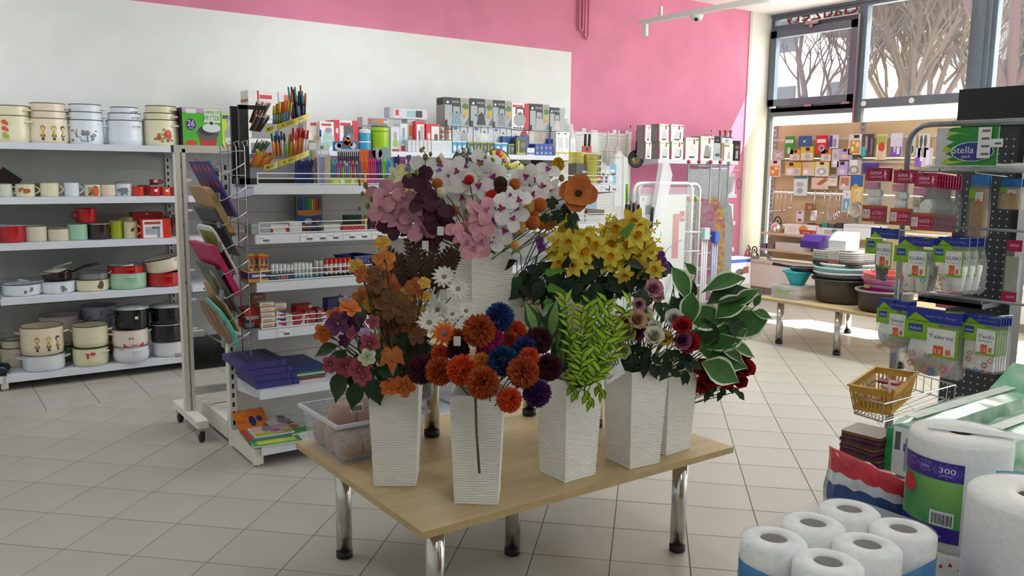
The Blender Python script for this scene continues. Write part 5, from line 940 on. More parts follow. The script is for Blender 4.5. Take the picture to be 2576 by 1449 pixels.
# lower shelves of that bay
def upx(r, Y, z, **k): return bx(k['name'], k['lb'], k['cat'], r, Y, z, k.get('d', .05), k['hx'], pr=k.get('pr', ()))
for k in range(4):
    q = P(1822 + k * 8, 478, Y=6.5); o = thing('utensil_bag', ['bag of red handled kitchen knives on the middle shelf', 'bag of red forks beside the knives', 'bag of steel spoons on the middle shelf', 'bag of blue handled scissors on the middle shelf'][k], 'bag', (q.x, 6.5 + .02 * (k % 2), 1.2455)); c = ['b8202a', 'c0323a', 'a9acb0', '3a5a9a'][k]
    MB().box((-.03, -.008, 0), (.03, .008, .24)).build('film', film('dfe4ea', .35, .1), o); b = MB()
    for j in range(3): b.tube([(-.018 + .018 * j, 0, .02), (-.018 + .018 * j, 0, .11)], .007, 6); b.tube([(-.018 + .018 * j, 0, .11), (-.018 + .018 * j, 0, .2)], .004, 5)
    b.build('cutlery', mat(c, .4), o)['kind'] = 'stuff'
q = P(1828, 547, Y=6.55); o = thing('canister', 'white enamel canister with a lid on the lower shelf', 'canister', (q.x, 6.56, .9305)); MB().lathe([(.075, 0), (.078, .01), (.078, .17)], 20).build('body', mat('e6e8e6', .3), o, True); MB().lathe([(.08, .17), (.08, .19), (.02, .2), (.02, .215)], 20).build('lid', mat('dfe2e0', .3), o, True)
q = P(1858, 470, Y=6.6); o = thing('wire_whisk', 'dark wire whisk hanging at the end of the appliance bay', 'whisk', (q.x, 6.6, q.z)); b = MB()
for k in range(5): b.tube([(.03 * math.cos(k * 1.256) * math.sin(t * math.pi / 8), .03 * math.sin(k * 1.256) * math.sin(t * math.pi / 8), .11 - .14 * t / 8) for t in range(9)], .0016, 4)
b.build('wires', BLACK, o)['kind'] = 'stuff'; MB().tube([(0, 0, .1), (0, 0, .2), (7.85 - q.x, .27, .2)], .005, 6).build('handle', STEEL, o)
bx('carton', 'white and grey carton on the low shelf of the appliance bay', 'box', (1818, 566, 1836, 620), 6.5, .6205, .2, 'e4e6e6', pr=[('f', .2, .3, .8, .6, 'b0b4b8')])
# clothes dryers, ironing boards, stands
def dryer(lb, r, Y, capc, card=True, h=None):
    p0, p1 = P(r[0], 560, Y=Y), P(r[2], 560, Y=Y); top = P((r[0] + r[2]) / 2, r[1], Y=Y).z; w = p1.x - p0.x; o = thing('clothes_dryer', lb, 'clothes dryer', (p0.x, Y, 0)); rr = .07; b = MB(); pts = [(0, 0, .0)]
    pts += [(rr - rr * math.cos(t * math.pi / 8), 0, top - rr + rr * math.sin(t * math.pi / 8)) for t in range(5)] + [(w - rr + rr * math.sin(t * math.pi / 8), 0, top - rr + rr * math.cos(t * math.pi / 8)) for t in range(5)] + [(w, 0, 0)]
    b.tube(pts, .014, 8); b.build('frame', mat('e4e6e6', .3), o, True); b = MB()
    for k in range(16): b.tube([(.012, .01, .15 + k * (top - .25) / 15), (w - .012, .01, .15 + k * (top - .25) / 15)], .002, 4)
    b.build('wire', STEEL, o)['kind'] = 'stuff'; b = MB()
    for x in (.07, w - .06): b.tube([(x, -.02, .0), (x, -.02, top - .13)], .011, 8)
    b.build('leg', CHROME, o)['kind'] = 'stuff'
    for x in (.07, w - .06): MB().sph((x, -.02, top - .13), .02, 10, 6, sc=(1, 1, 1.2)).build('end_cap', mat(capc, .35), o, True)
    if card:
        c = MB().box((.03, -.036, .18), (w - .11, -.034, top - .1)).build('card', mat('dfe2df', .5, n=.02), o); m = [mat(x, .5) for x in ('c8504a', '2c4a6a', '6a6e70', 'b8342e', 'c2c6c4')]
        b = MB(); y = -.0365; W2, H2 = w - .14, top - .28
        def pq(u0, v0, u1, v1, i): b.quad((.03 + u0 * W2, y - .0002 * i, .18 + v0 * H2), (.03 + u1 * W2, y - .0002 * i, .18 + v0 * H2), (.03 + u1 * W2, y - .0002 * i, .18 + v1 * H2), (.03 + u0 * W2, y - .0002 * i, .18 + v1 * H2), i)
        pq(.72, .52, .86, .86, 0); pq(.12, .86, .24, .93, 1); pq(.87, .8, .98, .88, 3); pq(.3, .2, .42, .28, 3); pq(.3, .1, .42, .18, 3)
        for i in range(2):
            for j in range(2): pq(.6 + .18 * i, .12 + .14 * j, .74 + .18 * i, .23 + .14 * j, 4)
        b.tube([(.05 + .1 * W2, y, .18 + .78 * H2), (.05 + .35 * W2, y, .18 + .82 * H2), (.05 + .45 * W2, y, .18 + .7 * H2), (.05 + .2 * W2, y, .18 + .68 * H2), (.05 + .1 * W2, y, .18 + .78 * H2)], .003, 4, 2)
        b.tube([(.1, y, .18 + .35 * H2), (.05 + .6 * W2, y, .18 + .6 * H2), (w - .15, y, .18 + .66 * H2)], .004, 4, 2); b.tube([(.05 + .55 * W2, y, .18 + .2 * H2), (.05 + .7 * W2, y, .18 + .42 * H2), (.05 + .5 * W2, y, .18 + .55 * H2)], .004, 4, 2)
        b.build('print', m, c)['kind'] = 'stuff'; text('24', c, (.03 + .925 * W2, -.0385, .18 + .82 * H2), .03, 'f0e6e4', .04)
        MB().box((.01, -.045, .05), (w - .02, -.0445, top - .03)).build('wrap', film('eef3f3', .16, .08), o)
    return o
dryer('folded clothes dryer in film with red end caps', (1593, 461, 1738, 674), 5.0, 'c8303a'); dryer('folded clothes dryer with a green end cap behind the wrapped one', (1604, 463, 1757, 680), 5.12, '8fb82a', card=False)
bag('long translucent bubble wrap sleeve leaning on the clothes dryer', [(1630, 640), (1650, 640), (1692, 440), (1682, 404), (1668, 412)], 4.9, 'eef1f4', .5, .05, name='wrap_sleeve', cat='sleeve')
def ironing(lb, x0, x1, yt, yn, Y, hx, h2, rz):
    p0, p1 = P(x0, yt, Y=Y), P(x1, yt, Y=Y); w = max(.12, p1.x - p0.x); top = P(x0, yn, Y=Y).z; o = thing('ironing_board', lb, 'ironing board', ((p0.x + p1.x) / 2, Y, 0), rz=rz); s = .17; b = MB(); b.at((0, 0, 0), (math.pi / 2, 0, 0))
    b.prism([(-s, .12), (s, .12), (s, top - .3), (s * .85, top - .13), (s * .45, top - .02), (0, top), (-s * .45, top - .02), (-s * .85, top - .13), (-s, top - .3)], -.018, .018); b.build('padded_cover', mat(hx, .9, n=.15, s=26, h2=h2), o)
    b = MB(); z2 = top + .34
    for x in (-.12, .12): b.tube([(x, .04, .0), (x * .9, .04, z2)], .011, 8)
    b.tube([(-.108, .04, z2 - .04), (.108, .04, z2 - .04)], .01, 6); b.build('leg_frame', mat('8d9196', .35, .4), o, True); b = MB()
    for x in (-.108, .108): b.sph((x, .04, z2), .02, 8, 6)
    b.build('foot_cap', mat('a83a4a' if 'pink' in lb or 'magenta' in lb else '8d8f94', .4), o, True)['kind'] = 'stuff'
    MB().box((-.1, .035, top - .05), (.1, .045, z2 - .07)).build('iron_rest', mat('a0a4a8', .5, n=.05), o)
ironing('ironing board with a pink and grey cover, film wrapped', 1742, 1777, 500, 497, 5.55, '8a8f8e', 'b03a6a', -.55); ironing('ironing board with a magenta and yellow cover', 1772, 1796, 495, 493, 5.75, '8a4a7a', 'c9a83a', -.6); ironing('ironing board with a grey mesh cover', 1795, 1816, 494, 492, 5.95, '8d9496', 'a4aaaa', -.65)
MB_ = MB()
for lb, xc, yt, Y, hx, tb in [('drying stand with a pale aqua plastic head', 1774, 573, 4.95, 'bfd6d8', 'e2e6e8'), ('drying stand with a bright blue plastic head', 1800, 582, 5.2, '3556b8', 'b8c2dc')]:
    c = P(xc, yt, Y=Y); o = thing('drying_stand', lb, 'drying stand', (c.x, Y, 0)); MB().rbox((-.04, -.03, c.z - .1), (.04, .03, c.z), .015).build('head', mat(hx, .35), o); b = MB()
    for x in (-.028, .0, .028): b.tube([(x, 0, 0), (x, 0, c.z - .08)], .009, 8)
    b.build('tube_leg', mat(tb, .3), o, True)['kind'] = 'stuff'; b = MB(); b.tube([(-.04, .01, c.z - .04), (-.2, .03, c.z - .03), (-.3, .03, c.z - .05)], .009, 6)
    for k in range(4): b.tube([(-.03, .015, c.z - .2 - k * .15), (-.28, .03, c.z - .2 - k * .15)], .006, 6)
    b.build('side_bar', mat(tb, .3), o, True)['kind'] = 'stuff'
for k, (x, y, Y, c, lb) in enumerate([(1578, 462, 5.6, '6fb82a', 'lime green mop handle'), (1577, 512, 4.75, '1b1b1d', 'black gripped broom handle'), (1585, 514, 4.75, '1d1d1f', 'black gripped window scraper handle'), (1595, 510, 4.78, '1b1b1d', 'black gripped mop handle'), (1606, 514, 4.8, '222224', 'short black gripped handle'), (1620, 520, 4.8, '26262a', 'slanted black gripped handle'), (1836, 660, 5.9, '2f8a3a', 'green broom stick by the boards')]):
    c0 = P(x, y, Y=Y); o = thing('broom_stick', lb, 'handle', (c0.x, Y, 0), rot=(0, .08 if k == 5 else 0, 0)); MB().tube([(0, 0, 0), (0, 0, c0.z - .16)], .009, 6).build('stick', mat('c9cdd0' if k != 0 and k != 6 else c, .3), o, True); MB().tube([(0, 0, c0.z - .17), (0, 0, c0.z - .01), (0, 0, c0.z)], [.013, .014, .008], 8).build('grip', mat(c, .4), o, True)
bx('carton', 'white iron carton with a blue edge beside the sill', 'box', (1838, 649, 1886, 715), 6.2, P(1862, 716, Y=6.2).z + .001, .2, 'e8eaee', pr=[('f', 0, .82, 1, .95, '3a52a4'), ('f', .2, .35, .7, .6, '4a4a50', 'o'), ('f', .6, .4, .9, .65, 'a8664a'), ('l', 0, .82, 1, .95, '34489a')])
bx('carton', 'plain cardboard carton under the iron carton', 'box', (1838, 716, 1886, 760), 6.2, 0, .2, 'cfc9bd')
# ------------------------------------------------------------ window display
def bxX(name, label, cat, r, X, z, d, hx, pr=(), tx=(), group=None):
    """carton whose front (-X) face fills the pixel box r on plane X"""
    xm = (r[0] + r[2]) / 2; p0, p1 = P(r[0], r[3], X=X), P(r[2], r[3], X=X); q = P(xm, r[1], X=X); zb = z if z is not None else P(xm, r[3], X=X).z
    return carton(name, label, cat, (X + d / 2, (p0.y + p1.y) / 2, zb), abs(p0.y - p1.y), d, max(.004, q.z - zb), hx, -math.pi / 2, pr, tx, group)
t = thing('window_pegboard', 'birch coloured display board with slotted steel uprights in the window', 'display board', (8.86, 6.72, .415)); WOOD = mat('cdb48c', .55, n=.05, s=3, stretch=(8, 1, 1))
for k in range(2):
    for j in range(4): MB().box((0, -(k + 1) * 1.19 + .03, .03 + j * .41), (.018, -k * 1.19 - .03, .43 + j * .41)).build('panel', WOOD, t)
for k in range(3):
    u = MB().box((-.02, -k * 1.19 - .025, 0), (.02, -k * 1.19 + .025, 1.66)).build('upright', mat('a9a9ae', .4, .5), t); b = MB()
    for j in range(27):
        for s in (-1, 1): b.box((-.0215, -k * 1.19 + s * .008 - .003, .06 + j * .06), (-.0195, -k * 1.19 + s * .008 + .003, .085 + j * .06))
    b.build('slot_row', SLOT, u)['kind'] = 'stuff'
b = MB()
for z in (1.47, 1.20, 1.05, .82): b.box((-.05, -2.3, z), (-.044, -.02, z + .02))
b.build('hook_rail', film('e8e0f0', .5, .1), t)['kind'] = 'stuff'
def hang(name, lb, cat, r, hx, pr=(), X=8.76, d=.02, hook=True, tx=()):
    o = bxX(name, lb, cat, r, X, None, d, hx, pr, tx)
    b = MB(); h = o.dimensions.z if False else P((r[0] + r[2]) / 2, r[1], X=X).z - P((r[0] + r[2]) / 2, r[3], X=X).z
    b.tube([(0, -d / 2, h - .01), (0, .11, h - .005)], .0025, 5); b.build('hook', STEEL, o); return o
CL = [('f', .05, .05, .95, .55, 'd4d4d2'), ('f', .3, .1, .8, .5, 'b4b4b2', 'o'), ('f', .4, .7, .7, .95, '2c2a26')]
for a in [('silicone_pack', 'green pack of a silicone gadget', (1973, 343, 1995, 388), '2f9a3a', [('f', .05, .62, .95, .82, 'dfe6dc'), ('f', .3, 0, .7, .4, 'c4cfc0', 'o')]), ('trivet_pack', 'blue pack of a folding trivet', (2008, 342, 2038, 369), '35608f', [('f', .1, .1, .9, .9, '4a7aa8', [(0, .1), (.5, .45), (1, 0), (.6, .5), (1, 1), (.5, .6), (0, .9), (.4, .5)]), ('f', .4, .4, .6, .6, 'd8d8d8', 'o')]),
    ('strainer_pack', 'red pack of a sink strainer', (2051, 341, 2078, 386), 'cc2f2f', [('f', .1, .6, .9, .8, 'e6dcda'), ('f', .25, .1, .85, .5, 'b8b0b0', 'o'), ('f', .4, .2, .7, .4, 'a03a3a', 'o')]), ('spoon_pack', 'purple and white pack of measuring spoons', (2086, 339, 2106, 373), 'd8d4e2', [('f', 0, .1, .35, .95, '4a3a9a'), ('f', .4, .1, .6, .7, '9a9aa4'), ('f', .65, .1, .85, .7, '8a8a94')]),
    ('cutter_card', 'card of golden cookie cutters beside the steel upright', (2133, 337, 2165, 389), 'dcd8d0', [('f', .1, .05, .9, .7, 'c8963a'), ('f', .2, .15, .45, .4, 'e4d8c0', 'o'), ('f', .55, .35, .85, .6, 'e0d4bc', 'o'), ('f', .3, .5, .5, .65, 'e0d4bc', 'o'), ('f', .4, .8, .8, .95, '2c2a28')]), ('peeler_pack', 'dark pack of peelers with a turquoise handle', (2166, 337, 2194, 394), '55494c', [('f', 0, .02, .4, .45, '3fb0c0'), ('f', .3, .3, .5, .9, 'a89a9c'), ('f', .6, .2, .75, .95, '3a3236'), ('f', .8, .1, .95, .8, '8a7a7c')]),
    ('vegetable_pack', 'long pack with a vegetable picture', (2202, 338, 2226, 402), 'd8cfae', [('f', .0, .6, 1, .95, 'a8b05a'), ('f', .2, .3, .9, .7, 'c84a3a', 'o'), ('f', .1, .0, .8, .35, 'd8b8a0', 'o')]), ('peeler_pack', 'white and purple pack of a steel peeler', (2238, 335, 2266, 394), 'd4cfe0', [('f', 0, 0, 1, .42, '7a52a8'), ('f', .3, .15, .5, .75, 'c9c9d0', 'o'), ('f', .6, .1, .85, .4, 'e4e0ea')]),
    ('fork_pack', 'grey star shaped mould pack sticking out of the board end', (1942, 377, 1972, 402), 'b4aaa4', [('f', .1, .1, .9, .8, 'd4d0cc', [(0, .9), (.3, .55), (.1, 0), (.6, .3), (1, .1), (.75, .6), (.9, 1), (.5, .75)])]), ('mould_pack', 'orange headed pack of tart moulds', (1985, 376, 2012, 404), 'd6a23a', CL), ('mould_pack', 'yellow headed pack of shell moulds', (2013, 369, 2045, 404), 'd2b43a', CL), ('mould_pack', 'orange headed pack of a round mould', (2064, 375, 2090, 406), 'd8863a', CL),
    ('infuser_card', 'tall grey card with two steel infusers', (2091, 375, 2109, 421), 'c9c4c4', [('f', .2, .1, .8, .4, 'e4e2e0', 'o'), ('f', .2, .5, .8, .75, 'aaa8a8', 'o')]), ('mould_pack', 'upper lilac pack of a cake mould', (2110, 374, 2142, 402), 'b8a2cc', [('f', .2, .1, .7, .5, 'dcc9a0', 'o'), ('f', .3, .75, .6, .97, '2c2830')]),
    ('cutter_card', 'card of orange cookie cutters hanging past the board end', (1934, 402, 1961, 445), 'e0d0c6', [('f', .1, .05, .9, .65, 'd08a2f'), ('f', .2, .2, .5, .4, 'e6d8c8', 'o'), ('f', .5, .4, .85, .6, 'e2d2c0', 'o'), ('f', .35, .78, .7, .95, '2c2826')]), ('mould_pack', 'wide yellow pack of fluted moulds', (1974, 408, 2015, 442), 'cfae36', [('f', .05, .03, .95, .58, 'cfcdc6'), ('f', .1, .1, .5, .5, 'e8e6e0', 'o'), ('f', .55, .1, .9, .5, 'b4b0a8', 'o'), ('f', .25, .72, .5, .97, '2c2a26')]),
    ('mould_pack', 'pink and yellow pack of a ring mould', (2017, 408, 2048, 442), 'dcbf7c', [('f', .05, .03, .95, .5, 'cfc8c0'), ('f', .1, .1, .5, .45, 'f0eeec', 'o'), ('f', .1, .6, .5, .95, 'd8a0a0')]), ('mould_pack', 'pale yellow pack of a large fluted mould', (2049, 407, 2083, 444), 'dfd38c', [('f', .05, .03, .95, .66, 'd8dad8'), ('f', .15, .08, .85, .6, 'a8b0b0', 'o'), ('f', .35, .2, .65, .45, 'eef0ee', 'o'), ('f', .35, .8, .65, .97, '2c2a26')]),
    ('mould_pack', 'lower lilac pack of a cake mould', (2104, 406, 2131, 441), 'bca6d0', [('f', .2, .1, .8, .45, 'd8d4dc', 'o'), ('f', .3, .75, .7, .97, '2c2830')]), ('ring_set', 'steel ring set with a white tag', (2134, 402, 2164, 440), 'bcb8b4', [('f', .0, .05, .9, .6, '8e8a86', 'o'), ('f', .2, .15, .7, .5, 'cfccc8', 'o'), ('f', .1, .62, .7, 1, 'e4e4e8')]), ('gadget_bag', 'violet fabric bag on the second panel', (2170, 410, 2206, 435), '3d2f8f', [('f', .1, .7, .9, .9, '4d40a0')]),
    ('nozzle_card', 'white card with a teal top and steel nozzles', (1995, 443, 2028, 492), 'd6e2e2', [('f', 0, .87, 1, 1, '2f6a78'), ('f', .25, .1, .75, .4, '9aa4a6', 'o'), ('f', .2, .45, .8, .7, 'aab4b6', 'o')]), ('brush_pack', 'orange pack of pastry brushes', (2040, 447, 2082, 476), 'd9c4b0', [('f', .3, .3, 1, 1, 'b86a3a', [(0, .2), (.7, 1), (1, .8), (.4, 0)]), ('f', .55, .1, .8, .45, 'c9c4be', 'o')]), ('tag_card', 'small white card with a yellow badge', (2083, 443, 2104, 468), 'd8d4d8', [('f', .2, .35, .8, .6, 'd8c44a', 'o'), ('f', .1, .8, .9, .95, '8a8a90')]),
    ('coaster_pack', 'brown and white pack of nutcrackers', (2111, 443, 2137, 477), 'd0c4ba', [('f', .1, .3, .9, .9, 'b4785a'), ('f', .2, .1, .6, .45, 'e0d8d0', 'o')]), ('skewer_pack', 'blue and yellow pack of wooden skewers', (2139, 442, 2168, 510), 'd8b64a', [('f', 0, .6, 1, 1, '2f62b0'), ('f', .3, .05, .9, .55, 'dccf9c'), ('f', .2, .5, .6, .7, 'c8a03a', 'o')]),
    ('flower_card', 'small lilac card with a red flower near the lower shelf', (2002, 531, 2020, 560), 'd8c8d0', [('f', .2, .1, .8, .35, 'a83a4a', 'o'), ('f', .3, .8, .7, .95, '4a4a9a')]), ('cookie_form', 'brown wooden cookie form', (2025, 511, 2048, 531), '8f5a30', [('f', .3, .2, .7, .7, 'b88a5a', 'o')]), ('thermometer_card', 'white card with a blue thermometer picture', (2117, 478, 2138, 533), 'e4dce0', [('f', .1, .05, .9, .62, '6fa4cc'), ('f', .4, .1, .6, .5, 'e8eef2', 'o'), ('f', .45, .75, .55, .85, '55505a')]),
    ('clip_pack', 'clear pack of blue clips on the second panel', (2212, 420, 2238, 440), 'c4ccd4', [('f', .3, .2, .7, .7, '7a9ab4')]), ('tool_pack', 'purple pack of white handled tools', (2300, 372, 2342, 420), 'd4cade', [('f', .0, .0, .4, .5, '8a5ab8'), ('f', .3, .3, .5, .9, 'e8e4ec'), ('f', .65, .1, .85, .9, 'e8e4ec')]), ('whisk_card', 'card of a black and steel grater', (2285, 338, 2300, 392), 'c4c4b4', [('f', .2, .1, .8, .5, '3a4a3a', 'o'), ('f', .2, .5, .8, .9, 'aab09a', 'o')]), ('scissor_card', 'card of two grey handled scissors', (2308, 336, 2334, 396), 'd4d2d2', [('f', .1, .4, .4, .95, '5a5a5c', 'o'), ('f', .5, .4, .8, .95, '5a5a5c', 'o'), ('f', .3, .05, .6, .4, '9a9a9c')])]:
    hang(a[0], a[1], 'pack', *a[2:])
def utensil(lb, x, y0, y1, kind, X=8.74, group=None):
    a, c = P(x, y0, X=X), P(x, y1, X=X); L = a.z - c.z; o = thing('steel_' + kind, lb, kind, (X, a.y, c.z), -math.pi / 2, group); MB().tube([(0, 0, L * .3), (0, -.004, L * .6), (0, 0, L)], [.004, .006, .008], 6).build('handle', CHROME, o, True); b = MB()
    MB().tube([(0, 0, L - .008), (0, .12, L)], .002, 4).build('hook', STEEL, o)
    if kind in ('ladle', 'spoon'): b.sph((0, -.01, L * .15), .035 if kind == 'spoon' else .03, 12, 7, sc=(.8, .35, 1.2) if kind == 'spoon' else (1, 1, .6))
    elif kind == 'fork': [b.box((-.022 + k * .015, -.003, 0), (-.014 + k * .015, 0, L * .3)) for k in range(4)]
    else:
        for k in range(6): b.box((-.04 + k * .0145, -.003, 0), (-.033 + k * .0145, 0, L * .28))
        b.box((-.04, -.003, -.004), (.04, 0, .008)); b.box((-.04, -.003, L * .27), (.04, 0, L * .32))
    b.build('head', CHROME, o, kind in ('ladle', 'spoon'))
for k, x in enumerate((1947, 1957, 1967, 1978)): utensil('slim steel ladle with a long thin handle at the board end', x, 477, 541 - k, 'ladle', group='thin ladles at the board end')
for lb, x, y0, y1, kd in [('short steel ladle under the nozzle card', 1992, 486, 530, 'ladle'), ('steel slotted turner with a white label', 2051, 480, 553, 'turner'), ('steel soup ladle beside the slotted turner', 2076, 480, 546, 'ladle'), ('steel serving fork between ladle and spoon', 2090, 480, 553, 'fork'), ('steel serving spoon beside the fork', 2105, 480, 556, 'spoon'), ('second steel serving spoon behind the fork', 2113, 484, 548, 'spoon'), ('black edged slotted turner above the shelf', 2133, 530, 568, 'turner')]: utensil(lb, x, y0, y1, kd)
c = P(2150, 528, X=8.72); o = thing('sieve', 'large round steel sieve with a rim handle', 'sieve', c, -math.pi / 2); b = MB(); b.at((0, 0, 0), (math.pi / 2, 0, 0)); b.cap0 = b.cap1 = False; b.lathe([(.075, 0), (.082, .004), (.082, .012), (.076, .012)], 24); b.build('rim', CHROME, o, True); b = MB(); b.at((0, 0, 0), (math.pi / 2, 0, 0)); b.cap0 = b.cap1 = False; b.lathe([(.075, .004), (.055, -.03), (.0001, -.045)], 20); b.build('mesh', film('c9c0b8', .55, .3), o, True); MB().tube([(0, .0, .08), (0, .0, .2), (0, .12, .205)], .005, 6).build('handle', CHROME, o)
for lb, a, z in [('birch shelf board with cartons under the utensils', (1914, 583, 2150, 597), .62), ('birch shelf board with a grey dish above the sill', (1914, 624, 2100, 641), .455)]:
    q = P(a[0], a[1], X=8.62); q2 = P(a[2], a[1], X=8.62); o = thing('shelf_board', lb, 'shelf', (8.62, q.y, q.z - .025)); MB().box((0, q2.y - q.y, 0), (.235, 0, .025)).build('board', WOOD, o); MB().box((.05, q2.y - q.y + .05, -.012), (.23, -.1, 0)).build('bracket', STEEL, o)
ZS1, ZS2 = P(1914, 583, X=8.62).z, P(1914, 624, X=8.62).z
def kettle(lb, x, w, yb, X, z, hx, metal=.9):
    q = P(x, yb, X=X); r = w * dep(q) / F / 2; o = thing('kettle', lb, 'kettle', (X, q.y, z + .0005)); MB().lathe([(r * .95, 0), (r, .01), (r * .9, r * .9), (r * .45, r * 1.5), (.0001, r * 1.6)], 20).build('body', mat(hx, .18, metal), o, True); MB().sph((0, 0, r * 1.68), .012, 8, 5).build('knob', BLACK, o, True)
    MB().tube([(0, r * .62 * math.cos(math.pi * k / 8), r * 1.35 + r * .95 * math.sin(math.pi * k / 8)) for k in range(9)], .008, 6).build('handle', BLACK, o, True); MB().tube([(0, r * .7, r * .9), (0, r * 1.25, r * 1.35)], [.014, .01], 8).build('spout', mat(hx, .18, metal), o, True); return o
kettle('polished steel kettle on the birch shelf', 1955, 34, 583, 8.72, ZS1, 'd0c8c4')
kettle('pink kettle on the window sill', 1880, 26, 634, 8.72, .4155, 'c06a7c', .4); kettle('steel kettle beside the pink one on the sill', 1898, 26, 636, 8.68, .4155, 'b8b0aa')
bxX('carton', 'white carton with orange dessert pictures and a red print block', 'box', (1973, 565, 2052, 587), 8.64, ZS1, .12, 'ece6e2', pr=[('f', .45, .05, .75, .95, 'd88a3a', 'o'), ('f', .5, .05, 1, .5, 'b8302c'), ('f', .1, .2, .4, .8, 'dcd2cc')], tx=[('f', 'foremki', .7, .18, .02, 'f2e0dc', .09), ('f', '6', .94, .15, .03, 'f2e0dc', .015)])
bxX('tray', 'clear plastic tray of small kitchen tools', 'tray', (2054, 574, 2118, 590), 8.64, ZS1, .14, 'e2dcda', pr=[('f', .3, .3, .6, .8, 'b8aaa4'), ('f', .6, .5, .8, .9, '3aa08a')])
for k in range(5): bxX('gadget', 'small dark kitchen gadget lying in the clear tray', 'gadget', (2030 + k * 18, 561 + (k % 2) * 3, 2044 + k * 18, 575), 8.70, None, .05, ['4a4444', '8a3a3a', '2f8f7a', '55504c', '3a3a3c'][k], group='gadgets above the tray')
bxX('storage_box', 'white lidded storage box on the birch shelf', 'box', (2120, 566, 2205, 602), 8.6, None, .2, 'e8eaea', pr=[('f', 0, .82, 1, .9, 'c9cccc')])
bxX('grey_dish', 'pale grey oven dish on the lower birch board', 'dish', (1950, 611, 2022, 624), 8.66, ZS2, .15, 'cfcccc'); bxX('gadget', 'violet scale pack beside the oven dish', 'pack', (1912, 612, 1926, 624), 8.66, ZS2, .08, '6a6488'); bxX('gadget', 'grey scale pack beside the oven dish', 'pack', (1930, 613, 1945, 624), 8.66, ZS2, .08, '77757e')
# ------------------------------------------------------------ low tables
MAPLE = mat('c9b186', .42, n=.05, s=2.5, stretch=(1, 10, 10)); EDGE = mat('bda678', .5, n=.05)
def ltable(lb, x0, x1, y0, y1, z, legs):
    t = thing('display_table', lb, 'table', (x0, y0, 0)); MB().box((0, 0, z - .024), (x1 - x0, y1 - y0, z)).build('tabletop', [MAPLE], t); MB().box((-.001, -.001, z - .0235), (x1 - x0 + .001, y1 - y0 + .001, z - .0005)).build('edge_band', EDGE, t)
    for x, y in legs:
        l = MB().lathe([(.03, .028), (.03, z - .026)], 24, (x - x0, y - y0, 0)).build('leg', CHROME, t, True); MB().lathe([(.027, 0), (.0315, .004), (.0315, .028)], 24, (x - x0, y - y0, 0)).build('foot', BLACK, l, True); MB().lathe([(.045, z - .03), (.045, z - .024)], 20, (x - x0, y - y0, 0)).build('plate', STEEL, l, True)
    return t
ltable('low maple table of flower vases with five chrome legs', 1.165, 2.556, 2.06, 3.06, .42, [(1.269, 2.853), (1.269, 2.165), (2.373, 2.163), (1.818, 2.507), (2.40, 2.90)])
ltable('low maple table of plastic tubs near the window', 6.06, 7.25, 3.30, 4.70, .40, [(6.149, 4.515), (6.16, 3.953), (7.115, 4.465), (6.16, 3.40), (7.1, 3.40)])
Z2T = .4005
def tub(name, lb, x, y, z, rx, ry, h, hx, rim=None, cat='tub', flare=1.12, inside=None, rz=0):
    o = thing(name, lb, cat, (x, y, z), rz); b = MB(); b.cap1 = False; b.at((0, 0, 0), None, (1, ry / rx, 1)); b.lathe([(rx * .9 / flare, 0), (rx / flare, .012), (rx * .97, h)], 32); b.build('body', mat(hx, .4, n=.04), o, True); b = MB(); b.cap0 = b.cap1 = False; b.at((0, 0, 0), None, (1, ry / rx, 1)); b.lathe([(rx * .97, h - .004), (rx * 1.06, h - .01), (rx * 1.07, h + .004), (rx, h + .006), (rx * .96, h)], 32); b.build('rim', mat(rim or hx, .4), o, True); b = MB(); b.cap1 = False; b.at((0, 0, 0), None, (1, ry / rx, 1)); b.lathe([(rx * .86 / flare, .006), (rx * .95, h)], 32); b.build('lining', mat(inside or hx, .5), o, True); return o
cx, cy = 6.52, 4.13
tub('wash_tub', 'dark brown oval wash tub at the bottom of the tub stack', cx, cy, Z2T, .30, .26, .20, '45403a'); tub('wash_tub', 'dark brown oval tub nested second in the stack', cx, cy, Z2T + .035, .29, .25, .195, '3f3a35'); tub('wash_tub', 'white oval tub nested in the brown tubs', cx, cy, Z2T + .065, .29, .25, .195, 'e2e6e6'); tub('wash_tub', 'pale aqua oval tub nested in the white tub', cx, cy, Z2T + .105, .295, .255, .195, 'a9d4d4', 'a9d4d4', inside='b8c4bc'); tub('wash_tub', 'white oval tub topmost of the nested stack', cx + .02, cy, Z2T + .14, .27, .22, .19, 'e4e6e2', inside='c9c9c0')
for k in range(7):
    c = ['3c2a24', '4a342c', '8d8880', 'bcb8b2', 'b4b0aa', 'c4c0bb', 'c9c6c2'][k]; zz = Z2T + .315 + k * .018
    o = thing('laundry_tray', ['dark brown handled tray at the bottom of the tray stack', 'brown handled tray second in the tray stack', 'dark grey handled tray in the tray stack', 'grey handled tray in the middle of the tray stack', 'light grey handled tray above the middle of the stack', 'pale grey handled tray next to the top', 'pale grey handled tray on top of the stack'][k], 'tray', (cx + .03, cy + .01, zz)); b = MB(); w_, d_ = .25, .21
    b.rbox((-w_, -d_, 0), (w_, d_, .006), .06); b.build('base', mat(c, .45), o); b = MB(); pts = []
    for (qx, qy, a0) in ((w_ - .06, d_ - .06, 0), (-w_ + .06, d_ - .06, 90), (-w_ + .06, -d_ + .06, 180), (w_ - .06, -d_ + .06, 270)):
        for s in range(4): pts.append((qx + .06 * math.cos(math.radians(a0 + 30 * s)), qy + .06 * math.sin(math.radians(a0 + 30 * s)), .011))
    b.tube(pts + [pts[0]], .008, 6); b.build('rim', mat(c, .4), o, True)
    MB().rbox((-w_ - .022, -.07, .004), (-w_ - .006, .03, .022), .006).build('handle', mat('8a5a30' if k < 3 else 'b4b0a8', .5), o)
zt = Z2T + .315 + 7 * .018 + .004
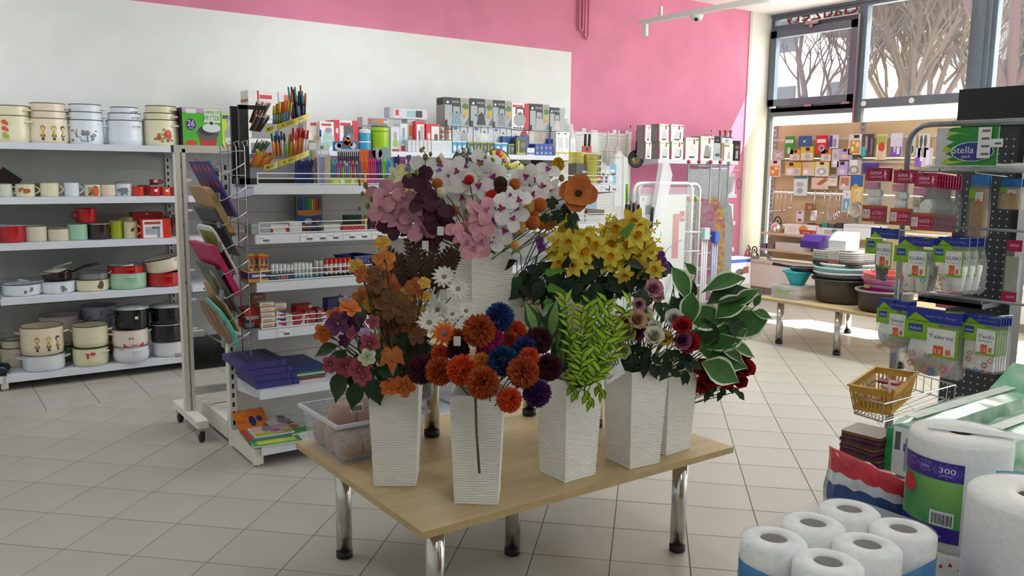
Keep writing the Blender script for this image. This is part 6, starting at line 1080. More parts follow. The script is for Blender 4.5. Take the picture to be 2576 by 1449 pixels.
def bin_(lb, x, y, z, w, d, h, hx, cut=.4):
    o = thing('slope_bin', lb, 'bin', (x, y, z)); pr = [(-w / 2, 0), (w / 2, 0), (w / 2, h), (-w / 2 + w * cut, h), (-w / 2, h * .55)]; b = MB(); b.at((0, d / 2, 0), (math.pi / 2, 0, 0)); b.prism([(x_, z_) for x_, z_ in pr], 0, d); b.build('body', mat(hx, .3), o); MB().box((-w / 2 - .004, -d / 2 - .004, h * .5), (w / 2 + .004, d / 2 + .004, h * .54)).build('seam', mat(hx, .35), o); return o
q = P(2047, 620, X=6.4); bin_('violet slope front bin on the tray stack', 6.42, q.y, zt, .16, .19, .11, '4a2590'); q = P(2107, 622, X=6.4); bin_('white slope front bin on the tray stack', 6.46, q.y - .02, zt, .2, .16, .15, 'dedddd'); tag(MB().rbox((-.05, -.05, 0), (.05, .05, .09), .01).build('orange_cup', mat('d8602a', .4), loc=(6.62, P(2080, 620, X=6.6).y, zt)), 'orange plastic cup between the two slope bins', 'cup')
tub('planter_tray', 'dark brown rectangular planter tray holding pink tubs', 6.33, 3.66, Z2T, .24, .21, .17, '332b27', '8d8780', 'tub'); tub('wash_tub', 'magenta oval tub with a lime label in the planter tray', 6.36, 3.66, Z2T + .09, .205, .19, .17, 'b81f86', 'c02a90'); tub('wash_tub', 'red oval tub nested in the magenta tub', 6.36, 3.66, Z2T + .13, .2, .185, .17, 'd8322f', 'e03a34'); carton('label', 'lime green label on the magenta tub', 'label', (6.152, 3.72, Z2T + .19), .045, .003, .025, '9ab83a', -math.pi / 2)
q = P(1970, 738, Z=.40); o = carton('storage_box', 'clear storage box with lime green handles', 'box', (6.30, 4.50, Z2T), .26, .28, .10, 'e6e8ea', -math.pi / 2); o.data.materials[0] = film('e6eaee', .45, .15, 'clear box'); MB().box((-.14, -.15, .1), (.14, .15, .112)).build('lid', film('e6eaee', .55, .15, 'clear lid'), o); MB().tube([(-.055, -.143, .085), (-.05, -.152, .05), (.0, -.154, .045), (.05, -.152, .05), (.055, -.143, .085)], .006, 6).build('handle', mat('86b81f', .4), o)
tub('mixing_bowl', 'turquoise mixing bowl on the clear storage box', 6.33, 4.49, Z2T + .1125, .125, .125, .12, '35b0b8', cat='bowl', flare=1.9)
o = thing('frying_pan', 'dark frying pan lying across the turquoise bowl', 'pan', (6.34, 4.44, Z2T + .24)); b = MB(); b.cap1 = False; b.lathe([(.1, 0), (.125, .03)], 24); b.build('bowl', mat('2c2226', .4), o, True); MB().tube([(0, .12, .025), (-.03, .3, .035)], [.012, .014], 8).build('handle', mat('26202a', .4), o, True)
for k in range(3): basket('white slotted laundry basket, %s of three stacked ones' % ['lowest', 'middle', 'top'][k], 6.62, P(2165, 660, X=6.6).y, Z2T + k * .115, .22, .2, .11, 'e4eaea', slots=(7, 7), name='laundry_basket')
carton('label', 'grey and violet label on the top laundry basket', 'label', (6.48, P(2180, 640, X=6.5).y, Z2T + .27), .07, .002, .08, 'd4d2d4', -math.pi / 2, pr=[('f', 0, .75, 1, 1, '6a5a7a'), ('f', .2, .2, .7, .6, '9a98a0')])
# ------------------------------------------------------------ party goods stand
DG = mat('3b3f44', .5, n=.04)
t = thing('perforated_gondola', 'dark grey perforated panel gondola with a black header', 'shelving', (3.85, 1.93, 0))
MB().box((0, -.275, .05), (.012, 0, 1.70)).build('perforated_panel', DG, t); b = MB()
for i in range(9):
    for j in range(50): b.add([(-.0006, -.02 - i * .03 + .004 * math.cos(a * math.pi / 3), .12 + j * .031 + .004 * math.sin(a * math.pi / 3)) for a in range(6)], [(5, 4, 3, 2, 1, 0)])
b.build('perforation', mat('d4d4d0', .6), t)['kind'] = 'stuff'
MB().box((-.02, -.275, 1.70), (.04, .01, 1.86)).build('header', mat('111213', .5), t); MB().box((-.06, -.30, 0), (.05, -.275, 1.86)).build('end_panel', mat('16181a', .5), t); MB().box((-.012, -.277, .05), (-.004, -.268, 1.72)).build('edge_strip', STEEL, t)
MB().box((-.25, -.27, .93), (0, 0, .95)).box((-.25, -.27, .93), (-.24, 0, .97)).build('shelf', DG, t); MB().box((-.3, -.3, 0), (.05, 0, .05)).build('base', mat('16181a', .5), t)
TUBE = mat('8f9298', .35, .6)
t = thing('wire_stand', 'grey tubular display stand with a rounded arch and hook bars', 'display stand', (3.5, 2.0, 0)); b = MB()
y0 = P(2283, 400, X=3.5).y - 2.0; zt_ = P(2450, 309, X=3.5).z; rr = .085
b.tube([(0, y0, .03), (0, y0, zt_ - rr)] + [(0, y0 - rr + rr * math.cos(k * math.pi / 10), zt_ - rr + rr * math.sin(k * math.pi / 10)) for k in range(1, 6)] + [(0, -.62, zt_)], .0125, 10); b.build('arch_frame', TUBE, t, True)
b = MB(); yb = P(2250, 920, X=3.5).y - 2.0; b.tube([(0, yb, .02), (0, yb, 1.05)], .0125, 10); b.tube([(-.25, yb, .02), (.2, yb, .02)], .0125, 10); b.tube([(0, -.62, .02), (0, -.62, zt_)], .0125, 10); b.tube([(-.25, -.62, .02), (.2, -.62, .02)], .0125, 10); b.build('post', TUBE, t, True)['kind'] = 'stuff'
b = MB()
for z in (1.50, 1.27, .985): b.tube([(0, .1, z), (0, -.62, z)], .006, 6)
b.build('hook_bar', TUBE, t, True)['kind'] = 'stuff'
hooks = MB()
def hk(px, py, X, L=.25):
    q = P(px, py, X=X) - V((3.5, 2.0, 0)); hooks.tube([(q.x - .03, q.y, q.z + .012), (q.x - .022, q.y, q.z + .004), (q.x, q.y, q.z), (q.x + L, q.y, q.z - .012)], .003, 6)
for a in [(2205, 427, 3.33), (2275, 432, 3.33), (2330, 439, 3.33), (2372, 433, 3.38), (2458, 436, 3.42), (2225, 578, 3.33), (2307, 603, 3.33), (2400, 601, 3.33), (2252, 760, 3.33), (2352, 790, 3.33), (2472, 800, 3.33)]: hk(*a)
hooks.build('hook', mat('6a6a6c', .3, .7), t, True)['kind'] = 'stuff'
# printed sign
q0, q1 = P(2350, 416, X=3.47), P(2514, 317, X=3.47); w, h = q0.y - q1.y, q1.z - q0.z
o = carton('brand_sign', 'green flame printed sign with a blue oval and price strips', 'sign', (3.475, (q0.y + q1.y) / 2, q0.z), w, .006, h, '1f8a34', -math.pi / 2, pr=[('f', 0, 0, .3, 1, 'cfd2d4', [(0, 0), (.6, 0), (.9, .08), (.5, .14), (1, .22), (.55, .3), (.95, .42), (.5, .5), (1, .62), (.55, .7), (.9, .85), (.6, .95), (.9, 1), (0, 1)]), ('f', .1, .02, .55, .2, 'a8c83a', [(0, 0), (.5, .1), (1, .6), (.4, .5), (.2, .9)]), ('f', .1, .35, .45, .55, 'a8c83a', [(0, 0), (.5, .1), (1, .6), (.4, .5), (.2, .9)]), ('f', .15, .72, .6, .92, 'a8c83a', [(0, .3), (.5, .6), (1, .2), (.4, .8), (.1, .9)]), ('f', .26, .1, .96, .62, 'd4d8e4', 'o'), ('f', .28, .12, .94, .6, '2c3a8c', 'o')], tx=[('f', 'Stella', .46, .32, .028, 'eef0f6', .085), ('f', 'pack', .52, .2, .013, 'eef0f6', .035)])
carton('price_strip', 'paper price strip hanging over the green sign', 'price strip', (3.46, P(2475, 370, X=3.46).y, P(2475, 398, X=3.46).z), .05, .002, P(2475, 320, X=3.46).z - P(2475, 398, X=3.46).z, 'e6e8ec', -math.pi / 2, pr=[('f', .3, .1 + .25 * k, .9, .17 + .25 * k, '6a6c72') for k in range(4)]); carton('price_strip', 'short price label beside the green sign', 'price strip', (3.44, P(2506, 360, X=3.44).y, P(2506, 370, X=3.44).z), .048, .002, .032, 'e6e8ec', -math.pi / 2, pr=[('f', .4, .3, .9, .55, '6a6c72')])
b = MB(); nx = 22
for k in range(nx): b.sph((rnd.uniform(-.05, .05), -.03 - .46 * k / nx, .0), rnd.uniform(.03, .045), 8, 5, sc=(1, 1.2, .42))
tag(b.build('bubble_wrap', film('e8ecec', .6, .2, 'bubble wrap'), loc=(3.6, P(2335, 424, X=3.6).y, P(2450, 424, X=3.6).z + .005)), 'milky bubble wrap bundle lying over the hook bars', 'wrap', kind=None)
# hanging packs
def frame_sq(b, x, z, s, a, mi, y):
    c, s_ = math.cos(a), math.sin(a)
    for (u0, v0), (u1, v1) in (((-1, -1), (1, -1)), ((1, -1), (1, 1)), ((1, 1), (-1, 1)), ((-1, 1), (-1, -1))):
        p = [(u0, v0), (u1, v1), (u1 * .68, v1 * .68), (u0 * .68, v0 * .68)]; b.add([(x + s * (u * c - v * s_), y, z + s * (u * s_ + v * c)) for u, v in p], [(0, 1, 2, 3)], mi)
PKM = [mat(c, .4) for c in ('c8502a', '8fc02a', '3f8ac0', 'c86a7a', 'd8b0c0')]
def pack(name, lb, X, hd, yb, wb, kind, title, sub='', n=1, behind=None, skew=0, htx='Let\'s Go Party'):
    q0, q1 = P(hd[0], hd[1], X=X), P(hd[2], hd[1], X=X); w = q0.y - q1.y; zc = P((hd[0] + hd[2]) / 2, hd[3], X=X).z; hh = q0.z - zc; hb = zc - P((hd[0] + hd[2]) / 2, yb, X=X).z
    t = thing(name, lb, 'pack', (X, (q0.y + q1.y) / 2, (q0.z + q1.z) / 2), rot=(0, skew, -math.pi / 2)); anna = kind in ('spoons', 'knives', 'straws'); hcol = 'ad1a4e' if anna else '2a7ac0' if kind == 'sticks' else '2438a0'
    h = MB().box((-w / 2, -.0015, -hh), (w / 2, .0015, 0)).build('header', mat(hcol, .35), t)
    if anna and kind != 'straws': text('ANNA', h, (-w * .06, -.002, -hh * .52), hh * .26, 'f0e4ea', w * .5); text('ZARADNA', h, (-w * .04, -.002, -hh * .78), hh * .17, 'e4c8d4', w * .52); f = MB(); f.disc((w * .33, -.002, -hh * .25), w * .03, 8); f.add([(w * x, -.002, -hh * z) for x, z in ((.31, .32), (.36, .32), (.42, .5), (.36, .56), (.38, .85), (.35, .85), (.33, .62), (.27, .7), (.3, .5))], [tuple(range(9))]); f.build('emblem', mat('efdfe6', .5), h)['kind'] = 'stuff'
    elif kind == 'straws': text('ANNA', h, (0, -.002, -hh * .6), hh * .3, 'f0e4ea', w * .6)
    elif kind != 'sticks': text(htx, h, (w * .12, -.002, -hh * .62), hh * .2, '9ab0e8', w * .55, shear=.3); g = MB().add([(-w * .5, -.002, -hh), (-w * .05, -.002, -hh), (-w * .35, -.002, -hh * .35)], [(0, 1, 2)]).add([(w * .2, -.002, -hh * .1), (w * .5, -.002, 0), (w * .2, -.002, 0)], [(0, 1, 2)]).build('corner_print', PKM[1], h); g['kind'] = 'stuff'
    bw = w * wb / 2; d = {'cups': .07, 'plates': .03, 'trays': .03}.get(kind, .022)
    f = MB(); f.add([(-w / 2, -.001, -hh), (w / 2, -.001, -hh), (bw, -d / 2, -hh - hb * .35), (bw, -d / 2, -hh - hb * .92), (bw * .98, -.001, -hh - hb), (-bw * .98, -.001, -hh - hb), (-bw, -d / 2, -hh - hb * .92), (-bw, -d / 2, -hh - hb * .35), (w / 2, .001, -hh), (-w / 2, .001, -hh), (bw, d / 2, -hh - hb * .35), (-bw, d / 2, -hh - hb * .35), (bw, d / 2, -hh - hb * .92), (-bw, d / 2, -hh - hb * .92)], [(0, 7, 2, 1), (7, 6, 3, 2), (6, 5, 4, 3), (9, 8, 10, 11), (11, 10, 12, 13), (13, 12, 4, 5), (1, 2, 10, 8), (2, 3, 12, 10), (3, 4, 12), (0, 9, 11, 7), (7, 11, 13, 6), (6, 13, 5)]); f.build('film', film('eef2f4', .13, .08, 'pack film', .5), t); y = -d / 2 - .0012
    def label(u0, v0, u1, v1, hx, yy=y): return MB().quad((u0 * w, yy, -hh - hb * v1), (u1 * w, yy, -hh - hb * v1), (u1 * w, yy, -hh - hb * v0), (u0 * w, yy, -hh - hb * v0)).build('label', mat(hx, .4), t)
    if anna and kind != 'straws':
        label(-.48, .66, .48, 1.0, 'ad1f50'); label(-.48, .60, .48, .67, 'b8582a', y - .0003); label(-.48, .93, .48, 1.0, 'a84a26', y - .0003); label(-.45, .7, -.14, .92, 'e6d8de', y - .0005); label(-.46, .03, .12, .2, 'cf8fae', y); text('12', t, (-w * .3, y - .001, -hh - hb * .82), hb * .085, 'ad1f50', w * .2); text('SZTUK', t, (-w * .3, y - .001, -hh - hb * .89), hb * .03, 'ad1f50', w * .2); text(title, t, (w * .17, y - .001, -hh - hb * .82), hb * .075, 'f4e6ec', w * .46); text('PICNIC & PARTY', t, (w * .17, y - .001, -hh - hb * .9), hb * .025, 'f0d8e2', w * .46)
        b = MB()
        for k in range(6):
            x = -.3 * w + k * .085 * w
            if kind == 'spoons': b.sph((x, -.004 + k * -.0004, -hh - hb * .3), w * .14, 10, 6, sc=(.8 if k == 5 else .4, .15, 1.2)); b.box((x - .003, -.004, -hh - hb * .66), (x + .003, -.001, -hh - hb * .42))
            else: b.add([(x - .008, -.003, -hh - hb * .66), (x + .01, -.003, -hh - hb * .66), (x + .02 * (1 if k > 2 else -1) + .006, -.003, -hh - hb * .42), (x + .012 * (1 if k > 2 else -1), -.003, -hh - hb * .27), (x - .012, -.003, -hh - hb * .4)], [(0, 1, 2, 3, 4)])
        b.build('cutlery', mat('f2f4f2', .35), t, True)['kind'] = 'stuff'
    elif kind == 'straws':
        label(-.48, .8, .48, 1.0, 'ad1f50'); text('SŁOMKI', t, (w * .12, y - .001, -hh - hb * .92), hb * .05, 'f0dce4', w * .5); b = MB()
        for k in range(12): b.tube([(-w * .4 + k * w * .07, 0, -hh - hb * .8), (-w * .4 + k * w * .07, 0, -hh - hb * .1)], .0028, 5, k % 3)
        b.build('straw', [mat('8fc48f', .4), mat('d8908a', .4), mat('9ab8c8', .4)], t)['kind'] = 'stuff'
    elif kind == 'sticks':
        g = label(-.48, .05, -.1, .25, '7fb52a'); label(-.1, .12, .35, .3, 'd4d8e0', y - .0003); label(.0, .26, .16, .34, 'd8602a', y - .0005); b = MB()
        for k in range(14): b.tube([(-w * .42 + k * w * .065, rnd.uniform(-.004, .004), -hh - hb * .96), (-w * .38 + k * w * .058, 0, -hh - hb * .06)], .0022, 4)
        b.build('stick', mat('c09a58', .6), t)['kind'] = 'stuff'
    else:
        label(-.5, .0, .12, .34, '7fb52a'); label(-.42, .06, -.16, .2, '23489a', y - .0003); text('FAVI', t, (-w * .29, y - .0012, -hh - hb * .165), hb * .05, 'e8eef4', w * .19); label(-.04, .06, .48, .62, '7fb52a', y - .0004); label(-.07, .09, .44, .57, 'e4e8ea', y - .0007); label(.06, .4 if kind != 'cups' else .38, .24, .58, 'd8602a', y - .001); label(.28, .45, .37, .55, 'd8704a', y - .001); text(title, t, (w * .18, y - .0012, -hh - hb * .27), hb * .075, '3a4a7a', w * .44); text('12', t, (w * .15, y - .0014, -hh - hb * .54), hb * .07, 'f2e6de', w * .12)
        if sub: text(sub, t, (w * .18, y - .0012, -hh - hb * .34), hb * .035, '6a7aa0', w * .38)
        b = MB()
        for k in range(14): frame_sq(b, rnd.uniform(-.44, .44) * w * wb, -hh - hb * (rnd.uniform(.66, .97) if k < 10 else rnd.uniform(.36, .7)), w * rnd.uniform(.03, .065), rnd.uniform(.2, 1.2), k % 5, y - .0006)
        b.build('square_print', PKM, t)['kind'] = 'stuff'
        if kind == 'plates':
            b = MB(); b.at((0, .004, -hh - hb * .56), (math.pi / 2, 0, 0)); R1 = min(w * .47, hb * .44)
            for k in range(3): b.lathe([(.0001, -.004 * k), (R1 * .75, -.004 * k), (R1, .008 - .004 * k)], 28)
            b.build('plate', mat('f6f7f5', .5), t, True)['kind'] = 'stuff'
        elif kind == 'trays': MB().box((-w * .42, -.006, -hh - hb * .95), (w * .42, .006, -hh - hb * .12)).build('paper_tray', mat('e6e8e6', .5), t)
        else:
            for x in ((0,) if title == 'KUBKI ' else (-.1, .22)):
                b = MB(); b.lathe([(.02, -hh - hb * .92), (.029, -hh - hb * .55), (.031, -hh - hb * .5), (.031, -hh - hb * .4)], 14, (x * w, 0, 0)); b.build('cup', mat('2a2627' if title == 'KUBKI ' else 'f6f7f6', .4), t, True)
            if title == 'KUBKI ': MB().lathe([(.031, -hh - hb * .5), (.033, -hh - hb * .36)], 14).build('cup_ring', mat('8d9094', .4), t, True)
    for k in range(1, n): dup(t, loc=t.location + V((.022 * k if kind != 'cups' else .06 * k, 0, -.0015 * k)), label=behind, group=behind)
    return t
pack('cutlery_pack', 'front pack of plastic spoons with a crimson header, beside the window board', 3.33, (2180, 422, 2238, 455), 558, 1.15, 'spoons', 'ŁYŻKI', n=2, behind='spoon pack hanging behind the first crimson spoon pack')
pack('cutlery_pack', 'pack of plastic spoons with a crimson header, between spoons and knives', 3.33, (2250, 428, 2302, 461), 566, 1.12, 'spoons', 'ŁYŻKI', n=2, behind='spoon pack hanging behind the middle crimson pack')
pack('cutlery_pack', 'pack of plastic knives with a crimson header', 3.33, (2303, 435, 2358, 470), 580, 1.12, 'knives', 'NOŻE', n=10, behind='crimson knife pack hanging behind the first one')
pack('skewer_pack', 'long pack of bamboo skewers with a blue header', 3.50, (2445, 440, 2488, 467), 600, 1.1, 'sticks', '', n=2, behind='skewer pack hanging behind the long one'); pack('toothpick_pack', 'short pack of bamboo toothpicks with a blue header', 3.62, (2520, 449, 2572, 470), 528, 1.05, 'sticks', '', n=2, behind='toothpick pack hanging behind the short one')
pack('cup_pack', 'pack of black and grey cups with a blue header', 3.33, (2192, 574, 2262, 602), 718, 1.05, 'cups', 'KUBKI ', 'do napojów'); pack('cup_pack', 'pack of white cups hanging in the middle of its row', 3.31, (2264, 597, 2352, 622), 745, 1.0, 'cups', 'KUBKI', 'do napojów', n=2, behind='white cup pack behind the middle one'); pack('cup_pack', 'pack of white cups hanging next to the perforated panel', 3.33, (2361, 597, 2441, 622), 744, 1.02, 'cups', 'KUBKI', 'do napojów', n=3, behind='white cup pack behind the one by the perforated panel')
pack('plate_pack', 'pack of small dessert plates with a blue header', 3.33, (2213, 754, 2292, 784), 893, 1.02, 'plates', 'Talerzyki', 'deserowe', n=3, behind='dessert plate pack behind the first'); pack('plate_pack', 'large pack of white paper plates with a blue header', 3.30, (2284, 780, 2424, 822), 958, .98, 'plates', 'Talerze', n=3, behind='large plate pack behind the first'); pack('tray_pack', 'pack of paper trays with a blue header', 3.33, (2427, 795, 2520, 822), 944, .97, 'trays', 'Tacki', 'papierowe', n=5, behind='paper tray pack behind the first')
pack('straw_pack', 'pack of pastel straws with a crimson header on the dark panel', 3.78, (2534, 604, 2574, 634), 762, 1.0, 'straws', '')
b = MB()
for k in range(9): b.tube([(0, -.02 * k, 0), (-.02, -.02 * k - .005, -.03)], .006, 5, k % 2)
tag(b.build('ribbon_bundle', [mat('17181a', .4), mat('d8d8d8', .4)], loc=(3.45, P(2215, 748, X=3.45).y, P(2215, 750, X=3.45).z)), 'black and white ribbon bundle lying above the dessert plates', 'ribbon'); bxX('gift_box', 'pink gift box with an orange ribbon on the dark shelf', 'box', (2353, 734, 2384, 774), 3.66, None, .12, 'd8889a', pr=[('f', 0, .3, 1, .6, 'd8902a', [(0, 0), (1, .6), (1, 1), (0, .4)])])
# yellow basket in a wire shelf
t = thing('wire_shelf', 'steel wire shelf of the stand under a yellow basket', 'wire shelf', (0, 0, 0)); b = MB(); zb = .56
A = [P(2150, 1040, Z=zb), P(2220, 1062, Z=zb), P(2400, 1010, Z=zb), P(2250, 965, Z=zb)]
for i in range(4): b.tube([A[i], A[(i + 1) % 4]], .003, 5); b.tube([A[i] + V((0, 0, .07)), A[(i + 1) % 4] + V((0, 0, .07))], .003, 5); b.tube([A[i], A[i] + V((0, 0, .07))], .003, 5)
for k in range(1, 8): b.tube([A[0].lerp(A[1], k / 8), A[3].lerp(A[2], k / 8)], .002, 4); b.tube([A[3].lerp(A[2], k / 8), A[3].lerp(A[2], k / 8) + V((0, 0, .07))], .002, 4); b.tube([A[0].lerp(A[1], k / 8), A[0].lerp(A[1], k / 8) + V((0, 0, .02))], .002, 4)
b.build('wire', STEEL, t)['kind'] = 'stuff'
zb += .004; c0, c1, c2 = P(2150, 1032, Z=zb), P(2222, 1056, Z=zb), P(2285, 1000, Z=zb); ctr = c0.lerp(c2, .5); w = (c1 - c0).length; d = (c2 - c1).length
bk = basket('yellow slotted basket of small sachets with a price card', ctr.x, ctr.y, zb, d * .8, w * 1.0, .1, 'd2a33a', math.atan2((c2 - c1).y, (c2 - c1).x), slots=(14, 10), flare=1.2)
for k in range(5): carton('sachet', 'crimson and clear sachet lying in the yellow basket', 'sachet', (ctr.x - .07 + .045 * k, ctr.y + .03 * math.sin(k * 2), zb + .03 + .008 * k), .08, .07, .01, ['a82448', 'c9b8b4', 'a8324f', 'd4c8c0', 'b02a4c'][k], .4 * k, pr=[('t', .2, .2, .6, .8, 'd8c4bc')], group='sachets in the yellow basket')
carton('price_card', 'white price card on the back of the yellow basket', 'price card', P(2236, 985, Z=.67), .07, .002, .045, 'e0d8cc', .6, pr=[('f', .3, .3, .9, .6, '6a6660')])
# ------------------------------------------------------------ paper goods in front
PAPER = mat('f4f4f2', .8, n=.03, s=160, bump=.5, dist=.0015); PAPT = mat('f4f5f5', .85, n=.04, s=60, bump=.4); CORE = mat('8d8478', .8); WRAPF = film('f6f8fa', .2, .1, 'crinkled film', .5)
BCX = mat('b9a27e', .7, n=.05)
tag(MB().box((1.09, .67, 0), (1.39, .86, .677)).build('carton_stack', BCX), 'brown carton stack carrying the toilet roll pack', 'box'); tag(MB().box((1.55, .42, 0), (2.62, 1.10, .46)).build('carton_stack', BCX), 'brown carton plinth carrying paper towel rolls', 'box')
t = thing('toilet_roll_pack', 'film wrapped pack of toilet rolls with blue print', 'toilet rolls', (1.235, .765, .678))
for lay in range(2):
    for i in range(3):
        for j in range(2):
            b = MB(); b.cap0 = b.cap1 = False; r = .0535; z = lay * .103; c = (-.108 + .108 * i, -.051 + .102 * j, z); b.lathe([(.022, 0), (r - .006, 0), (r, .006), (r, .095), (r - .007, .101), (.024, .103), (.022, .098), (.022, 0)], 28, c); ro = b.build('roll', PAPT, t, True); b = MB(); b.cap0 = b.cap1 = False; b.lathe([(.0215, .001), (.0215, .099)], 20, c); b.build('core', CORE, ro, True)
b = MB(); pts = []
for (qx, qy, a0) in ((.108, .051, 0), (-.108, .051, 90), (-.108, -.051, 180), (.108, -.051, 270)):
    for s in range(7): pts.append((qx + .0548 * math.cos(math.radians(a0 + 15 * s)), qy + .0548 * math.sin(math.radians(a0 + 15 * s))))
n = len(pts); zz = [0, .06, .13, .168, .203, .2085]; f_ = [1, 1, 1, 1, .99, .9]
vs = [(x * s, y * s, z) for z, s in zip(zz, f_) for x, y in pts]; b.add(vs, [(k * n + i, k * n + (i + 1) % n, (k + 1) * n + (i + 1) % n, (k + 1) * n + i) for k in range(5) for i in range(n)], 0)
for i in range(len(b.f)):
    k, s = divmod(i, n); b.m[i] = 1 if k <= 2 and s % 14 not in (3, 4) else 0
b.add([(x * .9, y * .9, .2085) for x, y in pts], [tuple(range(n))], 0); b.build('wrap', [WRAPF, film('2a86c8', .85, .15, 'blue printed film')], t, True)
text('hir', t, (-.1655, .02, .09), .05, 'eef2f6', .07, 'l')
def proll(lb, x, y, z, r, h, rin=.022, lab=None):
    o = thing('paper_towel_roll', lb, 'paper roll', (x, y, z)); b = MB(); b.cap0 = b.cap1 = False; b.lathe([(rin, 0), (r - .004, 0), (r, .004), (r, h * .94), (r * .985, h * .975), (r * .93, h), (rin + .004, h + .001), (rin, h - .004), (rin, 0)], 48); b.build('paper', PAPER, o, True); b = MB(); b.cap0 = b.cap1 = False; b.lathe([(rin - .0005, 0), (rin - .0005, h - .005)], 24); b.build('core', CORE, o, True); b = MB(); b.cap0 = b.cap1 = False; b.lathe([(r * 1.006, .002), (r * 1.008, h * .95), (r * .94, h + .003), (rin + .012, h + .003)], 48); b.build('film', film('f6f8fa', .16, .08, 'roll wrap', .4), o, True); return o
def curved(o, r, a0, a1, z0, z1, hx, name='label', k=.0016, top=None):
    b = MB(); n = 14; vs = []
    for i in range(n + 1):
        a = a0 + (a1 - a0) * i / n; zt2 = z1 if top is None else z1 + (top - z1) * i / n; vs += [((r + k) * math.cos(a), (r + k) * math.sin(a), z0), ((r + k) * math.cos(a), (r + k) * math.sin(a), zt2)]
    b.add(vs, [(2 * i, 2 * i + 2, 2 * i + 3, 2 * i + 1) for i in range(n)]); return b.build(name, mat(hx, .35) if isinstance(hx, str) else hx, o, True)
def ctext(o, r, a, z, s, h, hx, w):
    t_ = text(s, o, (0, 0, 0), h, hx, w); me = t_.data
    for v in me.vertices: an = a + v.co.x / r; v.co = V((r * math.cos(an), r * math.sin(an), z + v.co.z))
    return t_
o = proll('large paper towel roll with a violet and green label, number 300', 1.70, .80, .745, .0955, .222); a = face_cam(1.70, .80)
GRN = mat('2a8a4a', .35, n=.1, s=9, h2='8fc060'); lb_ = curved(o, .0968, a - 1.25, a + .12, .045, .175, GRN); curved(lb_, .0968, a - 1.25, a + .12, .145, .182, '33258c', 'band', .0022); curved(lb_, .0968, a - 1.25, a + .12, .02, .05, '33258c', 'band', .0022); curved(lb_, .0968, a - .45, a + .0, .052, .082, 'dfe4e0', 'code_panel', .0022)
b = MB()
for k in range(16): decal(b, .0975, a - .40 + k * .024, .066, .0012 if k % 3 else .002, .022, 0, 'q')
b.build('barcode', mat('1c1c20', .5), lb_)['kind'] = 'stuff'
b = MB(); decal(b, .0975, a - .18, .164, .052, .032, 1); decal(b, .0975, a - .18, .164, .046, .027, 0, k=.0022); decal(b, .0975, a - .62, .167, .034, .024, 1); decal(b, .0975, a - .62, .167, .029, .02, 0, k=.0022); decal(b, .0975, a - .93, .168, .024, .018, 1); decal(b, .0975, a - .93, .168, .02, .015, 0, k=.0022); decal(b, .0975, a - 1.0, .12, .036, .04, 2)
b.build('badge', [mat('4a3aa0', .4), mat('c88a3a', .4), mat('c8343a', .4)], lb_)['kind'] = 'stuff'; ctext(lb_, .1003, a - .18, .161, '300', .011, 'eceaf2', .03); ctext(lb_, .1003, a - .18, .1545, 'listków', .003, 'd8d4e8', .022); ctext(lb_, .1003, a - .62, .164, '100%', .005, 'd4d0e8', .018); ctext(lb_, .1, a - .5, .03, 'jednorazówka', .006, 'd4d0e8', .06)
tag_strip = MB().box((-.02, -.11, .2265), (.02, .06, .2275)).build('carry_strip', film('eef0f2', .6, .2, 'carry strip'), o); tag_strip.rotation_euler = (0, 0, .5)
o = proll('white paper roll with green print under the large towel roll', 1.70, .80, .4605, .093, .283); a = face_cam(1.70, .80)
lb_ = curved(o, .0945, a - .8, a + .9, .01, .2, 'dfe4dc'); ctext(lb_, .0972, a - .05, .19, 'EKOLOGICZNY', .014, '4f8f4a', .1); b = MB(); decal(b, .0962, a - .15, .15, .03, .045, 0, 'q'); decal(b, .0962, a - .15, .15, .008, .03, 1, 'q', .0025); decal(b, .0962, a + .45, .19, .02, .02, 0, 'q')
b.build('emblem', [mat('3f8a44', .4), mat('e4e8e2', .4)], lb_)['kind'] = 'stuff'; b = MB()
for k in range(7): decal(b, .0962, a - .5 + k * .17, .255 + .006 * (k % 2), .009, .012, 0, 't')
b.build('mark', mat('b83038', .4), lb_)['kind'] = 'stuff'
o = proll('thick white paper towel roll with a light blue wrapper edge', 1.525, .585, .705, .105, .24, .028); a = face_cam(1.525, .585); curved(o, .106, a + 2.2, a + 3.8, .15, .242, '5aa8d0', 'wrapper')
tag(MB().box((1.45, .50, .4605), (1.62, .68, .704)).build('carton_stack', BCX), 'brown carton under the thick white paper roll', 'box')
def softpack(name, lb, cat, x0, x1, y0, y1, z0, z1, m, seg=12, bulge=.012, seed=3):
    o = thing(name, lb, cat, ((x0 + x1) / 2, (y0 + y1) / 2, z0)); r_ = random.Random(seed); b = MB(); W, D, H = x1 - x0, y1 - y0, z1 - z0; n = seg; rows = []
    for i in range(n + 1):
        x = -W / 2 + W * i / n; e = math.sin(math.pi * i / n) ** .35; ring = []
        for k in range(12):
            t_ = 2 * math.pi * (k + .5) / 12; cy = max(-1, min(1, 1.25 * math.cos(t_))); cz = max(-1, min(1, 1.25 * math.sin(t_))); j = 1 + r_.uniform(-bulge, bulge) * 2; ring.append((x, cy * D / 2 * (.8 + .2 * e) * j, H / 2 + cz * H / 2 * (.82 + .18 * e) * j))
        rows += ring
    b.add(rows, [(i * 12 + k, i * 12 + (k + 1) % 12, (i + 1) * 12 + (k + 1) % 12, (i + 1) * 12 + k) for i in range(n) for k in range(12)] + [tuple(range(11, -1, -1)), tuple(n * 12 + k for k in range(12))]); b.build('wrap', m, o); return o, W, D, H
GP = mat('3fae78', .2, n=.2, s=14, h2='e4efe8', coat=.6)
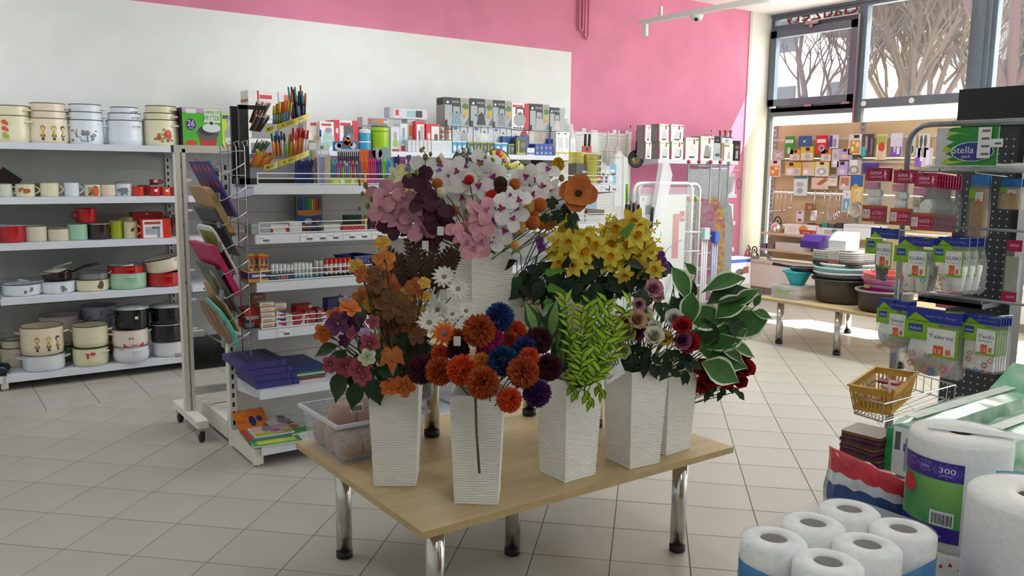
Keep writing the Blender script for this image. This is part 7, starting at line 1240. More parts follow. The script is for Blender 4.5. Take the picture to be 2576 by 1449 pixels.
for k, (lb, y0, y1, x0) in enumerate([('long green and white wrapped pack of paper rolls beside the yellow basket', .965, 1.075, 1.90), ('long green wrapped pack of paper rolls with a blue oval brand', .80, .925, 1.98)]):
    o, W, D, H = softpack('tissue_pack', lb, 'paper pack', x0, x0 + .58, y0, y1, .745, .905, GP, seed=4 + k)
    e = MB().box((-W / 2 - .0035, -D * .28, H * .12), (-W / 2 - .002, D * .28, H * .85)).build('end_label', mat('dfe4e4', .4, n=.04), o); b = MB(); b.box((-W / 2 - .005, D * .08, H * .45), (-W / 2 - .004, D * .24, H * .8), 1)
    for q_ in range(9): b.box((-W / 2 - .0056, D * .1 + q_ * D * .014, H * .5), (-W / 2 - .005, D * .107 + q_ * D * .014, H * .78), 0)
    for q_ in range(6): b.box((-W / 2 - .005, -D * .2 + q_ * D * .035, H * .2), (-W / 2 - .0045, -D * .185 + q_ * D * .035, H * .7), 2)
    b.box((-W / 2 - .005, -D * .02, H * .5), (-W / 2 - .0045, D * .03, H * .62), 3); b.build('code_print', [mat('26262c', .5), mat('e8eaec', .5), mat('8a8f96', .5), mat('4a6aa8', .5)], o)['kind'] = 'stuff'
    MB().box((-W / 2 - .0035, D * .28, H * .1), (-W / 2 - .0015, D * .45, H * .8)).build('green_edge', mat('2f9a5a', .3), o); MB().box((-W / 2 + .02, -.012, H + .001), (W / 2 - .05, .018, H + .0025)).build('white_stripe', mat('eaf2ec', .3), o)
    fl_ = MB().add([(W / 2 - .06, -D / 2, H * .9), (W / 2 - .06, D / 2, H * .9), (W / 2 + .02, D * .3, H + .055), (W / 2 + .02, -D * .3, H + .055), (W / 2 - .055, -D / 2, H * .9), (W / 2 - .055, D / 2, H * .9), (W / 2 + .025, D * .3, H + .055), (W / 2 + .025, -D * .3, H + .055)], [(0, 1, 2, 3), (7, 6, 5, 4), (0, 4, 5, 1), (2, 6, 7, 3), (0, 3, 7, 4), (1, 5, 6, 2)]).build('film_flap', mat('6ac898', .2, n=.1, h2='d8eee0', s=10), o)
    b = MB(); 
    for q_ in range(3): b.disc((W / 2 - .35 + .13 * q_, -D / 2 - .004, H * .35), .022, 12, q_ % 2); b.disc((W / 2 - .35 + .13 * q_, -D / 2 - .005, H * .35), .008, 8, 1)
    b.build('daisy_print', [mat('e8ecec', .5), mat('d8a82a', .5)], o)['kind'] = 'stuff'
    if k: d_ = MB(); d_.disc((-W / 2 + .13, -D / 2 - .006, H * .62), .06, 20, 0, .5); d_.disc((-W / 2 + .13, -D / 2 - .0065, H * .62), .053, 20, 1, .42); d_.build('brand_oval', [mat('2f7ab8', .4), mat('eef2f4', .4)], o)['kind'] = 'stuff'; text('Regina', o, (-W / 2 + .13, -D / 2 - .0075, H * .56), .02, '22262e', .08)
    tag(MB().box((x0 + .02, y0 + .01, .4605), (x0 + .56, y1 - .01, .744)).build('carton_stack', BCX), ['brown carton under the green and white roll pack', 'brown carton under the blue oval brand pack'][k], 'box')
o = thing('napkin_bag', 'soft navy and red film bag of napkins', 'bag', (1.645, .955, .4605), rz=-.67); b = MB(); W, D, H = .175, .07, .40; n = 12; vs = []; NJ = 20
for j in range(NJ + 1):
    f = j / NJ; dd = D / 2 * (1 if f < .7 else max(.15, 1 - (f - .7) * 2.4))
    for i, sg in [(i, -1) for i in range(n + 1)] + [(i, 1) for i in range(n, -1, -1)]:
        x = -W / 2 + W * i / n; vs.append((x * (1 + .04 * math.sin(j * 1.3)), sg * dd + .004 * math.sin(i * 1.9 + j * 1.1 + sg), H * f + f ** 2 * .075 * (.5 - i / n) + .003 * math.sin(i * 2.2 + j)))
m2 = 2 * n + 2; b.add(vs, [(j * m2 + i, j * m2 + (i + 1) % m2, (j + 1) * m2 + (i + 1) % m2, (j + 1) * m2 + i) for j in range(NJ) for i in range(m2)] + [tuple(NJ * m2 + i for i in range(m2))]); b.m = [(2 if j >= NJ - 2 else 1 if j >= NJ - 3 else 0) for j in range(NJ) for i in range(m2)] + [2]
b.build('wrap', [mat('1c3f7a', .15, n=.25, s=12, coat=.8), mat('c9cdd4', .2, n=.1, coat=.5), mat('c5283a', .18, n=.08, coat=.8)], o, True)
for k in range(9):
    z = .765 + .0095 * k; tag(MB().rbox((-.045, -.05, 0), (.05, .05, .008), .008).build('coffee_sachet', mat(['4a1a34', '5a2440', '6a4a2a'][k % 3], .25, n=.15, s=30), loc=(1.90 + .002 * (k % 3), 1.12 - .002 * (k % 2), z), rz=.12 * math.sin(k)), 'shiny purple sachet in the pile beside the green pack', 'sachet', 'piled purple sachets')
tag(MB().box((1.86, 1.078, 0), (1.95, 1.165, .764)).build('carton_stack', BCX), 'narrow brown carton under the purple sachets', 'box')
# ------------------------------------------------------------ flower table: tier, vases, boxes
ltable('small upper table standing on the flower table', 1.60, 2.37, 2.49, 2.93, .4, [(1.645, 2.83), (2.15, 2.85), (1.70, 2.56), (2.28, 2.56)]).location.z = .4205
ZV = .4205; ZT2 = .821
VM = mat('f1f0ea', .5, n=.02, s=8)
def vase_mesh(wb, wt, h, key=[0]):
    b = MB(); n = 7; rows = int(h / .0042); r_ = random.Random(5); ph = [r_.uniform(0, 6) for _ in range(40)]; vs = []; m = 4 * n
    for j in range(rows + 1):
        t = j / rows; s = (wb + (wt - wb) * t) / 2
        for sd in range(4):
            for i in range(n):
                u = -1 + 2 * i / n; rip = (.0014 if j % 2 else -.0007) * (1 + .5 * math.sin(ph[j % 40] + i * 1.3 + sd)); q = s + (rip if 0 < j < rows else 0); x, y = (u * q, -q) if sd == 0 else (q, u * q) if sd == 1 else (-u * q, q) if sd == 2 else (-q, -u * q)
                vs.append((x, y, h * t + (.0012 * math.sin(i * 2 + ph[(j + sd) % 40]) if 0 < j < rows else 0)))
    fs = [(j * m + i, j * m + (i + 1) % m, (j + 1) * m + (i + 1) % m, (j + 1) * m + i) for j in range(rows) for i in range(m)]; b.add(vs, fs + [tuple(range(m - 1, -1, -1))])
    a, c, d = wt / 2, wt / 2 - .006, wb / 2 - .006; k = [(-1, -1), (1, -1), (1, 1), (-1, 1)]
    b.add([(x * a, y * a, h) for x, y in k] + [(x * c, y * c, h) for x, y in k] + [(x * d, y * d, .02) for x, y in k], [(i, (i + 1) % 4, 4 + (i + 1) % 4, 4 + i) for i in range(4)] + [(4 + i, 4 + (i + 1) % 4, 8 + (i + 1) % 4, 8 + i) for i in range(4)] + [(8, 9, 10, 11)]); return b.mesh('ribbed_vase', VM)
V1, V2, V3 = vase_mesh(.139, .168, .36), vase_mesh(.155, .188, .36), vase_mesh(.165, .2, .19)
VS = {}
for k, (x, y, z, a, me, h, lb) in {'mix': (1.305, 2.486, ZV, -.6, V1, .36, 'white ribbed vase of hellebores and autumn leaves'), 'dah': (1.451, 2.199, ZV, -.66, V1, .36, 'white ribbed vase of pompom dahlias'), 'lime': (1.832, 2.20, ZV, .02, V1, .36, 'white ribbed vase of lime green sprigs'), 'rose': (2.116, 2.165, ZV, -.08, V1, .36, 'white ribbed vase of mixed roses with a price tag'), 'ficus': (2.322, 2.205, ZV, .06, V1, .36, 'white ribbed vase of large variegated leaves'), 'red': (2.462, 2.36, ZV, -.1, V3, .19, 'low white ribbed vase of red roses at the table corner'), 'orc': (1.735, 2.63, ZT2, 0, V2, .36, 'tall white ribbed vase of orchids on the upper table'), 'daf': (2.0, 2.76, ZT2, 0, V3, .19, 'low white ribbed planter of dark leaves beside the orchid vase'), 'daf2': (2.235, 2.60, ZT2, 0, V3, .19, 'low white ribbed planter of daffodils')}.items():
    tag(put('ribbed_vase', me, None, (x, y, z), a), lb, 'vase'); VS[k] = V((x, y, z + h - .03))
CLR = film('e2e8ee', .3, .12, 'clear box')
def clearbox(lb, x, y, z, w, d, h, rz):
    o = thing('storage_box', lb, 'box', (x, y, z), rz); b = MB(); wt, dt = w / 2, d / 2; wb, db = wt * .88, dt * .88
    b.add([(-wb, -db, 0), (wb, -db, 0), (wb, db, 0), (-wb, db, 0), (-wt, -dt, h), (wt, -dt, h), (wt, dt, h), (-wt, dt, h)], [(3, 2, 1, 0), (0, 1, 5, 4), (1, 2, 6, 5), (2, 3, 7, 6), (3, 0, 4, 7)]); b.build('tub', CLR, o); b = MB()
    for a, c in (((-wt - .012, -dt - .012), (wt + .012, -dt)), ((-wt - .012, dt), (wt + .012, dt + .012)), ((-wt - .012, -dt), (-wt, dt)), ((wt, -dt), (wt + .012, dt))): b.box((*a, h - .012), (*c, h))
    b.build('rim', film('e6ecf2', .6, .12, 'clear rim'), o); return o
clearbox('clear plastic box of rolled beige towels at the table corner', 1.36, 2.86, ZV, .36, .34, .16, 0); clearbox('clear plastic box of folded towels behind the towel rolls', 1.50, 2.90, ZV + .165, .24, .26, .13, 0)
TOW = mat('b3968a', .95, n=.06, s=120, bump=.6)
for k, (x, y, z) in enumerate([(1.35, 2.752, .058), (1.36, 2.862, .058), (1.36, 2.97, .058), (1.355, 2.81, .152)]):
    o = thing('towel_roll', 'rolled beige towel lying in the clear box' if k < 3 else 'rolled beige towel on top of the others', 'towel', (x, y, ZV + z), group='rolled towels in the clear box'); b = MB(); b.at((0, 0, 0), (0, math.pi / 2, 0)); pr = [(.001, -.145)]
    for s in range(4): pr += [(.052, -.14 + s * .07), (.054, -.13 + s * .07), (.054, -.08 + s * .07), (.0515, -.072 + s * .07)]
    b.lathe(pr + [(.001, .145)], 20); b.build('roll', TOW, o, True); b = MB(); b.at((0, 0, 0), (0, math.pi / 2, 0))
    for s in range(3): b.lathe([(.0525, -.072 + s * .07), (.0525, -.066 + s * .07)], 20)
    b.build('band', mat('8a6f68', .9), o, True)['kind'] = 'stuff'
for k, (c, lb) in enumerate((('b3968a', 'folded beige towel standing in the inner box'), ('a98d82', 'second folded beige towel in the inner box'), ('1f3f42', 'dark teal folded towel beside the beige ones'))): tag(MB().rbox((-.034, -.09, 0), (.034, .09, .2), .02).build('folded_towel', mat(c, .95, n=.05, s=120, bump=.5), loc=(1.44 + .072 * k, 2.88, ZV + .172)), lb, 'towel')
carton('barcode_label', 'white barcode sticker on the clear box', 'label', P(898, 1036, Y=2.72), .05, .001, .03, 'd8d8d4', 0, pr=[('f', .1 + .1 * k, .15, .16 + .1 * k, .75, '3a3a3c') for k in range(8)])
# ------------------------------------------------------------ artificial flowers
def petals(layers, ctr=None, mats=None):
    """layers: (count, length, width, lift angle, phase, material, profile, bend, fold)"""
    b = MB()
    for n, L, W, lift, ph, mi, prof, bend, fold in layers:
        for k in range(n):
            a = 2 * math.pi * (k + ph) / n; b.T = Matrix.Rotation(a, 4, 'Z') @ Matrix.Rotation(-lift, 4, 'Y') @ Matrix.Translation((L * .06, 0, 0)); b.leaf(L, W, mi, bend, fold, prof)
    b.T = Matrix()
    if ctr: b.sph((0, 0, ctr[1]), ctr[0], 8, 5, ctr[2], (1, 1, ctr[3] if len(ctr) > 3 else .6))
    return b.mesh('bloom', mats, True)
WID = [.15, .75, 1, .95, .6, .1]; PNT = [.2, .7, 1, .9, .55, 0]; RNDP = [.2, .8, 1, 1, .85, .5]; RDP = [.5, .9, 1, 1, .95, .7]
def fm(h, h2=None, s=14): return mat(h, .7, n=.08, s=s, sub=0, h2=h2)
def facing(p, up=.25, j=.4, spin=None):
    d = (CO - p).normalized() + V((rnd.uniform(-j, j), rnd.uniform(-j, j), up + rnd.uniform(-j, j))); q = d.to_track_quat('Z', 'Y').to_matrix().to_4x4() @ Matrix.Rotation(rnd.uniform(0, 6.3) if spin is None else spin, 4, 'Z'); return q.to_euler()
def curve(p, base, sag=.15, n=5):
    m = p.lerp(base, .5); m.z += sag * (p - base).length * .6; hv = V((base.x, base.y, 0)) - V((m.x, m.y, 0)); m += hv * .35; return [p * (1 - t) ** 2 + m * (2 * t * (1 - t)) + base * t * t for t in [i / n for i in range(n + 1)]]
def mouth(k, r=.05): return VS[k] + V((rnd.uniform(-r, r), rnd.uniform(-r, r), rnd.uniform(-.08, -.02)))
def flower(name, lb, cat, px, py, dp, k, me, s=1, stem='3f5a2a', grp=None, up=.25, j=.4, part='bloom', sag=.15, r=.0022, spin=None):
    p = PD(px, py, dp); bs = mouth(k); t = thing(name, lb, cat, bs, group=grp); o = put(part, me, t, p - bs, rot=facing(p, up, j, spin)); o.scale = (s,) * 3
    MB().tube([q - bs for q in curve(p, bs, sag)], r, 5).build('stem', fm(stem), t, True); return t
LEAFM = {}
def leafobj(t, p, d, L, W, key, parent_loc, name='leaf', roll=None):
    """leaf part growing from p along d"""
    if key not in LEAFM:
        kind, c1, c2 = key; b = MB()
        if kind == 'var': b.leaf(1, .6, 0, .25, .16, [.05, .5, .9, 1, .92, .62, .25, 0], mi2=1, rim=.8)
        elif kind == 'lime': b.leaf(1, .42, 0, .3, .25, [.05, .7, 1, .8, .4, 0], mi2=1, rim=.62)
        elif kind == 'dief': b.leaf(1, .5, 1, .2, .2, [.1, .6, .95, 1, .7, .35, 0], mi2=0, rim=.5)
        elif kind == 'fern':
            b.leaf(1, .12, 0, .2, 0, [.5, .6, .6, .5, .3, 0])
            for i in range(9):
                for s in (-1, 1): b.T = Matrix.Translation((.12 + i * .09, 0, -.2 * (.12 + i * .09) ** 2)) @ Matrix.Rotation(s * 1.0, 4, 'Z'); b.leaf(.3 * (1 - i * .07), .08, 0, .1, .1, PNT)
            b.T = Matrix()
        elif kind == 'maple':
            for a, l in ((0, 1), (.75, .8), (-.75, .8), (1.5, .5), (-1.5, .5)): b.T = Matrix.Rotation(a, 4, 'Z'); b.leaf(l, .5, 0, .25, .2, [.3, .8, 1, .7, .35, 0])
            b.T = Matrix()
        else: b.leaf(1, .55, 0, .3, .18, [.05, .6, .95, 1, .75, .3, 0])
        LEAFM[key] = b.mesh(name, [fm(c1, s=6), fm(c2 or c1, s=6)], True)
    o = put(name, LEAFM[key], t, p - parent_loc); x = d.normalized(); z = (CO - p).normalized() + V((0, 0, .5)); z = (z - x * z.dot(x)); z = z.normalized() if z.length > 1e-3 else V((0, 0, 1)); z = Matrix.Rotation(roll if roll is not None else rnd.uniform(-.5, .5), 3, x) @ z; y = z.cross(x); o.rotation_euler = Matrix((x, y, z)).transposed().to_euler(); o.scale = (L, L * W, L); return o
def branch(name, lb, cat, k, pts, leaves, key, stem='4a5a2a', grp=None, r=.002, lname='leaf'):
    """pts: pixel path with depth, tip first; leaves: (px,py,dep,dirx,diry,len)"""
    bs = mouth(k); t = thing(name, lb, cat, bs, group=grp); ps = [PD(*q) for q in pts]; MB().tube([q - bs for q in ps + [ps[-1].lerp(bs, .5), bs]], r, 5).build('stem', fm(stem), t, True)
    for x, y, dp, dx, dy, L in leaves: leafobj(t, PD(x, y, dp), CR * dx + CD * dy + CF * rnd.uniform(-.3, .15), L, 1, key, bs, lname)
    return t
# pompom dahlias
def pompom(c, c2):
    b = MB(); N = 380
    for i in range(N):
        z = 1 - 2 * (i + .5) / N; a = i * 2.39996; d = V((math.sqrt(1 - z * z) * math.cos(a), math.sqrt(1 - z * z) * math.sin(a), z)); q = d.to_track_quat('X', 'Z').to_matrix().to_4x4(); b.T = q @ Matrix.Rotation(rnd.uniform(-.35, .35), 4, 'Y') @ Matrix.Translation((.5, 0, 0)); b.leaf(.5 + rnd.uniform(-.05, .06), .15, i % 2, rnd.uniform(-.25, .25), .35, [.4, 1, .9, .05])
    b.T = Matrix(); b.sph((0, 0, 0), .6, 10, 7, 0); return b.mesh('bloom', [fm(c), fm(c2)], True)
DC = {'rust': ('a84317', 'c05a22'), 'navy': ('1c2f6e', '2c4688'), 'flame': ('cc3a12', 'dd5a1c'), 'teal': ('17305c', '24507e'), 'maroon': ('3e0d1c', '561528'), 'violet': ('3a0e52', '571a72'), 'magenta': ('b5166c', 'c82a84'), 'gold': ('d07a14', 'dd9a24')}
DM = {k: pompom(*v) for k, v in DC.items()}; DN = {'rust': 'rust orange', 'navy': 'royal blue', 'flame': 'flame red', 'teal': 'dark blue', 'maroon': 'dark maroon', 'violet': 'violet', 'magenta': 'magenta', 'gold': 'golden'}
cnt = {}
for x, y, r, c, d in [(1205, 832, 44, 'rust', 2.62), (1256, 798, 39, 'navy', 2.72), (1162, 931, 41, 'flame', 2.50), (1215, 963, 44, 'rust', 2.44), (1316, 936, 43, 'rust', 2.48), (1281, 1006, 34, 'flame', 2.42), (1105, 934, 38, 'rust', 2.56), (1060, 930, 39, 'maroon', 2.62), (1266, 908, 41, 'teal', 2.58), (1321, 877, 33, 'navy', 2.68), (1355, 857, 37, 'maroon', 2.72), (1380, 924, 37, 'maroon', 2.62), (1351, 989, 37, 'violet', 2.58), (1296, 835, 30, 'flame', 2.76), (1283, 857, 26, 'rust', 2.72), (1243, 850, 26, 'magenta', 2.7), (1223, 888, 28, 'magenta', 2.66), (1212, 910, 24, 'gold', 2.6), (1152, 881, 31, 'maroon', 2.66), (1108, 889, 24, 'flame', 2.68), (1150, 853, 28, 'rust', 2.72), (1331, 900, 28, 'flame', 2.6), (1254, 864, 20, 'navy', 2.74)]:
    flower('dahlia', '%s pompom dahlia in the dahlia vase' % DN[c], 'flower', x, y, d, 'dah', DM[c], r * d / F, '4a5a2c', 'pompom dahlias', up=.1, sag=.05)
t = thing('flower_stalk', 'bare green flower stalk hanging down the dahlia vase', 'stalk', P(1198, 1010, Y=2.08)); q = t.location; MB().tube([P(1196, 1000, Y=2.08) - q, P(1199, 1090, Y=2.075) - q, P(1206, 1190, Y=2.07) - q], .0042, 6).build('cane', fm('6d5f2e'), t, True)
# daisies, gerbera
DAI = petals([(14, 1, .34, .25, 0, 0, PNT, .15, .1), (12, .85, .32, .45, .5, 0, PNT, .1, .1)], (.22, .08, 1, .5), [fm('eceee4'), fm('9a8468')])
for x, y, r, d in [(1117, 698, 32, 2.98), (1152, 728, 30, 2.96), (1102, 779, 33, 2.88), (1080, 812, 34, 2.8), (1138, 791, 26, 2.9), (1172, 783, 28, 2.95)]: flower('daisy', 'white daisy between the autumn leaves and the orchid vase', 'flower', x, y, d, 'mix', DAI, r * d / F, '2f4a24', 'white daisies', up=.3)
flower('gerbera', 'orange and yellow gerbera next to the white daisies', 'flower', 1118, 838, 2.7, 'mix', petals([(13, 1, .36, .12, 0, 0, PNT, .25, .1), (11, .7, .3, .3, .5, 1, PNT, .15, .1)], (.3, .06, 2, .45), [fm('e0862a'), fm('d8581a'), fm('8a6a5c')]), 33 * 2.7 / F, '2f4a24', j=.15)
# hellebores and buds
def hel(c, c2, ctr='b8a24a'): return petals([(5, 1, .95, .35, 0, 0, RNDP, .25, .25), (5, .5, .25, 1.0, .5, 1, PNT, 0, .1)], (.16, .1, 2), [fm(c, c2, 5), fm(c2), fm(ctr)])
HM = {'purple': hel('4d1848', '6a2a5c'), 'dusky pink': hel('a04a5c', '8a3448'), 'cream': hel('d8d8c0', 'c0c8a0'), 'orange': hel('c4521c', 'd8782a'), 'lilac': hel('a884a8', 'c0a0c0')}
for x, y, r, c in [(851, 815, 30, 'purple'), (887, 818, 30, 'purple'), (871, 921, 27, 'dusky pink'), (906, 929, 30, 'dusky pink'), (830, 915, 22, 'dusky pink'), (929, 864, 26, 'dusky pink'), (923, 897, 22, 'cream'), (880, 778, 26, 'orange'), (844, 800, 26, 'orange'), (812, 838, 24, 'orange'), (914, 948, 24, 'dusky pink'), (885, 838, 16, 'dusky pink'), (846, 896, 18, 'lilac'), (865, 855, 18, 'purple'), (917, 840, 16, 'lilac'), (938, 810, 18, 'dusky pink'), (868, 760, 16, 'lilac'), (980, 975, 24, 'orange'), (1018, 970, 28, 'orange')]:
    flower('hellebore', '%s hellebore in the mixed vase' % c, 'flower', x, y, rnd.uniform(2.62, 2.72), 'mix', HM[c], r * 2.7 / F, '3f4a2a', 'hellebores in the mixed vase', up=.1, j=.5)
GRN2 = ('plain', '22401f', None)
for i, (x, y, dx, dy, L) in enumerate([(860, 800, -.05, -1, .075), (900, 825, .1, -1, .09), (850, 870, -1, .3, .08), (870, 880, -.3, .4, .09), (895, 890, .2, .7, .085), (868, 930, -.4, 1, .11), (900, 955, -.2, 1, .1), (935, 950, .3, 1, .1), (945, 925, 1, .4, .1), (905, 850, .3, .6, .08), (920, 880, .8, .2, .09), (955, 905, .6, -.3, .08), (840, 850, -.8, -.3, .06), (890, 910, 0, .8, .1), (930, 930, -.1, 1, .09)]):
    branch('leaf_stem', 'dark green hellebore leaf in the mixed vase', 'leaf', 'mix', [(x, y, 2.72)], [(x, y, 2.72, dx, dy, L * 1.05)], GRN2, grp='hellebore leaves')
# autumn pansy leaves
PAN = {c: petals([(5, 1, .95, .2, 0, 0, RNDP, .3, .2)], None, [fm(a, b, 4)]) for c, a, b in (('yellow', 'c9b43a', 'c8782a'), ('rust', '8f3f16', 'b0602a'), ('orange', 'c0622a', 'd88a3c'), ('brown', '4f3416', '7a4a20'))}
for x, y, r, c in [(962, 612, 20, 'yellow'), (966, 655, 28, 'orange'), (962, 645, 16, 'yellow'), (898, 671, 22, 'yellow'), (974, 708, 26, 'rust'), (914, 692, 22, 'rust'), (945, 714, 24, 'brown'), (913, 748, 26, 'orange'), (929, 767, 18, 'yellow'), (974, 815, 28, 'orange'), (968, 855, 25, 'yellow'), (957, 803, 20, 'yellow'), (1029, 737, 21, 'yellow'), (1067, 745, 20, 'yellow'), (1050, 787, 22, 'yellow'), (1035, 822, 28, 'orange'), (1012, 752, 40, 'brown'), (985, 765, 38, 'brown'), (955, 748, 30, 'brown'), (1068, 712, 16, 'yellow'), (1045, 722, 24, 'rust'), (1000, 800, 30, 'brown'), (1010, 850, 28, 'rust'), (945, 785, 26, 'brown'), (1020, 785, 30, 'brown'), (985, 725, 26, 'rust'), (940, 690, 20, 'brown'), (1050, 845, 24, 'brown'), (990, 870, 28, 'brown'), (1030, 880, 26, 'brown'), (975, 900, 22, 'orange')]:
    flower('pansy', '%s autumn pansy blossom in the mixed vase' % c, 'flower', x, y, rnd.uniform(2.76, 2.92), 'mix', PAN[c], r * 2.85 / F, '3a2c1c', 'autumn pansies', j=.5)
branch('maple_leaf', 'large drooping orange maple leaf in the mixed vase', 'leaf', 'mix', [(985, 885, 2.65)], [(985, 885, 2.65, .1, 1, .075)], ('maple', 'b0622a', None))
for i in range(8): branch('ivy_leaf', 'dark ivy leaf low in the mixed vase', 'leaf', 'mix', [(1000 + i * 8, 850 + (i % 3) * 18, 2.82)], [(1000 + i * 8, 850 + (i % 3) * 18, 2.82, math.cos(i), 1, .06)], ('maple', '1f3019', None), grp='dark ivy leaves')
for i in range(13):
    x = 1000 + i * 8.5; branch('fern_spray', 'dry brown fern spray behind the mixed vase', 'fern', 'mix', [(x, 690, 3.0)], [(x, 712 + (i % 3) * 14, 3.02, (i - 7) * .13, -1, .15 + .015 * (i % 4))], ('fern', '4a3222', None), stem='3a2a1c', grp='brown fern sprays')
# lime sprigs and dieffenbachia
LM = ('lime', 'a0be1e', '35601a')
for i in range(34):
    x0 = 1425 + (i * 53) % 160 + rnd.uniform(-9, 9); y0 = 752 + (i * 37) % 70 + (i // 11) * 62; x0 = min(x0, 1590 - (i // 11) * 40); x1 = 1440 + (x0 - 1430) * .35; y1 = min(y0 + 150, 975); lv = []; dd = 2.75 + (i % 5) * .04 - (i // 11) * .05
    for k in range(13):
        f = k / 13; px, py = x0 + (x1 - x0) * f, y0 + (y1 - y0) * f; lv.append((px, py, dd, (1 if k % 2 else -1) * rnd.uniform(.4, .9) + (.2 if x0 > 1500 else -.15), -rnd.uniform(.3, 1), rnd.uniform(.034, .058)))
    branch('lime_sprig', 'lime green sprig with dark edged leaves', 'sprig', 'lime', [(x0, y0, dd), ((x0 + x1) / 2, (y0 + y1) / 2, dd)], lv, LM, '4f7a24', 'lime green sprigs', .0018)
for x, y in ((1478, 1005), (1508, 985), (1440, 985)): branch('lime_sprig', 'lime green sprig drooping over the vase rim', 'sprig', 'lime', [(x, y, 2.68), (x - 8, y - 30, 2.7)], [(x - 6 + 5 * k, y - 25 + 8 * k, 2.68, .4 * (-1) ** k, 1, .045) for k in range(4)], LM, '4f7a24', 'drooping lime sprigs')
for x, y, dx, dy, L in [(1350, 840, -.3, -1, .12), (1385, 850, .15, -1, .14), (1402, 880, -.1, -1, .17), (1365, 870, -.2, -1, .14), (1400, 945, .3, -1, .19), (1395, 830, .5, -1, .1), (1415, 920, -.1, -.9, .13)]: branch('dieffenbachia_leaf', 'dark green dieffenbachia leaf with a pale centre', 'leaf', 'lime', [(x, y, 2.92)], [(x, y, 2.92, dx, dy, L)], ('dief', '234a26', '7fa05a'), grp='dieffenbachia leaves')
# roses
def rose(c, c2): return petals([(3, .55, .5, 1.5, 0, 1, RDP, -.1, .5), (4, .62, .62, 1.38, .3, 0, RDP, -.2, .5), (5, .7, .72, 1.2, .1, 1, RDP, -.25, .45), (5, .8, .85, 1.0, .5, 0, RDP, -.2, .4), (6, .9, .95, .72, .2, 0, RDP, .1, .35), (5, .5, .2, -.5, 0, 2, PNT, .2, .1)], (.3, .15, 1), [fm(c, c2, 4), fm(c2), fm('2f4a22')])
RM = {'orange': rose('d8862a', 'b84a1c'), 'peach': rose('d8a88c', 'e0b89a'), 'white': rose('eceae0', 'f2f0ea'), 'lime white': rose('ccd88a', 'dfe6b4'), 'mauve': rose('b0648f', '9a4478'), 'cream': rose('ece6d0', 'f0ead8'), 'yellow': rose('e0c43a', 'e8d45a'), 'red': rose('a81420', 'bc1c2a'), 'pale pink': rose('d8a4b8', 'c888a4')}
def roses(lst, k, d0, nm, grp, up=.35):
    for x, y, r, c in lst: flower('rose', '%s %s' % (c, nm), 'flower', x, y, d0 + rnd.uniform(-.06, .06), k, RM[c], r * 1.75 * d0 / F, '2f4420', grp, up=up)
roses([(1574, 820, 18, 'orange'), (1599, 806, 19, 'peach'), (1590, 800, 15, 'peach'), (1622, 796, 17, 'white'), (1628, 815, 16, 'lime white'), (1649, 825, 16, 'white'), (1602, 840, 17, 'mauve'), (1645, 852, 20, 'cream'), (1671, 856, 16, 'yellow'), (1695, 803, 19, 'white'), (1716, 826, 19, 'red'), (1712, 857, 19, 'mauve'), (1736, 871, 23, 'red'), (1565, 889, 18, 'lime white'), (1639, 730, 19, 'pale pink'), (1546, 832, 14, 'pale pink'), (1607, 765, 13, 'pale pink'), (1577, 846, 17, 'lime white'), (1660, 745, 13, 'peach')], 'rose', 2.95, 'rose in the mixed rose vase', 'mixed roses')
roses([(1870, 905, 22, 'red'), (1848, 925, 18, 'red'), (1872, 935, 20, 'red'), (1862, 965, 15, 'red'), (1790, 955, 24, 'red'), (1770, 935, 20, 'red'), (1766, 970, 18, 'red'), (1820, 960, 16, 'red'), (1838, 975, 10, 'red'), (1806, 930, 20, 'red'), (1850, 890, 13, 'red')], 'red', 3.25, 'rose in the low corner vase', 'red roses in the corner vase')
for i in range(30): x, y = 1545 + (i * 47) % 190, 865 + (i * 29) % 70; branch('rose_leaf', 'dark green rose leaf over the rim of the rose vase', 'leaf', 'rose', [(x, y, 3.0)], [(x, y, 2.98, rnd.uniform(-.8, .8), rnd.uniform(.1, 1), .055)], ('plain', '1c3420', None), grp='rose leaves')
for i in range(12): x, y = 1600 + (i * 31) % 110, 740 + (i * 23) % 90; branch('rose_leaf', 'green rose leaf high in the rose vase', 'leaf', 'rose', [(x, y, 3.08)], [(x, y, 3.08, rnd.uniform(-.9, .9), rnd.uniform(-.6, .9), .06)], ('plain', '25452a', None), grp='upper rose leaves')
for i in range(9): branch('rose_leaf', 'dark leaf between the red roses of the low vase', 'leaf', 'red', [(1765 + i * 11, 965 + (i % 3) * 10, 3.3)], [(1765 + i * 11, 965 + (i % 3) * 10, 3.3, rnd.uniform(-.6, .8), .6, .05)], ('plain', '26422a', None), grp='corner vase leaves')
q = P(1538, 922, Y=1.99); o = thing('price_tag', 'handwritten white paper tag 2.50 between the lime and rose vases', 'price tag', q, rot=(0, -.45, -.2)); MB().box((-.038, 0, -.048), (.038, .001, .048)).build('paper', mat('dcdfe0', .7), o); text('2,50', o, (.002, -.001, -.006), .02, '26282c', .058, shear=.2); text('/szt', o, (-.018, -.001, -.034), .011, '26282c', .028, shear=.3)
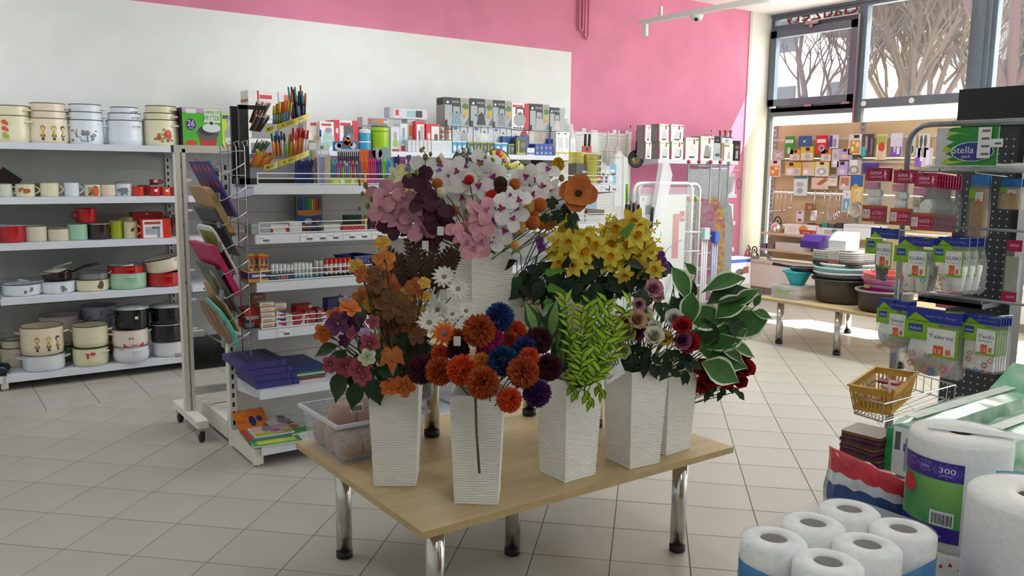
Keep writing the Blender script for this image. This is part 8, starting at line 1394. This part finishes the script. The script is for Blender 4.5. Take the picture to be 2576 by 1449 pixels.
# ficus
VK = ('var', '3a6e2c', 'dbe4c8')
fl_ = [(1690, 672, .5, .8, .13), (1875, 700, -1, .15, .15), (1690, 745, .2, .6, .1), (1740, 735, -.1, .7, .12), (1720, 795, 1, .05, .16), (1930, 805, -1, .15, .19), (1800, 800, .6, -.5, .14), (1880, 830, -.9, .3, .17), (1765, 880, 1, .35, .18), (1765, 912, 1, .45, .16), (1750, 690, -.3, -.3, .06), (1880, 770, .1, -1, .065), (1898, 772, .4, -1, .05), (1895, 785, 1, .2, .07), (1760, 815, .1, .8, .1), (1850, 770, .5, -.5, .1), (1740, 830, .5, .6, .13), (1800, 850, .7, .5, .13), (1840, 870, 1, .3, .1), (1700, 770, -.6, .5, .08)]
for i, (x, y, dx, dy, L) in enumerate(fl_): branch('ficus_leaf', 'green ficus leaf with a cream edge' , 'leaf', 'ficus', [(x, y, 3.1)], [(x, y, 3.1 + .03 * (i % 3), dx, dy, L * 1.12)], VK, '3f5a2c', 'variegated ficus leaves')
for x, y, dx, dy, L in [(1780, 765, .9, -.45, .2), (1735, 770, -.1, -1, .13), (1770, 800, .4, 1, .13), (1700, 700, .6, .7, .1), (1830, 800, .5, .5, .12), (1755, 760, -.9, .2, .12)]: branch('rubber_leaf', 'plain dark green rubber plant leaf among the ficus leaves', 'leaf', 'ficus', [(x, y, 3.14)], [(x, y, 3.12, dx, dy, L)], ('plain', '1d4020', None), '3f5a2c', 'plain dark leaves in the ficus vase')
# daffodils and planter greens
DAF = petals([(6, 1, .62, .1, 0, 0, PNT, .1, .15), (8, .62, .42, 1.0, .5, 1, RNDP, -.1, .2)], (.12, .1, 1), [fm('d8c02a', 'e4d45a', 5), fm('dd9a14', 'e4b020', 6)])
for i, (x, y, r) in enumerate([(1423, 566, 30), (1593, 560, 36), (1405, 610, 30), (1423, 634, 32), (1463, 636, 34), (1535, 612, 34), (1560, 600, 32), (1506, 650, 32), (1564, 650, 32), (1601, 648, 38), (1632, 655, 36), (1428, 605, 28), (1600, 595, 30), (1442, 670, 26), (1632, 688, 28), (1580, 625, 30), (1480, 612, 30), (1445, 590, 28), (1620, 620, 30), (1650, 680, 24), (1395, 640, 24), (1590, 680, 26), (1520, 585, 26), (1480, 590, 26), (1538, 645, 26), (1410, 660, 26), (1460, 600, 28), (1500, 620, 28), (1550, 570, 26), (1570, 690, 24), (1615, 575, 26), (1640, 635, 28), (1470, 665, 24), (1525, 670, 24), (1612, 670, 28), (1655, 655, 24)]):
    flower('daffodil', 'yellow daffodil on the upper table', 'flower', x, y, rnd.uniform(3.08, 3.3), 'daf2' if x > 1450 else 'daf', DAF, r * 1.12 * 3.2 / F, '3f5a24', 'daffodils', j=.55, up=.1)
FOR = petals([(4, 1, .5, .2, 0, 0, PNT, .1, .1)], None, [fm('dcc01c')])
for i, (x, y) in enumerate([(1533, 545), (1653, 562), (1643, 580), (1633, 596), (1655, 605), (1530, 552), (1450, 572), (1490, 575), (1370, 590), (1345, 585), (1625, 700), (1660, 690), (1640, 705), (1545, 680), (1600, 700)]): flower('forsythia', 'tiny yellow forsythia flower among the daffodils', 'flower', x, y, 3.15, 'daf2', FOR, 10 * 3.2 / F, '5a5a2a', 'forsythia flowers', r=.0012)
flower('zinnia', 'orange zinnia between the orchids and daffodils', 'flower', 1380, 562, 3.15, 'daf', petals([(16, 1, .3, .3, 0, 0, PNT, .1, .1), (14, .75, .3, .6, .5, 0, PNT, .1, .1)], (.25, .15, 0), [fm('d0700f')]), 24 * 3.15 / F, up=.6); flower('tulip', 'orange tulip bud beside the craspedia', 'flower', 1361, 580, 3.1, 'daf', petals([(6, 1, .6, 1.4, 0, 0, PNT, -.15, .4)], None, [fm('d08214')]), 26 * 3.1 / F, up=1.6, j=.1)
VIO = pompom('8f4fa8', 'b070c4')
for x, y, r in ((1357, 604, 12), (1362, 622, 12), (1664, 640, 10), (1668, 655, 10), (1672, 672, 13)): flower('statice', 'violet statice tuft among the daffodils', 'flower', x, y, 3.12, 'daf' if x < 1500 else 'daf2', VIO, r * 3.1 / F, grp='violet statice tufts')
for i in range(80):
    x, y = 1300 + (i * 67) % 350, 655 + (i * 41) % 80; c = ('plain', ['142a17', '1d3a1e', '2a4f26', '182f1a'][i % 4], None); branch('planter_leaf', 'dark green leaf in the daffodil planters', 'leaf', 'daf' if x < 1455 else 'daf2', [(x, y, 3.2)], [(x, y, 3.12 + .03 * (i % 4), rnd.uniform(-1, 1), rnd.uniform(-.2, 1), rnd.uniform(.065, .105))], c, grp='dark planter leaves')
for x, y, dx, dy in ((1365, 690, 1, -.3), (1370, 720, .8, .2), (1375, 745, .2, 1), (1310, 640, -.5, -.6), (1560, 600, .7, -.8)): branch('fern_frond', 'bright green fern frond over the planter', 'fern', 'daf', [(x, y, 3.1)], [(x, y, 3.08, dx, dy, .085)], ('fern', '4f8a2c', None), grp='bright fern fronds')
# orchids
def orch(c, c2, lip): return petals([(3, .95, .62, .15, .25, 0, WID, .25, .1), (2, 1.05, 1.05, .2, 0, 0, RNDP, .3, .12), (3, .42, .25, .9, .2, 1, PNT, .2, .2)], (.13, .12, 1), [fm(c, c2, 5), fm(lip)])
OM = {'white': orch('e8e6e6', 'f0eeee', 'a8347a'), 'pink': orch('cc8a9c', 'd8a0ac', 'b06a8a'), 'maroon': orch('34091e', '4c1030', '5a1a3c'), 'cream': orch('d8d49a', 'e4ddb0', 'c08a5a')}
BUD = MB().sph((0, 0, 0), 1, 8, 6, 0, (.8, .8, 1.05)).mesh('bud', fm('6f6a2a', '84802f'), True)
def spray(lb, c, d, bl, path, buds=(), k='orc', r=31):
    bs = mouth(k); t = thing('orchid_spray', lb, 'orchid', bs); ps = [PD(x, y, d) for x, y in path]; MB().tube([q - bs for q in ps + [ps[-1].lerp(bs, .6) + V((0, 0, .02)), bs]], [.0016] * 2 + [.0028] * (len(ps)), 5).build('stem', fm('5f5a2a'), t, True)
    for x, y in bl:
        p = PD(x, y, d - .03 + rnd.uniform(-.03, .03)); o = put('blossom', OM[c], t, p - bs, rot=facing(p, .1, .35)); o.scale = (rnd.uniform(.9, 1.15) * r * d / F,) * 3
    for x, y, s in buds: o = put('bud', BUD, t, PD(x, y, d - .02) - bs); o.scale = (s * d / F,) * 3
spray('tall white orchid spray leaning towards the pen displays', 'white', 3.2, [(1064, 422), (1107, 415), (1080, 450), (1130, 445), (1150, 432), (1095, 470), (1120, 480), (1148, 470), (1066, 455), (1170, 418)], [(1065, 378), (1085, 410), (1120, 460), (1150, 505), (1170, 560)], [(1060, 378, 6), (1066, 372, 4), (1083, 388, 6), (1103, 402, 8), (1070, 395, 9), (1040, 402, 8), (1024, 396, 5)])
spray('white orchid spray with magenta lips on a brown stem', 'white', 3.1, [(1210, 410), (1238, 418), (1187, 440), (1225, 442), (1170, 460), (1205, 470), (1165, 497), (1190, 500), (1212, 506), (1240, 445), (1180, 520)], [(1238, 388), (1228, 425), (1212, 470), (1196, 530), (1190, 575)], [(1221, 396, 6), (1235, 385, 5), (1238, 405, 9), (1208, 415, 10)])
spray('large white orchid spray beside the yellow poppy', 'white', 3.15, [(1324, 444), (1347, 458), (1378, 428), (1386, 476), (1310, 486), (1340, 490), (1365, 470), (1300, 460), (1330, 470)], [(1400, 455), (1370, 470), (1330, 500), (1280, 580)], [(1413, 448, 9), (1434, 452, 6), (1425, 470, 9), (1446, 460, 5)])
spray('low white orchid spray drooping towards the vase rim', 'white', 2.95, [(1262, 526), (1276, 546), (1244, 554), (1298, 527), (1237, 602), (1290, 552), (1258, 572), (1285, 497), (1305, 505), (1228, 578), (1270, 580)], [(1318, 490), (1300, 500), (1270, 540), (1240, 600)], [(1316, 487, 8), (1322, 494, 5), (1286, 520, 8)])
spray('dusty pink orchid spray reaching left over the shelf', 'pink', 3.05, [(955, 478), (972, 500), (996, 490), (1016, 502), (960, 526), (985, 530), (1012, 532), (1036, 540), (1060, 548), (1045, 520), (1005, 552), (1072, 565), (1062, 580)], [(920, 480), (960, 500), (1010, 530), (1080, 580), (1120, 610)], [(920, 466, 9), (912, 487, 6), (935, 500, 8), (925, 518, 8), (935, 552, 8), (905, 464, 4), (904, 525, 5), (918, 545, 5)])
spray('dusty pink orchid spray hanging over the vase front', 'pink', 2.88, [(1203, 538), (1222, 530), (1186, 578), (1203, 590), (1162, 592), (1190, 627), (1175, 560), (1215, 562), (1150, 575), (1210, 610), (1175, 612)], [(1172, 530), (1190, 560), (1195, 600), (1190, 625)], [(1172, 531, 7), (1170, 543, 6), (1165, 566, 6), (1168, 576, 9)])
spray('dark maroon orchid spray in the middle left of the orchid vase', 'maroon', 2.98, [(1049, 463), (1068, 482), (1083, 505), (1100, 525), (1118, 552), (1064, 505), (1086, 532), (1126, 570), (1052, 445), (1100, 550), (1112, 580), (1078, 520)], [(1040, 430), (1070, 475), (1105, 535), (1130, 585)], [(1048, 434, 8), (1030, 442, 9), (1023, 425, 6)])
spray('dark maroon orchid spray hanging low beside the brown ferns', 'maroon', 3.08, [(958, 558), (1006, 566), (1030, 578), (1073, 592), (1074, 612), (985, 575), (945, 550)], [(940, 545), (1000, 570), (1070, 590), (1120, 600)], r=24)
spray('cream orchid spray behind the pink one', 'cream', 3.15, [(1008, 447), (1025, 462), (1000, 440), (1030, 480)], [(1000, 430), (1030, 470), (1090, 560)], r=26)
BALL = {c: MB().sph((0, 0, 0), 1, 18, 12, 0).mesh('bloom', mat(h, .95, n=.15, s=2.5, bump=.6), True) for c, h in (('red', 'b00d12'), ('maroon', '33100f'), ('cream', 'd8cfae'), ('rust', 'a85414'), ('tan', 'c08a45'), ('peach', 'd09a5c'))}
for x, y, r, c in [(1240, 495, 19, 'red'), (1259, 461, 18, 'maroon'), (1259, 480, 18, 'maroon'), (1272, 500, 14, 'red'), (1107, 487, 17, 'cream'), (1141, 529, 14, 'rust'), (1358, 516, 19, 'rust'), (1331, 520, 19, 'tan'), (1340, 560, 19, 'rust'), (1307, 570, 19, 'peach'), (1309, 538, 15, 'peach'), (1295, 463, 15, 'rust'), (1295, 616, 13, 'peach'), (1100, 462, 14, 'rust'), (1135, 555, 13, 'cream'), (1345, 538, 12, 'rust'), (1180, 452, 13, 'red')]: flower('craspedia', '%s felt craspedia ball in the orchid vase' % c, 'flower', x, y, 3.0, 'orc', BALL[c], r * 3.0 / F, '3f5a24', 'craspedia balls', sag=.05)
POP = petals([(4, 1, 1.2, .35, 0, 0, RNDP, .2, .2), (4, .9, 1.1, .6, .5, 0, RNDP, .1, .25)], (.2, .2, 1), [fm('c4662a', 'd07c3a', 5), fm('3a2a20')])
flower('poppy', 'large orange poppy with a dark centre', 'flower', 1455, 488, 3.05, 'orc', POP, 46 * 3.05 / F, '2a3a1e', up=.25, j=.1, sag=.25); flower('poppy', 'yellow poppy seen from the side above the orchids', 'flower', 1405, 430, 3.2, 'orc', petals([(6, 1, .9, 1.2, 0, 0, RNDP, -.1, .3), (5, .9, .8, 1.35, .5, 0, RNDP, -.1, .3)], None, [fm('ddb41c', 'e8cc3a', 5)]), 36 * 3.2 / F, up=1.4, j=.2); flower('poppy', 'small yellow poppy beside the white orchid', 'flower', 1313, 452, 3.22, 'orc', petals([(6, 1, .9, .8, 0, 0, RNDP, .1, .3)], None, [fm('ddb41c')]), 20 * 3.2 / F); flower('carnation', 'dark red carnation behind the white orchid', 'flower', 1352, 440, 3.25, 'orc', RM['red'], 28 * 3.2 / F)
for i, (x, y, dx, dy) in enumerate([(1425, 520, -.3, 1), (1410, 540, -.8, .4), (1440, 540, .3, 1), (1395, 515, -.6, -.4), (1380, 545, -.9, .3), (1430, 560, .8, .5)]): branch('poppy_leaf', 'dark lobed poppy leaf beside the orange poppy', 'leaf', 'orc', [(x, y, 3.1)], [(x, y, 3.1, dx, dy, .05)], ('maple', '1f3a22', None), grp='poppy leaves')
for i in range(4):
    g = MB(); bs = VS['orc']; r_ = random.Random(i)
    for k in range(34):
        a = r_.uniform(0, 6.28); b0 = V((.05 * math.cos(a), .05 * math.sin(a), -.05)); tip = V((r_.uniform(.1, .24) * math.cos(a), r_.uniform(.1, .24) * math.sin(a), r_.uniform(.1, .27))); m = b0.lerp(tip, .5) + V((0, 0, .05)); g.tube([b0, b0.lerp(m, .6), m.lerp(tip, .4), tip], [.0012, .0012, .001, .0003], 3)
    tag(g.build('grass_tuft', fm(['2a5a22', '3f6a2a', '24481f', '4f7a34'][i]), loc=bs), 'thin green artificial grass tuft fanning out of the orchid vase', 'grass', 'grass tufts in the orchid vase')
for i, (x, y) in enumerate(((1108, 592), (1070, 628), (1222, 620), (1150, 870))): carton('stem_tag', 'small white paper tag hanging among the flowers', 'tag', PD(x, y, 2.85 if i < 3 else 2.6), .022, .001, .03, 'dcdada', -.6, group='paper tags among the flowers')
# ------------------------------------------------------------ ceiling lamps, camera, pipes, street
LAMP = bpy.data.materials.new('tube'); LAMP.use_nodes = True; e_ = LAMP.node_tree.nodes['Principled BSDF']; e_.inputs['Emission Color'].default_value = (1, .97, .92, 1); e_.inputs['Emission Strength'].default_value = 9
def lamp(lb, x, y0, y1, z, wire=True, e=36):
    t = thing('tube_lamp', lb, 'lamp', (x, y0, z)); L = y1 - y0; MB().box((-.03, 0, 0), (.03, L, .04)).build('rail', WHITE, t); 
    for k in range(2): MB().tube([(-.012 + .024 * k, .9, -.02), (-.012 + .024 * k, L - .08, -.02)], .008, 8).build('tube', LAMP, t, True)
    for y in (.35, L - .3): MB().tube([(0, y, .04), (0, y, ZC - z)], .0015, 4).build('wire', STEEL, t); MB().lathe([(.012, .04), (.012, .1)], 8, (0, y, 0)).build('wire_holder', WHITE, t)
    MB().rbox((-.025, 0, -.12), (.025, .05, 0), .008).build('end_cap', WHITE, t)
    area('lamp_light', (x, y0 + L / 2, z - .05), (0, 0, 0), .1, L * .8, e, (.93, .98, 1)); area('added_uplight', (x, y0 + L / 2, z + .08), (math.pi, 0, 0), .1, L * .8, e * .35, (.93, .98, 1)); return t
def flip(t): t.rotation_euler = (0, 0, math.pi)
t = thing('tube_lamp', 'white suspended lamp rail by the pink wall with a dome camera', 'lamp', (6.12, 6.35, 2.95)); L = 5.5
MB().box((-.03, -L, 0), (.03, 0, .045)).build('rail', WHITE, t); MB().rbox((-.022, -.10, -.115), (.022, -.05, 0), .01).build('end_cap', WHITE, t)
for y in (-.28, -2.6, -4.9): MB().tube([(0, y, .04), (0, y, ZC - 2.95)], .0015, 4).build('wire', STEEL, t); MB().box((-.012, y - .015, .045), (.012, y + .015, .14)).build('wire_holder', WHITE, t)
for k in range(2): MB().tube([(-.014 + .028 * k, -L + .1, -.02), (-.014 + .028 * k, -1.6, -.02)], .009, 8).build('tube', LAMP, t, True)
d = MB().lathe([(.062, 0), (.06, -.02), (.045, -.045), (.0001, -.06)], 18, (0, -.75, -.002)).build('camera_dome', WHITE, t, True); MB().sph((-.025, -.77, -.045), .022, 10, 6).build('camera_lens', BLACK, d, True)
area('lamp_light', (6.12, 6.35 - L / 2 - .7, 2.9), (0, 0, 0), .1, L * .7, 40, (.93, .98, 1)); area('added_uplight', (6.12, 6.35 - L / 2 - .7, 3.03), (math.pi, 0, 0), .1, L * .7, 58, (.93, .98, 1))  # upward light added above the rail to brighten the ceiling
lamp('unseen tube lamp added over the island gondola to brighten the back wall', 3.0, 3.2, 6.5, 3.15, e=20); lamp('unseen tube lamp added over the pot aisle to brighten the left wall', -.2, 3.2, 6.5, 3.15, e=21); lamp('unseen tube lamp added above the camera to brighten the vases', .6, -2.6, .6, 3.15, e=16)  # lamps out of view, added to lift the back wall and the vases
b = MB()
for x0, zb in ((5.80, 2.93), (5.88, 2.86)): b.tube([(x0, 6.92, ZC), (x0, 6.92, zb + .03), (x0 + .02, 6.92, zb), (x0 + .045, 6.92, zb + .03), (x0 + .045, 6.92, ZC)], .012, 8)
o = b.build('trim_5', PINK, None, True); o['kind'] = 'structure'
# sign letters stuck on the upper pane, read from the street
t = thing('window_lettering', 'dark red shop lettering stuck on the upper window pane', 'lettering', (8.99, 6.25, 3.2)); x = text('Gadżety', t, (0, .02, .12), .17, '8a1c34', 1.0, 'l'); x.scale = (1, -1, 1)
# street
SKYB = mat('d9d6d0', .8, n=.03)
tag(MB().box((9.3, -40, -.3), (90, 60, -.12)).build('ground', mat('cfc9bf', .9, n=.06, s=1)), kind='structure')
def block(lb, x, y0, y1, h, hx, win, fl=2.8):
    t = thing('apartment_block', lb, 'building', (x, y0, -.12)); L = y1 - y0; MB().box((0, 0, 0), (10, L, h)).build('wall', mat(hx, .85, n=.03), t); nf = int(h / fl); nw = int(L / 3)
    wm = MB().box((-.05, 0, 0), (.02, 1.5, 1.4)).mesh('window', mat(win, .2)); bm = MB().box((-1.1, 0, 0), (0, 2.7, .12)).box((-1.12, 0, 0), (-1.06, 2.7, 1.0)).mesh('balcony', mat('dcd8d2', .8))
    for f in range(nf):
        for k in range(nw):
            put('window', wm, t, (0, .7 + k * 3, 1.0 + f * fl))
            if k % 2 == 0 and f: put('balcony', bm, t, (0, .2 + k * 3, f * fl + .1))
    MB().box((-.3, -.3, h), (10.3, L + .3, h + .3)).build('roof', mat('b8b2ac', .8), t)
block('white apartment block with balconies across the street', 30, 18.2, 42, 14, 'a8a29f', '34373d'); block('pale lilac tower block behind the bare trees', 44, 19.5, 31, 24, '57545f', '3d3d46'); block('brick tinted apartment block beyond the trees', 40, 5.5, 17.4, 17, '55433d', '33343a'); block('low white service building by the trees', 26, 13.2, 16.6, 4.6, 'b4b2b2', '55575c')
def tree(lb, x, y, h, hx, seed, dens=3, n=5, r0=.16):
    r_ = random.Random(seed); t = thing('bare_tree', lb, 'tree', (x, y, -.12)); tr = MB(); br = MB()
    def grow(p, d, L, r, lv):
        q = p + d * L; (tr if lv < 2 else br).tube([p, p.lerp(q, .5) + V((r_.uniform(-.05, .05) * L, r_.uniform(-.05, .05) * L, 0)), q], [r, r * .85, r * .65], 6 if lv < 2 else 3)
        if lv >= n: return
        for k in range(dens if lv else dens + 1): 
            dd = (d + V((r_.uniform(-.75, .75), r_.uniform(-.75, .75), r_.uniform(-.1, .5)))).normalized(); grow(p.lerp(q, r_.uniform(.55, 1)), dd, L * r_.uniform(.55, .8), r * .55, lv + 1)
    grow(V((0, 0, 0)), V((r_.uniform(-.08, .08), r_.uniform(-.08, .08), 1)).normalized(), h * .33, r0, 0); tr.build('trunk', mat(hx, .9, n=.1), t, True); br.build('twigs', mat(hx, .9, n=.1), t)['kind'] = 'stuff'
tree('dark bare tree in front of the white block', 19, 13.3, 8.5, '3a2e2c', 3); tree('tall brown bare tree before the brick block', 21, 11.5, 11, '4a3c30', 8, 4, 6); tree('ochre bare tree beside the tall brown one', 24, 13.8, 10, '5c4c30', 14, 4, 6); tree('thick trunked bare tree close to the shop front', 16, 7.05, 11, '4a3434', 21, 3, 6, .2); tree('thin bare tree between the blocks', 23, 12.4, 9.5, '54443a', 30, 4, 6)
